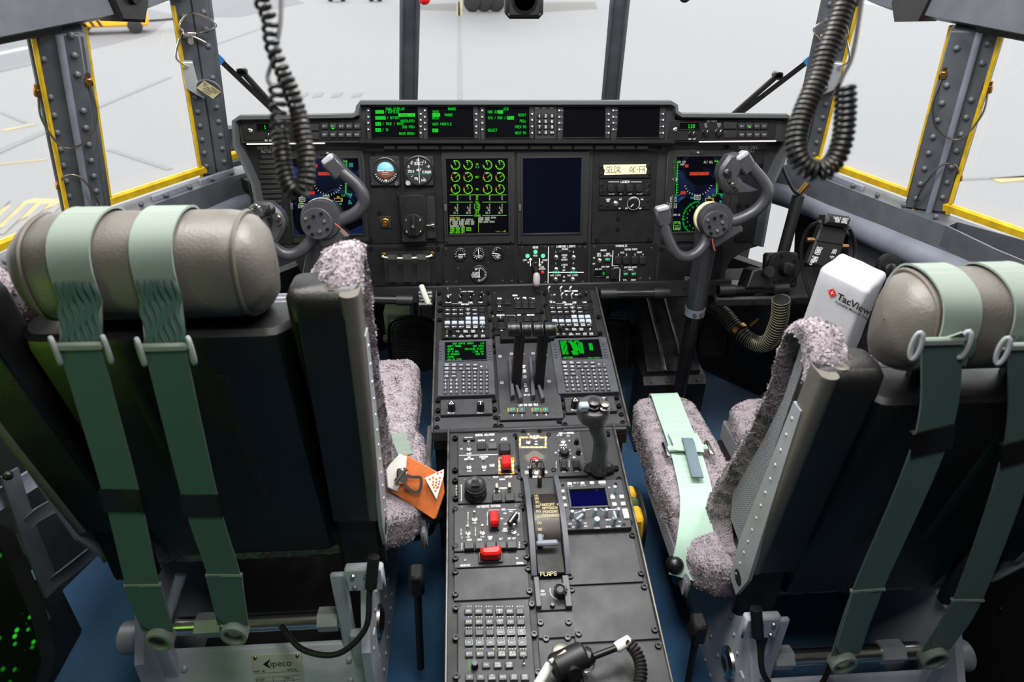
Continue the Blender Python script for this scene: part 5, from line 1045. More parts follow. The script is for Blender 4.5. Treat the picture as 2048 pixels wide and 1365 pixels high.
cup = MB(); q2 = inset(q if sum(q[i][0]*q[(i+1) % 8][1]-q[(i+1) % 8][0]*q[i][1] for i in range(8)) > 0 else q[::-1], .004); qc = q2
n = 8; cx = sum(p[0] for p in qc)/n; cy = sum(p[1] for p in qc)/n
cup.add([(x, y, d.h+.0004) for x, y in inset(qc, -.005)]+[(x, y, d.h+.003) for x, y in inset(qc, -.002)]+[(x, y, d.h+.0006) for x, y in qc]+[(cx+(x-cx)*.2, cy+(y-cy)*.2, d.h+.0005) for x, y in qc], [(k*8+i, k*8+(i+1) % 8, k*8+8+(i+1) % 8, k*8+8+i) for k in range(3) for i in range(8)]+[tuple(24+i for i in range(8))])
d.part('recess', cup, 'leather'); d.part('trim_dome', MB().ball((cx, cy-.008, d.h), .009, sc=(1.2, .9, .7)), 'red')
a, b = d.p(*z4(908, 420), .012); d.part('switch_cage', MB().tube([(a-.013, b-.014, d.h), (a-.013, b-.006, .022), (a-.011, b+.010, .026), (a+.011, b+.010, .026), (a+.013, b-.006, .022), (a+.013, b-.014, d.h)], .004, 8), 'knob'); d.toggle(*z4(908, 447), .03, .3, 6, 'nickel', 'rudder_trim_switch'); d.done()
# flap lever quadrant
fq = thing('flap_quadrant', 'black flap lever quadrant with a curved percentage drum between tall cheeks', 'flap quadrant', LOWER.M(*LOWER.at(1088, 1040), 0)); fo = LOWER.at(1088, 1040)
def fp(x, y, h=0): a, b = LOWER.at(x, y, h); return a-fo[0], b-fo[1]
xl = fp(1062, 1040)[0]; xr = fp(1116, 1040)[0]; yt = fp(1088, 955)[1]; ybm = fp(1095, 1157)[1]
for nm, x0 in (('cheek', xl-.010), ('cheek', xr)):
    pr = [(yt, 0), (yt-.01, .018), (yt-.05, .034), (yt-.11, .044), (yt-.17, .04), (yt-.21, .026), (ybm, .012), (ybm, 0)]
    vs = [(x, y, z) for x in (x0, x0+.010) for y, z in pr]; n = len(pr)
    obj(nm, MB().add(vs, [tuple(range(n))[::-1], tuple(range(n, 2*n))]+[(i, (i+1) % n, n+(i+1) % n, n+i) for i in range(n)]), M['greyd'], fq)
dr = fp(1090, 1032, .02); Rd = .085
def arcpt(t, r): return (dr[1]+r*sin(t), .034-Rd+r*cos(t))
vs = []; n = 17
for x in (xl+.004, xr-.001):
    for i in range(n): y, z = arcpt(radians(-44+88*i/(n-1)), Rd); vs.append((x, y, z))
drum = obj('percentage_drum', MB().add(vs, [(i, n+i, n+i+1, i+1) for i in range(n-1)]), mat('drum_brown', (44, 38, 33), .4, .2, var=.15, vscale=30), fq)
k = Ink()
for i, t in enumerate(('10', '20', '30', '50', '60', '70', '80', '90', '100')):
    y, z = arcpt(radians(34-i*8.4), Rd); k.text(t, xl+.013, y, .0052, mat('gold_print', (205, 188, 140), .6, emit=.1), h=z+.0012)
for i, t in enumerate(('TAKEOFF &', 'APPROCH', 'PERCENT', 'EXTENDED')):
    y, z = arcpt(radians(11-i*6), Rd); k.text(t, xr-.018, y, .0052, MATS['gold_print'], h=z+.0014)
k.build('lettering', fq)
g = fp(1094, 1089, .03); obj('flap_lever', MB().box((g[0], g[1], .034), (.042, .012, .009), bev=.003).box((g[0]-.012, g[1]+.012, .026), (.012, .022, .016), bev=.003), M['grey'], fq)
g = fp(1079, 977); obj('gate_pin', MB().cyl((g[0], g[1], 0), (g[0], g[1]+.006, .026), .0045, .005, seg=12).ball((g[0], g[1]+.006, .027), .0055), M['dull'], fq)
obj('bed_plate', MB().box(((xl+xr)/2, (yt+ybm)/2, .002), (xr-xl+.02, yt-ybm, .006), bev=.001), M['bezel'], fq)
a0 = fp(1078, 1062); obj('lower_cover', MB().box(((xl+xr)/2, (fp(1094, 1092)[1]+ybm)/2, .010), (xr-xl-.002, fp(1094, 1092)[1]-ybm, .012), bev=.002), M['black'], fq)
k = Ink(); g = fp(1097, 1148, .017); k.text('FLAPS', g[0], g[1], .0075, MATS['gold_print'], h=.0165); k.build('lettering', fq)
d = lm((1074, 1159, 1140, 1221), 'friction_panel', 'small panel with ribbed INCR FRICT friction knob', th=.003)
d.t('INCR', 1084, 1183, 4.6); d.t('FRICT', 1085, 1190, 4.6); d.arc(1120, 1182, 20, 165, 250, 1.6, 'text'); d.knob(1121, 1182, 13, .022, 'knob', 'friction_knob', None, 12, 1.0); a, b = d.p(1120, 1180, .025)
d.part('knob_cap', MB().lathe((a, b, .022), (0, 0, 1), [(.010, 0), (.010, .006), (.008, .007), (.006, .005), (.001, .005)], 20), 'bezel')
d.knob(1105, 1211, 4, .008); d.slab(1072, 1160, 1077, 1220, .012, 'keyg', 'side_bar'); d.slab(1131, 1157, 1136, 1220, .012, 'keyg', 'side_bar'); d.done()
# cursor control panel and hand controller
d = lm((1100, 865, 1168, 953), 'cursor_control_panel', 'CURSOR CONTROL panel with DISPLAY knob and two rocker switches')
T(d, [('CURSOR CONTROL', 1165, 115, 4), ('ON MAN', 1105, 133, 3), ('TILT', 1180, 138, 3), ('UP', 1190, 180, 3), ('DISPLAY', 1137, 216, 3.6), ('OFF/ON', 1272, 292, 3), ('OFF', 1075, 282, 2.8), ('HDR', 1125, 325, 3), ('MCR', 1230, 322, 3), ('DECR', 1142, 443, 3), ('DECR', 1252, 437, 3)])
for s, x, y in (('GAIN', 1077, 360), ('ZOOM', 1187, 355)):
    for i, c in enumerate(s): d.t(c, *z4(x, y+15*i), 2.8)
d.toggle(*z4(1135, 188), .026, .05, 5); d.knob(*z4(1252, 180), 4.4, .014); d.knob(*z4(1268, 268), 4.4, .014); d.knob(*z4(1147, 278), 8.6, .014, 'knob', 'display_knob', 100, 10); d.ticks(*z4(1147, 278), 11, 14, -20, 200, 6, .8, 'text')
for x, y in ((1142, 380), (1250, 376)): d.key(*z4(x, y), 16, 21, .006, 'bezel', 'rocker_frame'); d.key(*z4(x, y-10), 11, 9, .009, 'knob', 'rocker_switch'); d.key(*z4(x, y+15), 11, 7, .011, 'knob', 'rocker_switch')
for x, y in ((1070, 158), (1198, 453), (1320, 365)): d.screw(*z4(x, y), 2.8)
d.done()
hc = thing('hand_controller', 'grey stalk-mounted cursor hand controller with three buttons on its head', 'controller', LOWER.M(*LOWER.at(1197, 944), .002)); ho = LOWER.at(1197, 944, .002)
def hp(x, y, h): a, b = LOWER.at(x, y, h+.002); return Vector((a-ho[0], b-ho[1], h))
fl = [hp(*p, .0)[:2] for p in ((1166, 948), (1170, 937), (1182, 931), (1216, 931), (1226, 938), (1228, 948), (1219, 952), (1174, 952))]
obj('base_flange', MB().prism([tuple(p) for p in fl], 0, .018, bev=.008), M['bezel'], hc)
hd = hp(1186, 832, .15); obj('stalk', MB().tube(spline([hp(1198, 946, .01), hp(1199, 915, .05), hp(1201, 885, .085), hp(1193, 858, .125), hd], 6), [.017]*6+[.016]*6+[.0155]*6+[.017]*7, 16), M['yoke'], hc)
hw = (hp(1220, 830, .16)-hp(1153, 830, .16)).length/2
obj('controller_head', MB().lathe((hd.x, hd.y+.004, .132), (0, .05, 1), [(hw*.5, 0), (hw*.9, .008), (hw, .02), (hw*.98, .036), (hw*.9, .04), (hw*.6, .042)], 32), M['yoke'], hc)
for x, y, r, nm, mm in ((1167, 814, .011, 'square_button', 'alu'), (1187, 808, .013, 'round_button', 'knob'), (1209, 813, .010, 'hat_switch', 'dull')):
    q = hp(x, y+4, .18)
    if nm == 'square_button': o = obj(nm, MB().box((q.x, q.y, .184), (.02, .016, .018), bev=.003), M['keyl'], hc)
    else: o = obj(nm, MB().lathe((q.x, q.y, .172), (0, 0, 1), [(r*1.2, 0), (r*1.1, .01), (r*.7, .012), (r*.95, .016), (r*.9, .02), (r*.4, .022)], 18), M[mm], hc)
# blue-screen radio unit
d = lm((1120, 961, 1254, 1059), 'radio_control_unit', 'radio control unit with a blank blue screen and white keys', 'radio', 'plate', .016)
d.window(*z4(1210, 590), *z4(1490, 748), m=screen_mat('blue_glass', (.2, .3, 1, 1), .08), rim=5, rm='plate'); a = z4(1212, 605); b = z4(1488, 746); d.fl(a[0], a[1], b[0], b[1], 'bluescr', d.z)
for x, y, w, h in ((1192, 543, 9, 6), (1302, 538, 8, 6), (1383, 535, 9, 6), (1470, 531, 15, 6), (1129, 606, 9, 6), (1140, 665, 9, 6), (1150, 726, 9, 6), (1560, 657, 9, 7), (1637, 652, 9, 7), (1575, 717, 9, 7), (1650, 713, 9, 7), (1672, 797, 11, 19), (1132, 778, 5, 7), (1137, 836, 5, 7)): d.key(*z4(x, y), w, h, .005, 'white', 'white_key')
wl = lambda x, y, r, mk, n='rotary_knob': d.knob(*z4(x, y), r, .02, 'keyl', n, mk, 0, 1.05)
for x, y in ((1575, 590), (1212, 800), (1310, 790), (1410, 785), (1505, 785), (1605, 780)): wl(x, y, 4.2, None, 'small_knob')
wl(1423, 865, 6.6, None); wl(1272, 870, 5, 45, 'selector_knob'); wl(1570, 855, 5, 90, 'selector_knob')
for x, y, a in ((1275, 855, 40), (1573, 840, 95)): q = d.p(*z4(x, y), .03); d.part('pointer_bar', MB().box((0, 0, 0), (.02, .006, .01), bev=.002, R=Matrix.Rotation(radians(a), 3, 'Z')), 'keyl', loc=(q[0], q[1], .038))
for (x0, y0), (x1, y1) in (((1230, 800), (1290, 780)), ((1325, 770), (1395, 760)), ((1430, 745), (1490, 780)), ((1520, 770), (1590, 765))): d.ln([z4(x0, y0), z4(x1, y1)], .9)
T(d, [('TAB DES', 1195, 567, 2.8), ('MODE TYP', 1245, 540, 2.4), ('TBN DES', 1305, 562, 2.8), ('WPS', 1385, 558, 2.8), ('TR/RESET', 1473, 554, 2.8), ('OFF', 1530, 580, 2.6), ('SYS', 1575, 625, 2.6), ('FUNC', 1555, 640, 2.4), ('CALL', 1560, 680, 2.6), ('CHANNEL', 1425, 925, 3), ('MASTER', 1523, 915, 3), ('VOLUME', 1605, 910, 2.8), ('SQUELCH', 1520, 855, 2.6), ('OFF', 1225, 918, 2.8), ('TX', 1220, 858, 3), ('TR+G', 1195, 890, 2.8), ('TEST', 1325, 885, 2.8), ('ZERO', 1328, 910, 2.8), ('PULL', 1620, 870, 2.6)], 3)
for x, y in ((1133, 560), (1585, 548), (1188, 912), (1655, 895)): d.screw(*z4(x, y), 3.4, 'fast')
d.done()
# ------------------------------------------------------------------ pilot seats
def fleece(mb, amp=.006, tufts=16000, seed=1, L=.0062):
    """push the surface about with noise, then plant short curved tufts all over it"""
    me = bpy.data.meshes.new('f'); me.from_pydata(mb.v, [], mb.f); me.update()
    import bmesh
    bm = bmesh.new(); bm.from_mesh(me); bmesh.ops.remove_doubles(bm, verts=bm.verts, dist=1e-5); bmesh.ops.recalc_face_normals(bm, faces=bm.faces); bm.normal_update()
    bm.normal_update(); c0 = sum((v.co for v in bm.verts), Vector())/len(bm.verts)
    if sum(f.normal.dot(f.calc_center_median()-c0)*f.calc_area() for f in bm.faces) < 0: bmesh.ops.reverse_faces(bm, faces=bm.faces); bm.normal_update()
    for v in bm.verts:
        n = noise.noise(v.co*28+Vector((seed, 0, 0)))*.7+noise.noise(v.co*70)*.5; v.co = v.co+v.normal*n*amp
    bm.normal_update(); ctr = sum((v.co for v in bm.verts), Vector())/len(bm.verts)
    if sum(f.normal.dot(f.calc_center_median()-ctr)*f.calc_area() for f in bm.faces) < 0: bmesh.ops.reverse_faces(bm, faces=bm.faces); bm.normal_update()
    rnd = random.Random(seed); fs = list(bm.faces); ar = [f.calc_area() for f in fs]; tot = sum(ar); out = MB()
    bm.verts.ensure_lookup_table(); bm.verts.index_update(); out.add([v.co for v in bm.verts], [[v.index for v in f.verts] for f in fs])
    vs, ff = [], []
    for f, a in zip(fs, ar):
        k = a/tot*tufts; k = int(k)+(rnd.random() < k-int(k)); n = f.normal; vv = [v.co for v in f.verts]
        for _ in range(k):
            u, w = rnd.random(), rnd.random(); p = (vv[0]*(1-u)+vv[1]*u)*(1-w)+(vv[-1]*(1-u)+vv[2 if len(vv) > 3 else 1]*u)*w
            q = p*40; d = n+Vector((noise.noise(q), noise.noise(q+Vector((9, 0, 0))), noise.noise(q+Vector((0, 9, 0)))))*1.1+Vector((rnd.uniform(-.35, .35), rnd.uniform(-.35, .35), rnd.uniform(-.35, .35))); d = d-n*d.dot(n)
            d = (d.normalized()*.78+n*rnd.uniform(.3, .7)).normalized(); s = d.cross(n).normalized(); l = L*rnd.uniform(.6, 1.1); i = len(vs)
            e = -n*l*.22; vs += [p-s*.0021-n*.002, p+s*.0021-n*.002, p+d*l*.6+s*.0014+e*.3, p+d*l*.6-s*.0014+e*.3, p+d*l+e]; ff += [(i, i+1, i+2, i+3), (i+3, i+2, i+4)]
    out.add(vs, ff); bm.free(); bpy.data.meshes.remove(me); return out
def sq(c, r, e=.35, nu=40, nv=24, mb=None):
    P = lambda t: (abs(cos(t))**e*(1 if cos(t) > 0 else -1), abs(sin(t))**e*(1 if sin(t) > 0 else -1))
    def fn(u, v):
        a = P(2*pi*u); b = P(-pi/2+pi*v); return (c[0]+r[0]*a[0]*b[0], c[1]+r[1]*a[1]*b[0], c[2]+r[2]*b[1])
    return (mb or MB()).grid(fn, nu, nv, cu=True)
def loft(secs, n=6, mi=0, mb=None):
    """stack of rounded rectangles (z, x0, x1, y0, y1, r)"""
    rings = [[(x, y, z) for x, y in rrect(x0, y0, x1, y1, r, n)] for z, x0, x1, y0, y1, r in secs]; k = len(rings[0]); mb = mb or MB()
    fs = [tuple(range(k))[::-1], tuple((len(rings)-1)*k+i for i in range(k))]
    for a in range(len(rings)-1):
        for i in range(k): j = (i+1) % k; fs.append((a*k+i, a*k+j, a*k+k+j, a*k+k+i))
    return mb.add([p for r in rings for p in r], fs, mi)
def seat(sg, cx, y0, dz, label, straps, hx, hz=0, lx=.245):
    root = thing('pilot_seat', label, 'seat', Matrix.Translation((cx, y0, 0)), None)
    def fix(mb): mb.v = [(-sg*x if 0 else sg*x, y, z) for x, y, z in mb.v]; mb.f = [f[::-1] for f in mb.f] if sg < 0 else mb.f; return mb
    def part(name, mb, m, parent=None, **k):
        if name in ('side_pad', 'pad_edge', 'side_plate', 'knit_side', 'sheepskin_back', 'rivet', 'pivot_hole') and max(abs(v[0]) for v in mb.v) > .25: mb.v = [(x-(1 if x > 0 else -1)*max(0, 1.09-z)*.045*(1 if abs(x) > .2 else 0) if z > .5 or abs(x) > .2 else x, y, z) for x, y, z in mb.v]
        if name in ('seat_base', 'maker_plate', 'plate_screw') or (name == 'rivet' and max(abs(v[0]) for v in mb.v) < .2195): mb.v = [(x, y+(z-.25)*.35, z) for x, y, z in mb.v]
        mb = fix(mb); mb.v = [(x, y, z+dz) for x, y, z in mb.v]
        o = obj(name, mb, [M[q] if isinstance(q, str) else q for q in (m if isinstance(m, list) else [m])], parent or root, **k)
        return o
    yb = lambda z: -.045+(1.09-z)*.177
    # headrest: a soft roll with bulging end caps
    a, b = hx; hc = Vector((0, .028, 1.112+hz))
    prof = [(-.052, -.05), (-.062, -.015), (-.06, .025), (-.042, .053), (0, .066), (.045, .058), (.066, .025), (.068, -.04), (.055, -.088), (.028, -.092), (-.02, -.075)]
    pr = [tuple(p) for p in spline([Vector((y, z, 0)) for y, z in prof], 4, True)]; K = len(pr)
    xs = [a+.012, a+.018, a+.03, (a+b)/2, b-.045, b-.03, b-.022]; sc = [.9, .97, 1, 1.0, 1, .97, .92]
    hr = part('headrest', MB().grid(lambda u, v: (lambda k: (xs[k], hc.y+pr[int(round(v*K)) % K][0]*sc[k], hc.z+pr[int(round(v*K)) % K][1]*sc[k]))(int(round(u*(len(xs)-1)))), len(xs), K, cv=True), 'leather')
    for x, s in ((a+.012, -1), (b-.022, 1)):
        cap = MB(); rows = [(.93, 0), (.88, .012), (.65, .026), (.3, .034), (.02, .036)]
        cap.grid(lambda u, v: (x+s*rows[int(round(u*4))][1], hc.y-.002+pr[int(round(v*K)) % K][0]*rows[int(round(u*4))][0], hc.z+pr[int(round(v*K)) % K][1]*rows[int(round(u*4))][0]), 5, K, cv=True)
        part('headrest_end', cap, 'leather', hr)
        part('piping', MB().tube([(x, hc.y+y*.955, hc.z+z*.955) for y, z, _ in pr], .0035, 6, closed=True), 'piping', hr)
    part('headrest_bracket', MB().box((-.07, .05, 1.0), (.03, .02, .1), bev=.004).box((.08, .05, 1.0), (.03, .02, .1), bev=.004).box((.005, .045, 1.0), (.3, .03, .035), bev=.008), 'seatg')
    # back shell
    def trap(secs):
        rings = [[(x0, y+d, z), (x0, y+c, z), (x0+c*.25, y+c*.45, z), (x0+c*.6, y+c*.08, z), (x0+c, y, z), (x1-c, y, z), (x1-c*.6, y+c*.08, z), (x1-c*.25, y+c*.45, z), (x1, y+c, z), (x1, y+d, z)] for z, x0, x1, y, d, c in secs]; k = 10; fs = [tuple(range(k))[::-1], tuple((len(rings)-1)*k+i for i in range(k))]
        for a in range(len(rings)-1):
            for i in range(k): j = (i+1) % k; fs.append((a*k+i, a*k+j, a*k+k+j, a*k+k+i))
        return MB().add([p for r in rings for p in r], fs)
    sh = lambda z, x0, x1, d, c, e=0: (z, x0, x1, yb(z)+.02+e, d, c)
    shell = part('back_shell', trap([sh(.405, -.09, .12, .05, .015, .075), sh(.412, -.095, .125, .06, .02, .06), sh(.485, -.165, .175, .1, .035, .004), sh(.495, -.17, .178, .1, .038, .0), sh(.8, -.19, .182, .1, .04), sh(1.002, -.198, .186, .095, .04), sh(1.014, -.196, .184, .09, .038, .003), sh(1.022, -.19, .178, .08, .034, .012), sh(1.024, -.18, .168, .06, .028, .024)]), 'seatg', ang=28)
    for x in (-.055, .07): part('recessed_groove', loft([(z, x-.011, x+.011, yb(z)+.0175, yb(z)+.03, .005) for z in (.66, .68, .85, .93, .945)], 3), 'black', shell)
    # side pads: leather-covered wings with riveted side plates
    for s in (1, -1):
        secs = [(z, min(s*(.188+i0), s*.285), max(s*(.188+i0), s*.285), yb(z)+e, yb(z)+.075, r) for z, e, r, i0 in ((.585, .012, .012, .0), (.60, .002, .02, 0), (.8, 0, .022, 0), (1.05, 0, .022, 0), (1.08, .006, .02, 0), (1.092, .02, .015, .006))]
        wing = part('side_pad', loft(secs), 'leatherd', ang=60)
        part('pad_edge', loft([(z, min(s*.262, s*.2875), max(s*.262, s*.2875), yb(z)-.0015, yb(z)+.05, .012) for z in (.60, .8, 1.0, 1.078, 1.09)]), 'leather', wing, ang=60)
        part('pad_screw', MB().lathe((s*.25, yb(1.09)+.03, 1.088), (0, 0, 1), [(.012, 0), (.012, .004), (.006, .005), (.0005, .003)], 12), 'dull', wing)
        pl = MB(); poly = [(yb(1.0)+.02, 1.01), (yb(1.0)+.045, 1.01), (yb(.6)+.06, .62), (yb(.5)+.05, .515), (yb(.48)+.01, .505), (yb(.58)-.005, .585)]
        vs = [(x, y, z) for x in (s*.282, s*.2892) for y, z in poly]; n = len(poly)
        sp = part('side_plate', pl.add(vs, [tuple(range(n)), tuple(range(2*n-1, n-1, -1))]+[(i, n+i, n+(i+1) % n, (i+1) % n) for i in range(n)]), 'alu', flat=True)
        for i in range(13): z = .55+i*.036; part('rivet', MB().lathe((s*.2892, yb(z)+.036, z), (s, 0, 0), [(.0034, 0), (.003, .0012), (.001, .002)], 8), 'alu', sp)
        part('pivot_hole', MB().lathe((s*.2891, yb(.54)+.025, .55), (s, 0, 0), [(.016, 0), (.016, .001), (.001, .001)], 18), 'black', sp)
        kn = [(yb(1.0)+.04, 1.01), (.0, 1.085), (.03, 1.11), (.062, 1.085), (.082, .966), (.118, .857), (.2, .648), (.19, .59), (.115, .575), (yb(.62)+.06, .60)]
        n = len(kn); vs = [(x, y, z) for x in (s*.256, s*.270) for y, z in kn]
        part('knit_side', MB().add(vs, [tuple(range(n)), tuple(range(2*n-1, n-1, -1))]+[(i, n+i, n+(i+1) % n, (i+1) % n) for i in range(n)]), 'knit', flat=True)
    for s in (1, -1): part('lower_cover', MB().box((s*.215, .085, .52), (.085, .03, .17), bev=.01), 'black')
    # sheepskin back cover
    fp = [(-.015, 1.07), (0, 1.108), (.035, 1.128), (.078, 1.112), (.098, 1.05), (.108, .98), (.135, .9), (.172, .81), (.232, .68), (.285, .56), (.285, .49), (.2, .47), (.12, .53), (.09, .62), (.055, .8), (.02, .98)]
    fpp = [(p.x, p.y) for p in spline([Vector((y, z, 0)) for y, z in fp], 4, True)]; K = len(fpp)
    us = [-.93, -1.04, -1.04, -1.0, -.93, -.85, -.76, -.68, -.6, -.5, -.3, -.1, .1, .3, .5, .6, .68, .76, .85, .93, 1.0, 1.04, 1.04, .93]
    def bk(u, v):
        k = int(round(u*(len(us)-1))); kk = int(round(v*K)) % K; x = us[k]*.274*(.93 if kk > K*.7 else 1); y, z = fpp[kk]; t = max(0, min(1, (abs(x)-.16)/.08)); cy, cz = .12+.1*max(0, (.85-z)), min(z, 1.0)
        kq = min(k, len(us)-1-k)
        if kq < 3: q = (.42, .2, .06)[kq]; y, z = y+(.11-y)*q, z+(.8-z)*q*.38
        if z > .98: z = .98+(z-.98)*(.15+.85*t)
        if y > .06: y = y-(1-t)*.05
        y = max(y, (yb(z)+.128)*(1-t)+y*t)
        return (x, y, z)
    g = MB().grid(bk, len(us), K, cv=True); part('sheepskin_back', fleece(g, .007, 80000, 3 if sg > 0 else 5), 'fleece', ang=80)
    part('liner', MB().box((0, .15, .80), (.38, .03, .40), bev=.02), 'knit')
    # cushion with a cut-out for the column
    cm = sq((.0, .30, .455), (.325, .17, .055)); cm = sq((lx, .50, .468), (.088, .225, .058), mb=cm); cm = sq((-.12, .50, .462), (.195, .215, .055), mb=cm)
    part('seat_cushion', fleece(cm, .007, 80000, 8 if sg > 0 else 9), 'fleece', ang=80)
    for c, d in (((.325, .33, .425), (.012, .36, .05)), ((-.318, .4, .425), (.012, .5, .05)), ((.072, .6, .43), (.012, .16, .06))): part('cushion_side', MB().box(c, d, bev=.005), 'knit')
    part('seat_pan', MB().box((0, .42, .385), (.46, .5, .04), bev=.012), 'seatg')
    # base: side frames, rear plate, cross tube
    base = part('seat_base', MB().box((0, .055, .165), (.436, .012, .17), bev=.003), 'baseg'); part('base_tray', MB().box((0, .33, .06), (.4, .5, .06), bev=.01), 'black', base)
    for s in (1, -1):
        po = [(-.02, .10), (-.01, .30), (.06, .40), (.16, .42), (.45, .36), (.55, .30), (.56, .05), (.0, .04)]; n = len(po)
        vs = [(x, y, z) for x in (s*.205, s*.222) for y, z in po]
        fr = part('side_frame', MB().add(vs, [tuple(range(n)), tuple(range(2*n-1, n-1, -1))]+[(i, n+i, n+(i+1) % n, (i+1) % n) for i in range(n)]).box((s*.2, .04, .2), (.05, .02, .2), bev=.004), 'baseg', base, flat=True)
        [part('rivet', MB().lathe((s*.222, y, z), (s, 0, 0), [(.005, 0), (.004, .002), (.001, .004)], 8), 'alu', fr) for y, z in [(.0+.04*i, .11) for i in range(9)]+[(.02+.03*i, .27+.02*i) for i in range(5)]+[(.05+.05*i, .2) for i in range(7)]]
        part('pivot_boss', MB().lathe((s*.222, .10, .25), (s, 0, 0), [(.035, 0), (.033, .006), (.022, .01), (.014, .004), (.001, .004)], 24), 'nickel', fr)
        if s > 0: part('upright_link', MB().box((s*.17, .05, .35), (.03, .012, .22), bev=.004).box((s*.225, .03, .47), (.07, .02, .06), bev=.004), 'baseg', base)
        for i in range(4 if s > 0 else 0): part('bolt', MB().lathe((s*(.205+.016*(i % 2)*1.5), .018, .455+.03*(i//2)), (0, -1, 0), [(.005, 0), (.004, .003), (.001, .004)], 8), 'nickel', base)
    for i, (x, z) in enumerate(((-.19, .23), (-.19, .13), (.19, .23), (.19, .13), (-.165, .215), (-.165, .17), (.165, .215), (.165, .17), (-.21, .1), (.21, .1))): part('rivet', MB().lathe((x, .048, z), (0, -1, 0), [(.0065, 0), (.0055, .003), (.002, .005)], 10), 'alu', base)
    tb = part('cross_tube', MB().cyl((-.17, .07, .302), (.17, .07, .302), .018, seg=20), 'nickel', base)
    for x0, x1 in ((-.13, -.08), (.11, .15)): part('tube_clamp', MB().cyl((x0, .07, .302), (x1, .07, .302), .024, seg=6), 'alu', tb)
    part('adjuster_wheel', MB().cyl((-.235, .06, .29), (-.275, .06, .29), .032, seg=24, bev=.004).cyl((-.275, .06, .29), (-.28, .06, .29), .018, seg=16), 'alu', base)
    pc = part('maker_plate', MB().box((.02, .0475, .195), (.10, .003, .085), bev=.0005), mat('placard_cream', (190, 192, 182), .4, .3), base)
    F = Frame((cx+sg*.02, y0+.0455-.0193, .195+dz), (1, 0, 0), (0, .35, 1)); k = Ink()
    k.poly([(-.028, .024), (-.012, .036), (-.018, .024), (-.012, .012)], 'textk')
    for i in range(5): k.line([(-.045, .004-.010*i), (.045, .004-.010*i)], .0006, 'textk')
    for x in (-.01, .012, .03): k.line([(x, -.006), (x, -.036)], .0006, 'textk')
    for t, x, y in (('PART NO', -.036, .008), ('SERIAL', .03, .008), ('WEIGHT', -.036, -.011), ('MOD', .02, -.011), ('DATE', -.036, -.021)): k.text(t, x, y, .004, 'textk')
    typed('ipeco', .02, 'textk', pc, 'maker_name', Matrix.Translation((-cx, -y0, 0)) @ F.M(-.014, .018, .0003)); lt = k.build('lettering', pc); lt.matrix_parent_inverse = Matrix.Identity(4); lt.matrix_world = F.M()
    for x in (-.042, .042): part('plate_screw', MB().lathe((.02+x, .046, .232), (0, -1, 0), [(.004, 0), (.003, .002), (.001, .002)], 8), 'brass', pc)
    rail = part('floor_rail', MB().box((.16, .25, .02), (.05, 1.1, .04), bev=.006).box((-.16, .25, .02), (.05, 1.1, .04), bev=.006), 'black', base)
    part('signal_cable', MB().tube(spline([(.245, .02, .50), (.235, .0, .46), (.225, -.03, .40), (.17, -.04, .345), (.10, -.02, .335), (.05, .03, .34)], 8), .0055, 10).cyl((.247, .022, .53), (.238, .005, .47), .011, seg=12), 'rubber')
    part('control_lever', MB().tube(spline([(.30, .22, .36), (.335, .2, .40), (.345, .19, .45)], 5), .006, 8).ball((.346, .19, .46), .02), 'knob')
    part('handle_post', MB().cyl((.30, .10, .08), (.31, .10, .36), .008, seg=10).box((.31, .10, .37), (.03, .04, .06), bev=.006), 'black')
    # shoulder straps over the headrest, hanging free behind the shell
    for si, (xt, hang) in enumerate(straps):
        L = lambda px, py, Y: (lambda p: Vector((p.x-cx, p.y-y0, p.z)))(atY(px, py, Y))
        Y = y0-.058; H0 = [L(*p, Y) for p in hang]; zt = 1.112+hz+dz; W_ = .052
        over = [Vector((sg*xt, hc.y+y*1.04, zt+z*1.04)) for y, z in ((.068, -.03), (.069, .0), (.067, .028), (.045, .06), (.0, .069), (-.043, .056), (-.0625, .025), (-.0645, -.02))]
        x0 = over[-1].x
        top = spline(over, 5)+[over[-1]+(H0[0]-over[-1])*(q/9) for q in range(1, 10)]
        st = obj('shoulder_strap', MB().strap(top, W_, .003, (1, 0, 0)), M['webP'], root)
        fo = MB()
        for j in range(7):
            xo = (-.42+.14*j)*W_; fo.tube([p+Vector((xo+.003*sin(i*.9+j), -.0025, 0)) for i, p in enumerate(top[-13:])], [.001]+[.0034]*11+[.0015], 8)
        obj('gathered_folds', fo, M['webL'], st)
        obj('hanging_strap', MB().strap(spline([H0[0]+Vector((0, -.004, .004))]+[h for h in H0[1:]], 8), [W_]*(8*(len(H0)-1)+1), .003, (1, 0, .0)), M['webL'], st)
        q = H0[0]; d = (H0[1]-H0[0]).normalized(); R3 = Vector((1, 0, 0))
        ad = obj('adjuster', MB().box(q+Vector((0, -.004, 0)), (W_*1.16, .008, .012), bev=.003), M['webP'], st)
        for s in (-1, 1): obj('adjuster_cheek', MB().tube([q+Vector((s*W_*.62+.0035*cos(t), -.004-.004*cos(t), -.006+.02*sin(t))) for t in [2*pi*i/16 for i in range(16)]], .0032, 8, closed=True), M['alu'], ad)
        m = H0[0]+(H0[1]-H0[0])*(.95); sl = obj('keeper_sleeve', MB().strap([H0[1]-d*.022, H0[1]-d*.01, H0[1]+d*.012, H0[1]+d*.022], W_*1.1, .011, (1, 0, 0)), M['leatherd'], st)
        e = H0[-1]; e0 = H0[-2]; dn = (e-e0).normalized()
        obj('stitched_end', MB().strap([e0, e0+dn*.004, e-dn*.03, e-dn*.01], [W_*1.06, W_*1.06, W_*.95, W_*.55], .006, (1, .1, 0)), M['webL'], st)
        obj('stitch_hem', MB().strap([e0-dn*.002, e0+dn*.003], W_*1.1, .0075, (1, 0, 0)), M['webP'], st)
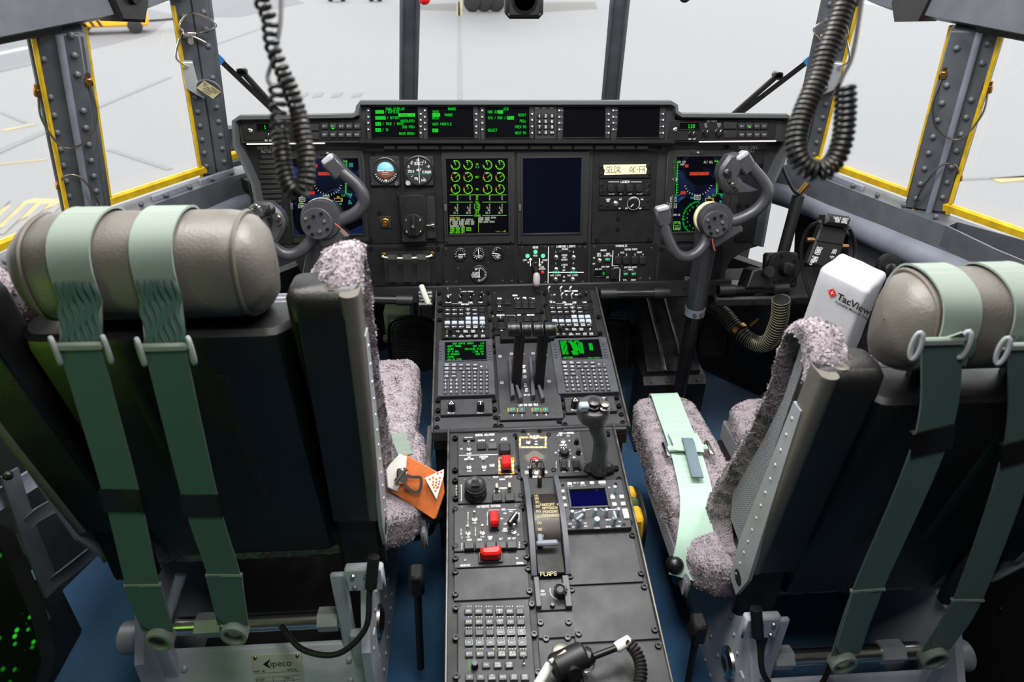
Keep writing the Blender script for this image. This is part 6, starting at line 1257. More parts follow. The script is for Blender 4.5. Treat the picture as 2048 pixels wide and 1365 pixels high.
        lp = [e+Vector((.019*cos(t), -.004*sin(t), -.020+.026*sin(t))) for t in [2*pi*i/18 for i in range(18)]]
        obj('end_loop', MB().tube(lp, 1, prof=[(.011, .0028), (.011, -.0028), (-.011, -.0028), (-.011, .0028)], closed=True, up=(0, 1, 0)), M['webP'], st)
    return root, part
ls, lpart = seat(1, -.565, .85, 0, 'left pilot seat with two green shoulder straps over its taupe headrest', ((-.064, [(163, 690), (246, 1000), (285, 1170), (316, 1262)]), (.036, [(332, 692), (404, 1010), (448, 1150), (466, 1250)])), (-.142, .155), 0, .208)
rs, rpart = seat(-1, .63, .78, -.105, 'right copilot seat with grey sheepskin cover and open lap belt on its cushion', ((.116, [(1880, 680), (1862, 880), (1735, 1180), (1690, 1310)]), (.018, [(2052, 690), (2040, 900), (1935, 1200), (1872, 1300)])), (-.16, .165), .028)
# lap belt lying on the right cushion
bp = [(.235, .725, .45), (.24, .728, .50), (.245, .70, .535), (.25, .6, .538), (.255, .5, .542), (.262, .4, .54), (.275, .3, .53), (.30, .22, .50), (.325, .17, .44)]
b = rpart('lap_belt', MB().strap(spline(bp, 6), .074, .004, (1, 0, 0)), 'webB')
rpart('buckle_bar', MB().box((.255, .455, .553), (.1, .016, .012), bev=.004), 'webB', b)
for s in (-1, 1): rpart('buckle_side', MB().box((.255+s*.052, .45, .553), (.012, .055, .014), bev=.004), 'nickel', b)
rpart('fold_back', MB().strap([(.25, .515, .548), (.252, .49, .556), (.254, .455, .561), (.256, .44, .556)], .07, .004, (1, 0, 0)), 'webB', b)
rpart('pull_tab', MB().strap([(.252, .475, .566), (.255, .45, .572), (.258, .40, .560), (.262, .35, .556)], .026, .005, (1, 0, 0)), mat('tab_blue_grey', (98, 116, 124), .7), b)
# tan leather pad with the metal harness release at the left seat
P3 = lambda px, py, Y: atY(px, py, Y)-Vector((-.565, .85, 0))
F = Frame(atY(820, 965, 1.06), atY(905, 940, 1.04)-atY(735, 940, 1.04), atY(820, 900, 1.09)-atY(820, 1020, 1.02))
hr = bpy.data.objects.new('harness_release', None); COL.objects.link(hr); hr.parent = ls; hr.matrix_world = F.M()
bpy.context.view_layer.update()
def fq(*L): return [F.at(x, y) for x, y in L]
obj('leather_pad', MB().prism(fq((808, 908), (886, 950), (889, 985), (872, 1036), (866, 1039), (782, 984), (778, 960)), -.004, .003, bev=.0015), M['tan'], hr)
obj('mounting_plate', MB().prism(fq((780, 930), (800, 908), (815, 914), (812, 945), (800, 972), (794, 983), (776, 975), (773, 940)), .003, .011, bev=.002), M['white'], hr)
a, c = F.at(806, 950), F.at(843, 965)
obj('latch_body', MB().box((a[0], a[1], .018), (.022, .03, .014), bev=.003).cyl((a[0]-.012, a[1]-.012, .02), (a[0]+.008, a[1]+.014, .02), .006, seg=12), M['nickel'], hr)
lo = [F.at(*q) for q in ((812, 948), (826, 952), (842, 953), (843, 970), (838, 980), (826, 980), (812, 968))]
obj('latch_hook', MB().tube(spline([(x, y, .022) for x, y in lo], 4), 1, prof=[(.004, .003), (.004, -.003), (-.004, -.003), (-.004, .003)], up=(0, 0, 1)), M['nickel'], hr)
tr = [F.at(*q) for q in ((850, 955), (888, 937), (888, 950), (873, 998))]
obj('release_flap', MB().prism(tr, .012, .016, bev=.001), M['white'], hr); hl = MB()
for q in ((873, 957), (880, 954), (867, 962), (873, 963), (879, 961), (866, 968), (872, 969), (878, 966), (868, 973), (874, 974), (871, 980), (876, 972), (860, 957), (867, 954), (876, 945), (883, 943)): x, y = F.at(*q); hl.lathe((x, y, .0155), (0, 0, 1), [(.0022, 0), (.0022, .0008)], 8)
obj('flap_holes', hl, M['tan'], hr)
obj('tilt_rod', MB().cyl(P3(362, 1150, .98), P3(330, 1250, .93), .011, seg=14), M['keyl'], ls)
obj('belt_end', MB().strap([P3(795, 868, 1.2), P3(803, 890, 1.16), P3(812, 912, 1.12)], .03, .004, (1, .2, 0)), M['webP'], ls)
# ------------------------------------------------------------------ control yokes
def yoke(label, hub, disc, disc_r, horns, caps, pod, pod_btn, plate_poly, base, lean, wire):
    F = Frame(PANEL.W(*PANEL.at(*hub, .16), .16), PANEL.u, PANEL.v); root = thing('control_yoke', label, 'yoke', F.M())
    A = lambda L: [F.at(x, y) for x, y in L]; R = disc_r*abs(F.at(1001, 500)[0]-F.at(1000, 500)[0])
    c = F.at(*disc); h0 = F.at(*hub)
    obj('hub', MB().lathe((h0[0], h0[1], -.075), (0, 0, 1), [(R*1.12, 0), (R*1.22, .01), (R*1.22, .05), (R*1.3, .052), (R*1.3, .068), (R*1.2, .075)], 36), M['yoke'], root)
    obj('hub_ring', MB().lathe((h0[0]-.004, h0[1]+.002, -.05), (0, 0, 1), [(R*1.2, 0), (R*1.235, .002), (R*1.235, .012), (R*1.2, .014)], 36), M['cream'], root)
    d = obj('hub_plate', MB().lathe((c[0], c[1], -.002), (0, 0, 1), [(R, 0), (R, .01), (R*.95, .012), (.001, .012)], 36, capb=False), M['yoke'], root)
    for i in range(8):
        t = 2*pi*i/8+.3; rr = R*(.72 if i % 2 else .5); m = ('fast', 'nickel')[i % 3 == 0]
        obj('bolt', MB().lathe((c[0]+rr*cos(t), c[1]+rr*sin(t), .0095), (0, 0, 1), [(.0042, 0), (.0042, .004), (.003, .0055), (.0018, .0055), (.001, .003)], 10), M[m], d)
    obj('hub_arm', MB().prism(A(plate_poly), -.045, -.006, bev=.008), M['yoke'], root)
    for hn, rad in horns:
        pts = [Vector((*F.at(x, y), z)) for x, y, z in hn]; k = spline(pts, 7); n = len(k)
        obj('horn', MB().tube(k, [rad*(1.12-.12*i/n) for i in range(n)], 18), M['yoke'], root)
    for cp, (w, hgt), rot in caps:
        q = F.at(*cp); o = obj('grip_cap', MB().box((0, 0, 0), (w, hgt, .034), bev=.006), M['yoke'], root); o.location = (q[0], q[1], -.004); o.rotation_euler = (0, 0, rot)
        obj('cap_plate', MB().box((0, hgt*.42, .004), (w*.8, hgt*.28, .032), bev=.004), M['alu'], o)
    pp = obj('switch_pod', MB().prism(A(pod), -.03, .012, bev=.008), M['yoke'], root)
    for x, y, r in pod_btn:
        q = F.at(x, y); obj('thumb_switch', MB().lathe((q[0], q[1], .011), (0, 0, 1), [(r*1.3, 0), (r*1.2, .004), (r*.8, .006), (r*.9, .012), (r*.6, .015), (.0005, .015)], 16, capb=False), M['knob' if r > .006 else 'dull'], pp)
    w = [Vector((*F.at(x, y), .012)) for x, y in wire]; obj('red_wire', MB().tube(spline(w, 5), .0013, 8), mat('wire_orange', (170, 70, 40), .5), root)
    # column: tapered housing, clamp and shaft down to the floor
    inv_ = F.M().inverted(); H = inv_ @ F.W(h0[0], h0[1]-.02, -.05)
    top = F.W(h0[0], h0[1], -.06); mid = atY(*base, top.y+.02); low = Vector((mid.x+lean, mid.y+.02, .0))
    obj('column_housing', MB().tube([inv_ @ p for p in (top+Vector((0, 0, .02)), top+(mid-top)*.3, mid)], [.036, .031, .026], 20), M['yoke'], root)
    cl = obj('clamp', MB().tube([inv_ @ (mid+Vector((0, 0, .012))), inv_ @ (mid-Vector((0, 0, .012)))], .0285, 20), M['grey'], root)
    for s in (-.01, .01): obj('clamp_screw', MB().lathe(inv_ @ (mid+Vector((s, -.028, 0))), inv_.to_3x3() @ Vector((0, -1, 0)), [(.006, 0), (.006, .004), (.002, .004)], 10), M['dull'], cl)
    obj('column_shaft', MB().tube([inv_ @ mid, inv_ @ low], [.0215, .0205], 20), M['blackg'], root)
    return root
yoke('right control yoke turned clockwise, its switch grip raised in front of the flight display', (1434, 442), (1429, 448), 27,
     [([(1450, 448, -.02), (1481, 441, -.015), (1512, 424, -.01), (1531, 401, -.005), (1535, 382, 0), (1525, 361, 0), (1500, 331, 0)], .0145), ([(1420, 470, -.02), (1412, 492, -.015), (1396, 508, -.01), (1374, 515, -.005), (1352, 506, 0), (1335, 474, 0), (1327, 446, 0)], .0135)],
     [((1490, 327), (.040, .054), radians(35)), ((1326, 433), (.040, .050), radians(12))],
     [(1457, 309), (1476, 305), (1495, 315), (1506, 331), (1500, 343), (1481, 343), (1476, 353), (1485, 365), (1515, 380), (1500, 389), (1463, 391), (1445, 377), (1436, 350), (1439, 334)],
     [(1451, 346, .009), (1455, 362, .004), (1462, 370, .006), (1469, 378, .004)], [(1455, 418), (1470, 430), (1490, 458), (1489, 467), (1429, 503), (1419, 476), (1425, 440)], (1390, 622), -.01, [(1421, 476), (1423, 488), (1427, 500)])
yoke('left control yoke in front of the flight display, grey hub with a curved right horn', (641, 441), (635, 447), 31,
     [([(655, 452, -.02), (684, 440, -.015), (708, 429, -.01), (725, 411, -.005), (727, 392, 0), (713, 369, 0), (684, 343, 0)], .015), ([(630, 468, -.02), (612, 492, -.015), (590, 508, -.01), (566, 508, -.005), (545, 490, 0), (532, 462, 0), (524, 440, 0)], .0135)],
     [((670, 334), (.040, .054), radians(38)), ((520, 425), (.03, .03), radians(20))],
     [(498, 414), (514, 401), (541, 404), (563, 423), (572, 441), (569, 463), (554, 488), (540, 485), (542, 460), (546, 444), (538, 429), (520, 435), (502, 432)],
     [(544, 418, .009), (559, 435, .006), (562, 446, .004), (514, 412, .006)], [(632, 478), (668, 440), (676, 452), (697, 473), (695, 480), (650, 500), (636, 496)], (612, 630), .0, [(671, 446), (684, 456), (696, 469)])
# ------------------------------------------------------------------ under the panel
ub = thing('panel_beam', 'black beam with round tubes running along under the instrument panel', 'beam', PANEL.M())
a, b = PANEL.at(735, 583, 0), PANEL.at(1460, 583, 0); obj('beam_face', MB().box(((a[0]+b[0])/2, a[1]-.012, -.02), (b[0]-a[0], .05, .06), bev=.004), M['board'], ub)
for i in range(9): x = a[0]+.06+i*.14; obj('screw', MB().lathe((x, a[1]-.012, .009), (0, 0, 1), [(.004, 0), (.003, .002), (.001, .002)], 8), M['fast'], ub)
def grab(label, x0, x1, y0, y1, F=PANEL, h=.04):
    p, q = F.W(*F.at(x0, y0, h), h), F.W(*F.at(x1, y1, h), h); g = thing('foot_rest_bar', label, 'bar', Matrix.Translation(p)); q = q-p; d = q.normalized()
    obj('tube', MB().tube([(0, 0, 0), q], .0125, 16), M['knob'], g)
    for e, s in ((Vector((0, 0, 0)), 1), (q, -1)): obj('end_clamp', MB().tube([e, e+d*s*.045], .0155, 16), M['rubber'], g); obj('stay', MB().box(e+d*s*.02+Vector((0, .035, -.01)), (.02, .07, .02), bev=.004), M['black'], g)
grab('left black bar under the panel, beside the pale parking brake handle', 690, 826, 598, 601); grab('middle black bar under the panel, left of the copilot control column', 1200, 1338, 588, 586); grab('right black bar beyond the copilot column, in front of a metal shelf', 1437, 1575, 581, 577)
# parking brake handle
pb = thing('parking_brake_handle', 'pale glowing T-bar handle hanging in front of a lettered placard left of the console', 'handle', PANEL.M(*PANEL.at(850, 590, .03), .03)); o_ = PANEL.at(850, 590, .03)
rel = lambda x, y, h=.03: (PANEL.at(x, y, h)[0]-o_[0], PANEL.at(x, y, h)[1]-o_[1])
p0, p1 = rel(836, 580), rel(866, 613); obj('placard', MB().box(((p0[0]+p1[0])/2, (p0[1]+p1[1])/2, 0), (p1[0]-p0[0], p0[1]-p1[1], .004), bev=.001), M['bezel'], pb)
k = Ink()
for i, t in enumerate(('PULL AND', 'TURN FOR', 'PARKING', 'BRAKE ON')): k.text(t, *rel(851, 585+i*7.4), .0055, 'text', h=.0027)
k.build('lettering', pb); h0, h1 = rel(842, 570, .06), rel(857, 609, .06)
obj('handle_bar', MB().tube([(h0[0], h0[1], .03), (h0[0]*.95+h1[0]*.05, h0[1]*.95+h1[1]*.05, .03), ((h0[0]+h1[0])/2, (h0[1]+h1[1])/2, .033), (h0[0]*.05+h1[0]*.95, h0[1]*.05+h1[1]*.95, .03), (h1[0], h1[1], .03)], [.004, .0075, .008, .0075, .004], 14), M['glowh'], pb)
obj('shaft', MB().cyl((0, 0, 0), ((h0[0]+h1[0])/2, (h0[1]+h1[1])/2, .03), .005, seg=10), M['dull'], pb)
# rudder pedals: ribbed plates in bent-tube frames
def pedal(label, px, Y, w, h):
    o = atY(*px, Y); p = thing('rudder_pedal', label, 'pedal', Matrix.Translation(o) @ Matrix.Rotation(radians(-14), 4, 'X'), 'rudder pedals')
    obj('plate', MB().prism(rrect(-w/2, -h/2, w/2, h/2, .03), -.01, .01, Frame((0, 0, 0), (1, 0, 0), (0, 0, 1)), bev=.003), M['black'], p)
    n = int(h/.0085)
    for i in range(n): z = -h/2+.012+i*(h-.024)/(n-1); ww = w-.02-(.02 if i in (0, n-1) else 0); obj('rib', shared(('rib', ww), lambda: None) or MB().box((0, -.011, z), (ww, .006, .0042), bev=.001), M['rubber'], p)
    obj('frame_tube', MB().tube(spline([(-w/2-.006, 0, -h/2), (-w/2-.006, 0, h/2-.03), (-w/2+.03, 0, h/2+.006), (w/2-.03, 0, h/2+.006), (w/2+.006, 0, h/2-.03), (w/2+.006, 0, -h/2)], 6), .006, 10), M['blackg'], p)
    obj('hanger_arm', MB().box((0, .05, .02), (.04, .09, .05), bev=.006).cyl((0, .09, .02), (0, .16, .30), .014, seg=10), M['black'], p)
pedal('left pedal of the copilot, ribbed black plate beside the console', (1222, 690), 1.98, .125, .17); pedal('right pedal of the copilot, ribbed black plate below the coiled hose', (1425, 665), 1.98, .10, .165); pedal('right pedal of the pilot, ribbed black plate in shade left of the console', (826, 692), 1.98, .14, .18); pedal('left pedal of the pilot, mostly behind the left seat', (622, 690), 1.98, .12, .18)
# covered control linkage between the copilot pedals
lb = thing('linkage_cover', 'black covered linkage box with two worn metal strips between the copilot pedals', 'cover', Matrix.Translation((.40, 1.75, 0)))
def yzp(poly, x0, x1):
    n = len(poly); return MB().add([(x, y, z) for x in (x0, x1) for y, z in poly], [tuple(range(n)), tuple(range(2*n-1, n-1, -1))]+[(i, n+i, n+(i+1) % n, (i+1) % n) for i in range(n)])
c0 = atY(1345, 745, 1.78); zt = c0.z
obj('lower_box', yzp([(.0, 0), (-.01, zt-.02), (.01, zt), (.12, zt), (.12, 0)], -.10+c0.x-.40, .10+c0.x-.40), M['blackg'], lb)
obj('sloping_top', yzp([(.02, zt-.06), (.02, zt+.012), (.1, zt+.06), (.5, zt+.20), (.6, zt+.22), (.6, zt-.1)], -.085+c0.x-.40, .085+c0.x-.40), M['blackg'], lb)
for x in (-.03, .03): obj('metal_strip', MB().strap([(x+c0.x-.40, y, z+.003) for y, z in ((.021, zt+.012), (.1, zt+.06), (.5, zt+.20), (.58, zt+.217))], .012, .002, (1, 0, 0)), M['rail'], lb)
for i in range(4): obj('screw', MB().lathe((c0.x-.40-.075+i*.05, -.005, zt-.008), (0, -.8, .6), [(.004, 0), (.003, .002), (.001, .002)], 8), M['dull'], lb)
for i, (px, s) in enumerate((((1338, 625), .2), ((805, 625), .12))):
    o = atY(*px, 2.3); t = thing('duct_box', ('pale green primed duct box under the panel, right of the console', 'pale green primed duct box under the panel, left of the console')[i], 'duct', Matrix.Translation(o))
    obj('duct_body', MB().box((0, 0, 0), (s, .2, .12), bev=.015), mat('primer_green', (148, 158, 118), .6), t); obj('flange', MB().box((0, -.09, -.06), (s*1.15, .03, .02), bev=.004), MATS['primer_green'], t)
# corrugated hose
hp_ = [(1562, 600, 1.66), (1560, 632, 1.67), (1553, 655, 1.68), (1542, 678, 1.70), (1526, 689, 1.73), (1505, 684, 1.77), (1482, 666, 1.81), (1466, 649, 1.85), (1449, 629, 1.9), (1427, 610, 1.95)]
pts = spline([atY(*q) for q in hp_], 10); ho_ = thing('air_hose', 'curved corrugated air hose with pale rings under the right side shelf', 'hose', Matrix.Translation(pts[0])); lp = [p-pts[0] for p in pts]
obj('hose_wall', MB().tube(lp, .0235, 16), M['rubber'], ho_)
tot = [0]
for a, b in zip(lp, lp[1:]): tot.append(tot[-1]+(b-a).length)
def along(P, T, s):
    for i in range(len(T)-1):
        if T[i+1] >= s: f = (s-T[i])/max(1e-9, T[i+1]-T[i]); return P[i]+(P[i+1]-P[i])*f, (P[i+1]-P[i]).normalized()
    return P[-1], (P[-1]-P[-2]).normalized()
n = int(tot[-1]/.0098)
rg = MB().tube([(.0243*cos(2*pi*i/18), .0243*sin(2*pi*i/18), 0) for i in range(18)], .0013, 6, closed=True).mesh('ring_shape', [M['hose']])
for i in range(n): q, t = along(lp, tot, i*tot[-1]/n); r = link('ring', rg, ho_); r.location = q; r.rotation_euler = t.to_track_quat('Z', 'Y').to_euler()
q, t = along(lp, tot, tot[-1]*.68); obj('hose_clamp', MB().tube([q-t*.008, q+t*.008], .0295, 18), M['brass'], ho_); v = t.orthogonal(); obj('clamp_fitting', MB().cyl(q+Vector((.03, 0, .02)), q+Vector((.05, 0, .045)), .006, seg=8), M['brass'], ho_)
# ------------------------------------------------------------------ coiled cords hanging from the ceiling
def coil(label, path, r_of, depth, pitch, wire, tail, name='coiled_cord'):
    P = spline([atD(x, y, depth) for x, y in path], 8); o = P[0].copy(); root = thing(name, label, 'cord', Matrix.Translation(o)); P = [p-o for p in P]
    T = [0]
    for a, b in zip(P, P[1:]): T.append(T[-1]+(b-a).length)
    out = []; s = 0; ph = 0; k = 14
    side = CRT
    while s < T[-1]:
        q, t = along(P, T, s); f = s/T[-1]; e = (side-t*side.dot(t)).normalized(); g = t.cross(e); r = r_of(f)
        out.append(q+e*(r*cos(ph))+g*(r*sin(ph))); ph += 2*pi/k; s += pitch(f)/k
    tl = spline([atD(x, y, depth)-o for x, y in tail], 6)
    obj('coil', MB().tube(out+tl[:1], wire, 7), M['cord'], root); obj('straight_lead', MB().tube(tl, wire*.95, 8), M['cord'], root)
    e = tl[-1]; d = (tl[-6]-e); obj('strain_relief', MB().tube([e, e+d*.5, e+d], [wire*2, wire*1.9, wire*1.1], 10), M['cord'], root); return root
Z2 = lambda L: [(400+x/3.25, y/3.25) for x, y in L]; Z5 = lambda L: [(1500+x/2.73, y/2.73) for x, y in L]
up_ = [(395, -120), (400, 0), (420, 60), (447, 110), (455, 200), (470, 300), (500, 380), (530, 450), (560, 520), (590, 590), (612, 650), (640, 740), (660, 850), (680, 950), (692, 1050), (690, 1170), (650, 1250), (592, 1225), (553, 1130), (533, 1000), (517, 850), (508, 720), (503, 620), (500, 550)]
coil('left black coiled cord hanging in a loop in front of the windshield', Z2(up_), lambda f: .0058 if f < .3 else .0064, .64, lambda f: .0085 if f < .27 else .0065 if f < .4 else .0050 if f < .85 else .0085, .0022, Z2([(455, 550), (440, 500), (470, 400), (500, 280), (522, 150), (528, 0), (530, -120)]))
up_ = [(528, -100), (520, 0), (500, 60), (470, 150), (440, 230), (412, 300), (392, 370), (372, 430), (341, 500), (310, 570), (282, 640), (262, 710), (252, 780), (262, 850), (300, 908), (360, 936), (420, 918), (465, 870), (492, 810), (510, 740), (517, 670), (521, 600), (522, 530), (518, 470)]
coil('right black coiled cord hanging in a loop by the copilot side window', Z5(up_), lambda f: .0088, .68, lambda f: .0052 if f < .75 else .0062, .0023, Z5([(488, 462), (510, 410), (550, 330), (576, 220), (592, 120), (610, 0), (620, -110)]))
# ------------------------------------------------------------------ compass, wipers and small things at the windshield
o = atY(1047, 6, 2.1); mc = thing('standby_compass', 'small black compass housing hanging at the top of the centre windshield', 'compass', Matrix.Translation(o))
obj('housing', MB().box((0, 0, .01), (.105, .08, .095), bev=.012), M['black'], mc); obj('face_ring', MB().lathe((0, -.039, .012), (0, -1, 0), [(.036, 0), (.036, .004), (.03, .005), (.028, .001), (.001, .001)], 24), M['knob'], mc); obj('stem', MB().cyl((0, 0, .05), (0, .03, .4), .012, seg=10), M['black'], mc)
for x, z in ((-.042, -.025), (.042, -.025)): obj('screw', MB().lathe((x, -.04, z), (0, -1, 0), [(.004, 0), (.003, .002), (.001, .002)], 8), M['dull'], mc)
for nm, px, Y, m, lab in (('warning_light', (849, -2), 2.3, 'red', 'small red lamp at the top of the centre windshield, beside the left post'), ('round_bulb', (1370, -6), 2.3, 'black', 'dark round bulb at the top edge of the right windshield')):
    o = atY(*px, Y); t = thing(nm, lab, 'lamp', Matrix.Translation(o)); obj('lens', MB().ball((0, 0, 0), .018, sc=(1, 1, .9)), M[m], t); obj('socket', MB().cyl((0, 0, .005), (0, .01, .1), .014, seg=12), M['black'], t)
def wiper(label, a, b, sg):
    P = PL if sg < 0 else PR; n = (P['W0']-P['A0']).cross(P['A1']-P['A0']).normalized(); c = P['A0']; 
    def on(x, y, h=.05): d = ray(x, y); nn = n if n.y > 0 else -n; return CAM+d*((c+nn*h-CAM).dot(nn)/d.dot(nn))
    A, B = on(*a), on(*b); w = thing('windshield_wiper', label, 'wiper', Matrix.Translation(A)); D = B-A; d = D.normalized()
    obj('blade', MB().tube([Vector((0, 0, 0)), D], 1, prof=[(.007, -.004), (.007, .004), (-.008, .008), (-.008, -.008)], up=(0, -.5, 1)), M['blackg'], w)
    obj('arm', MB().tube([D*.5+Vector((0, -.01, .03)), D*.56+Vector((0, -.012, .036)), D*1.15+Vector((0, -.01, .02))], [.006, .009, .009], 8), M['black'], w)
    j = D*.52+Vector((0, -.01, .035)); obj('pivot', MB().box(j, (.03, .02, .02), bev=.004).cyl(j+Vector((0, -.01, 0)), j+Vector((0, .02, 0)), .012, seg=10), M['fast'], w)
    obj('blue_tape', MB().tube([-d*.005, d*.045], 1, prof=[(.009, -.006), (.009, .006), (-.010, .010), (-.010, -.010)], up=(0, -.5, 1)), M['bluet'], w)
wiper('left windshield wiper with blue tape round its tip', (421, 101), (547, 222), -1); wiper('right windshield wiper with blue tape round its tip', (1636, 106), (1478, 228), 1)
# ------------------------------------------------------------------ right side of the flight deck
o = atY(1440, 604, 1.72); sh_ = thing('side_shelf', 'long black shelf along the right wall carrying the knob block and the round mount', 'shelf', Matrix.Translation(o))
obj('shelf_board', MB().box((.20, .06, .018), (.46, .2, .03), bev=.006), M['board'], sh_); obj('metal_top', MB().box((.04, .02, .036), (.10, .08, .008), bev=.002), M['nickel'], sh_)
for x in (.08, .2, .33): obj('screw', MB().lathe((x, -.041, .018), (0, -1, 0), [(.005, 0), (.004, .003), (.001, .003)], 8), M['fast'], sh_)
def facing(px, Y, tilt=20): return Frame(atY(*px, Y), (1, 0, 0), (0, sin(radians(tilt)), cos(radians(tilt))))
F = facing((1516, 552), 1.70); t = thing('knob_block', 'black wedge block with a round grey-faced push knob on the right shelf', 'control', F.M())
obj('block', MB().prism([F.at(*q) for q in ((1488, 575), (1500, 541), (1514, 536), (1536, 540), (1546, 575))], -.05, .02, bev=.004), M['bezel'], t)
q = F.at(1524, 541); obj('knob', MB().lathe((q[0]-.006, q[1]-.012, .0), (.15, .25, 1), [(.009, 0), (.009, .035), (.0165, .038), (.0165, .05), (.015, .052)], 24), M['blackg'], t)
F = facing((1566, 536), 1.72); t = thing('round_mount', 'round black five-bolt mount with a black centre boss on the right wall', 'mount', F.M()); R = 33/2048*36/24*1.72*1.15
obj('back_plate', MB().box((.0, -.008, -.02), (R*2.0, R*2.1, .03), bev=.006), M['bezel'], t); obj('flange', MB().lathe((0, 0, -.006), (0, 0, 1), [(R, 0), (R, .014), (R*.95, .016), (R*.5, .016)], 36), M['panel'], t); obj('boss', MB().lathe((0, 0, .008), (0, 0, 1), [(R*.42, 0), (R*.42, .015), (R*.34, .03), (R*.2, .032)], 24), M['knob'], t)
for i in range(5): a = 2*pi*i/5+.6; obj('bolt', MB().lathe((R*.74*cos(a), R*.74*sin(a), .009), (0, 0, 1), [(.0045, 0), (.004, .004), (.001, .004)], 10), M['fast'], t)
F = facing((1778, 532), 1.5); t = thing('swivel_mount', 'small round black swivel mount behind the grey covered tablet', 'mount', F.M())
obj('flange', MB().lathe((0, 0, -.01), (0, 0, 1), [(.03, 0), (.03, .014), (.026, .016), (.012, .018)], 24), M['panel'], t); obj('boss', MB().lathe((-.008, -.008, .004), (0, 0, 1), [(.017, 0), (.016, .02), (.01, .024)], 16), M['knob'], t)
F = Frame(atY(1660, 480, 1.56), (1, -.12, .02), (0, .35, .94)); t = thing('cable_box', 'slim black equipment box with white lettering and two cable loops by the right wall', 'box', F.M())
A = lambda L: [F.at(x, y) for x, y in L]
obj('body', MB().prism(A([(1614, 527), (1644, 448), (1696, 456), (1678, 528), (1664, 540)]), -.03, 0, bev=.004), M['bezel'], t); obj('cap', MB().prism(A([(1648, 430), (1652, 427), (1694, 433), (1698, 438), (1691, 456), (1645, 449)]), -.03, .02, bev=.008), M['bezel'], t)
obj('hinge_line', MB().prism(A([(1632, 479), (1688, 487), (1687, 489), (1631, 481)]), 0, .003), M['black'], t)
k = Ink()
for i, s in enumerate(('CABLE ASSY', 'P/N 1187', 'SER 0042')): a, b = F.at(1628+i*4, 512-i*1); k.text(s, a, b, .006, 'text', h=.0008, rot=radians(70)); a, b = F.at(1676, 437+i*3.4); k.text(s, a, b, .0045, 'text', h=.0206, rot=radians(-8))
for i in range(2): a, b = F.at(1664+i*4, 508); k.text('J1 28V', a, b, .005, 'text', h=.0008, rot=radians(70))
k.build('lettering', t)
for L in ([(1640, 443, 1.56), (1618, 456, 1.6), (1604, 490, 1.62), (1606, 535, 1.62), (1616, 575, 1.6), (1630, 612, 1.58)], [(1697, 456, 1.56), (1706, 475, 1.58), (1711, 505, 1.58), (1708, 540, 1.56)]):
    iv = t.matrix_world.inverted() if 0 else F.M().inverted(); obj('cable', MB().tube(spline([iv @ atY(*q) for q in L], 7), .005, 10), M['rubber'], t)
for q in ((1626, 481), (1692, 494)): a, b = F.at(*q); obj('gland', MB().cyl((a-.01, b, -.015), (a+.012, b, -.015), .006, seg=8), M['brass'], t)
# grey covered tablet with its printed logo
D, A_, B_ = atY(1641, 533, 1.30), atY(1683, 501, 1.40), atY(1778, 545, 1.30); C_ = D+(B_-A_); dn = Vector((-.008, .03, -.30))
t = thing('covered_tablet', 'upright tablet in a pale grey cloth cover with a red target logo, right wall', 'tablet', Matrix.Translation(D))
q = [p-D for p in (D, A_, B_, C_)]; vs = []
import bmesh
bm = bmesh.new(); vv = [bm.verts.new(p) for p in q]+[bm.verts.new(p+dn) for p in q]
for f in ((0, 1, 2, 3), (7, 6, 5, 4), (0, 4, 5, 1), (1, 5, 6, 2), (2, 6, 7, 3), (3, 7, 4, 0)): bm.faces.new([vv[i] for i in f])
bmesh.ops.recalc_face_normals(bm, faces=bm.faces); bmesh.ops.bevel(bm, geom=list(bm.edges), offset=.012, segments=3, affect='EDGES', profile=.5)
bmesh.ops.subdivide_edges(bm, edges=[e for e in bm.edges if e.calc_length() > .03], cuts=8, use_grid_fill=True); bm.normal_update()
for v in bm.verts: v.co += v.normal*noise.noise(v.co*22)*.0025
me = bpy.data.meshes.new('cover'); bm.to_mesh(me); bm.free(); me.materials.append(M['bagw']); me.polygons.foreach_set('use_smooth', [True]*len(me.polygons)); link('cloth_cover', me, t)
u = (C_-D).normalized(); v = -dn.normalized(); v = (v-u*v.dot(u)).normalized(); G = Frame(D, u, v)
if G.n.y > 0: pass
G = Frame(D+G.n*.0045, u, v); iv = Matrix.Translation(-D)
k = Ink(); a, b = G.at(1664, 586); R = .0115
k.poly([(a+R*.72*cos(i*pi/8), b+R*.72*sin(i*pi/8)) for i in range(16)], 'red'); k.line([(a-R*1.1, b), (a+R*1.1, b)], .0014, 'red', .0002); k.line([(a, b-R*1.1), (a, b+R*1.1)], .0014, 'red', .0002); k.line([(a-R*.4, b), (a+R*.4, b)], .001, 'white', .0004); k.line([(a, b-R*.4), (a, b+R*.4)], .001, 'white', .0004)
a, b = G.at(1673, 598); typed('TacView\u2122' if 0 else 'TacView', .022, 'textk', t, 'product_words', iv @ G.M(a, b, .0003), .0006); a, b = G.at(1670, 606); typed('Portable Mission Display', .0088, 'textk', t, 'product_words', iv @ G.M(a, b, .0003), .0002)
lt = k.build('logo_print', t); lt.matrix_parent_inverse = Matrix.Identity(4); lt.matrix_local = Matrix.Translation(-D) @ G.M()
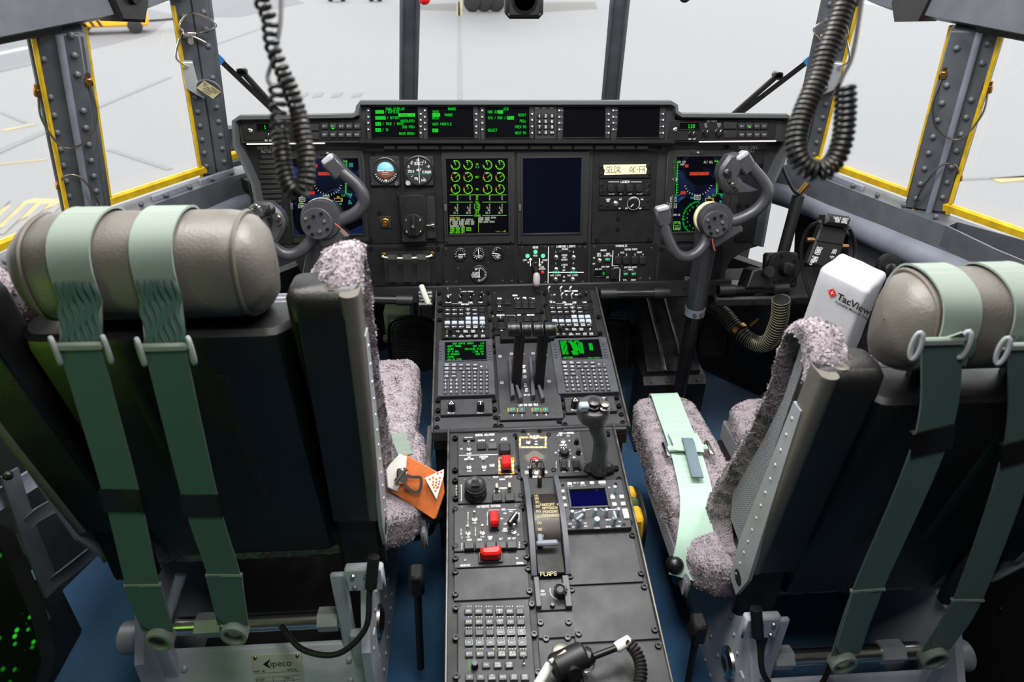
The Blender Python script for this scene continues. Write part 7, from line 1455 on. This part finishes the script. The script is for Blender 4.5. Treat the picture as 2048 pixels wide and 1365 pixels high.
# black cylinder by the side window
a, b = atY(1598, 388, 1.86), atY(1568, 495, 1.82); t = thing('smoke_hood_tube', 'upright black cylinder clipped beside the bright lower right window', 'cylinder', Matrix.Translation(b))
obj('tube', MB().cyl((0, 0, -.05), a-b, .017, seg=20, bev=.005), M['black'], t); obj('fitting', MB().cyl(a-b, a-b+Vector((.02, 0, .03)), .009, seg=10), M['brass'], t); obj('cable', MB().tube(spline([a-b+Vector((.0, -.01, .0)), a-b+Vector((-.03, -.02, .02)), a-b+Vector((-.06, .0, .07)), a-b+Vector((-.07, .05, .12))], 6), .005, 8), M['rubber'], t)
# wall lining panels
for sg, nm in ((-1, 'left'), (1, 'right')):
    P = post_pts(sg); u = (P['A0']-P['B0']); u.z = 0; u = u.normalized()*(1 if sg < 0 else -1); F = Frame(P['B0']+Vector((-sg*.012, -.005, -.04)), u, (0, 0, 1))
    for L in (([(1598, 378), (1612, 372), (1700, 424), (1700, 470), (1640, 560), (1590, 560)], [(1702, 428), (1790, 462), (1800, 475), (1790, 560), (1700, 560)], [(1806, 470), (1850, 492), (1850, 570), (1806, 560)]) if sg > 0 else ([(360, 400), (395, 380), (440, 372), (445, 440), (360, 450)], [(449, 369), (482, 360), (484, 410), (480, 440), (449, 440)])):
        pl = [F.at(*q) for q in L]; o = struct('trim_lining_'+nm, MB().prism(pl, -.02, .012, F, bev=.003), M['quilt'] if len(L) == 5 and sg < 0 else M['panel'] if len(L) == 6 else M['unitg'])
        for i in range(1, 6):
            e = [Vector(pl[0 if sg > 0 or 1 else 1]), Vector(pl[1 if len(L) < 6 else 2])]; q = e[0]+(e[1]-e[0])*(i/6); r = link('rivet', rv, o); r.matrix_world = F.M(q.x, q.y-.012, .012)
# open tray under the rear right window
zt = .93; tp_ = [atZ(x, y, zt) for x, y in ((1893, 455), (1915, 447), (2140, 510), (2130, 560), (1990, 502))]
t = thing('window_tray', 'grey open tray on the sill under the rear right side window', 'tray', Matrix.Translation(tp_[0])); lp = [p-tp_[0] for p in tp_]
obj('tray_floor', MB().prism([tuple(p[:2]) for p in lp], -.045, -.04), M['panel'], t); obj('tray_rim', MB().tube(lp, 1, prof=[(.004, .003), (.004, -.003), (-.045, -.003), (-.045, .003)], up=(0, 0, 1), closed=True), M['unitg'], t)
obj('clip', MB().box(lp[2]*.75+Vector((0, -.02, -.02)), (.05, .03, .03), bev=.006), M['bezel'], t)
# side cabinets at the edges
t = thing('side_cabinet', 'low black cabinet along the right wall behind the copilot seat', 'cabinet', Matrix.Translation((1.16, .95, 0))); obj('body', MB().box((-.035, -.27, .2), (.26, .92, .4), bev=.012), M['board'], t); obj('lid', MB().box((-.035, -.27, .405), (.265, .93, .02), bev=.005), M['blackg'], t)
for i in range(12): obj('rivet', MB().lathe((-.165, -.68+i*.07, .3-.05*(i % 2)), (-1, 0, 0), [(.006, 0), (.005, .003), (.001, .005)], 8), M['fast'], t)
# left: bracket, stowage box, lit equipment screen
t = thing('stowage_box', 'black stowage box lettered CAPACITY 18 KG at the lower left', 'box', Matrix.Translation((-1.225, 1.0, 0)))
c1, c2 = atX(95, 1195, -.98), atX(215, 1105, -.98)
obj('body', MB().box((.02, -.09, .16), (.18, .5, .32), bev=.01), M['black'], t); obj('lid', MB().box((.02, -.09, .325), (.185, .51, .018), bev=.004), M['board'], t)
k = Ink(); k.text('CAPACITY', .055, -.05, .02, 'textd', h=.3345, rot=radians(90)); k.text('18 KG', .09, -.04, .02, 'textd', h=.3345, rot=radians(90)); k.build('lettering', t)
obj('blue_label', MB().box((.111, .04, .27), (.002, .13, .025)), mat('label_blue', (120, 140, 170), .5), t); obj('recess_plate', MB().box((.111, .06, .17), (.004, .05, .06), bev=.001), M['keyg'], t)
br = thing('stowage_bracket', 'grey metal strap bracket with curved arms standing over the left stowage box', 'bracket', Matrix.Translation((-1.05, .95, .33)))
iv = Matrix.Translation((1.05, -.95, -.33)); Q = lambda x, y, X: iv @ atX(x, y, X)
obj('upright', MB().strap([Q(18, 945, -1.0), Q(30, 985, -1.0), Q(62, 1080, -1.0), Q(105, 1185, -1.0)], .035, .006, (.3, 1, 0)), M['greyd'], br); obj('brace_arm', MB().strap(spline([Q(52, 1050, -1.0), Q(75, 1030, -.99), Q(108, 1012, -.98)], 5), .03, .005, (0, 0, 1)), M['greyd'], br); obj('lower_arm', MB().strap(spline([Q(100, 1170, -1.0), Q(140, 1140, -.98), Q(190, 1100, -.96)], 5), .03, .005, (0, 0, 1)), M['greyd'], br); obj('cross_bar', MB().strap([Q(-20, 1010, -1.02), Q(70, 955, -1.02)], .04, .008, (0, 0, 1)), M['grey'], br); obj('bolt', MB().ball(Q(16, 952, -.985), .009), M['knob'], br)
F = Frame(atX(20, 1230, -.86), (.25, .6, 0), (-.25, 0, 1)); t = thing('equipment_screen', 'dark glass panel with glowing green circuitry at the lower left edge', 'screen', F.M())
gm = bpy.data.materials.new('green_circuit'); gm.use_nodes = True; nt = gm.node_tree; bs = nt.nodes['Principled BSDF']; bs.inputs['Base Color'].default_value = (.004, .008, .004, 1); bs.inputs['Roughness'].default_value = .2
tc = nt.nodes.new('ShaderNodeTexCoord'); vo = nt.nodes.new('ShaderNodeTexVoronoi'); vo.inputs['Scale'].default_value = 70; nz = nt.nodes.new('ShaderNodeTexNoise'); nz.inputs['Scale'].default_value = 9; cr = nt.nodes.new('ShaderNodeMapRange'); cr.inputs[1].default_value = .32; cr.inputs[2].default_value = .1; cr.inputs[3].default_value = .0; cr.inputs[4].default_value = 1
nt.links.new(tc.outputs['Object'], vo.inputs['Vector']); nt.links.new(tc.outputs['Object'], nz.inputs['Vector']); nt.links.new(vo.outputs['Distance'], cr.inputs[0]); c2_ = nt.nodes.new('ShaderNodeMapRange'); c2_.inputs[1].default_value = .5; c2_.inputs[2].default_value = .62; nt.links.new(nz.outputs['Fac'], c2_.inputs[0])
ml = nt.nodes.new('ShaderNodeMath'); ml.operation = 'MULTIPLY'; nt.links.new(cr.outputs[0], ml.inputs[0]); nt.links.new(c2_.outputs[0], ml.inputs[1]); nt.links.new(ml.outputs[0], bs.inputs['Emission Strength']); bs.inputs['Emission Color'].default_value = (.03, .6, .02, 1)
pq = [F.at(*q) for q in ((-90, 1050), (5, 1085), (30, 1150), (62, 1240), (80, 1330), (70, 1365), (60, 1420), (-90, 1420))]
obj('screen_glass', MB().prism(pq, -.004, 0), gm, t, True); obj('case', MB().prism(inset(pq if sum(pq[i][0]*pq[(i+1) % 8][1]-pq[(i+1) % 8][0]*pq[i][1] for i in range(8)) > 0 else pq[::-1], -.03), -.06, -.005, bev=.004), M['black'], t)
iv = F.M().inverted(); fo_ = F.W(*F.at(-20, 1260), -.04); obj('stand', MB().tube([iv @ fo_, iv @ Vector((fo_.x-.03, fo_.y, .0))], .03, 12), M['black'], t)
# yellow and green pouch wedged beside the console
t = thing('webbing_pouch', 'small yellow and green webbing pouch wedged between console and right seat', 'pouch', Matrix.Translation(atX(1262, 1030, .225)))
for y0, y1, m in ((-.055, -.005, 'seal'), (-.003, .022, 'webG'), (.024, .06, 'seal')):
    mm = M.get(m) or mat('pouch_green', (62, 84, 44), .8); mm = mat('pouch_yellow', (214, 160, 20), .75, var=.1, vscale=60) if m == 'seal' else mm
    obj('panel', MB().box((0, (y0+y1)/2, -.02), (.034, y1-y0, .12), bev=.008), mm, t)
obj('edge_binding', MB().tube(spline([(.018, -.06, -.05), (.019, -.05, .035), (.019, .05, .035), (.018, .065, -.05)], 5), .004, 8), M['black'], t)
# boom microphone lying on the console
mo = LOWER.P(1140, 1320, .05); t = thing('boom_microphone', 'black boom microphone with pale tip and short coiled cable on the rear of the console', 'microphone', LOWER.M(*LOWER.at(1140, 1320, .05), .05)); o_ = LOWER.at(1140, 1320, .05)
Lm = lambda x, y, h=.0: Vector((LOWER.at(x, y, .05+h)[0]-o_[0], LOWER.at(x, y, .05+h)[1]-o_[1], h))
obj('body', MB().tube([Lm(1106, 1338), Lm(1110, 1336), Lm(1164, 1311), Lm(1169, 1309)], [.019, .022, .022, .018], 20), M['bezel'], t); obj('neck', MB().tube([Lm(1165, 1311), Lm(1180, 1318), Lm(1186, 1315)], [.016, .016, .009], 14), M['knob'], t)
obj('boom', MB().tube([Lm(1178, 1318), Lm(1232, 1297)], .0055, 12), M['knob'], t); obj('pale_tip', MB().tube([Lm(1231, 1297), Lm(1235, 1295), Lm(1258, 1281), Lm(1261, 1283)], [.0075, .009, .0085, .004], 14), M['white'], t)
obj('label_plate', MB().prism([tuple(Lm(*q, .02)[:2]) for q in ((1097, 1320), (1130, 1299), (1137, 1303), (1104, 1326))], .012, .02, bev=.002), M['white'], t)
obj('clamp_disc', MB().lathe(Lm(1122, 1305, -.03), (0, 0, 1), [(.016, 0), (.016, .004), (.012, .006), (.001, .006)], 20), M['dull'], t); obj('pale_stay', MB().tube([Lm(1100, 1330, 0), Lm(1070, 1380, -.01)], .008, 12), M['white'], t); obj('thumb_knob', MB().tube([Lm(1142, 1338, 0), Lm(1150, 1352, .01)], [.014, .012], 14), M['knob'], t)
obj('wire_ring', MB().tube([Lm(1172+16*cos(a), 1331+14*sin(a), -.02) for a in [radians(-60+i*12) for i in range(17)]], .0016, 6), M['nickel'], t); obj('stand', MB().tube([Lm(1140, 1325, -.01), Lm(1140, 1345, -.046)], [.018, .022], 14), M['knob'], t)
cpts = spline([Lm(1256, 1286), Lm(1272, 1305), Lm(1281, 1330), Lm(1281, 1360), Lm(1270, 1395)], 10); T_ = [0]
for a, b in zip(cpts, cpts[1:]): T_.append(T_[-1]+(b-a).length)
out = []; s = 0; ph = 0
while s < T_[-1]: q, d_ = along(cpts, T_, s); e = (Vector((0, 0, 1))-d_*d_.z).normalized(); g = d_.cross(e); out.append(q+e*.0085*cos(ph)+g*.0085*sin(ph)); ph += 2*pi/12; s += .0062/12
obj('coiled_cable', MB().tube(out, .0026, 6), M['cord'], t)
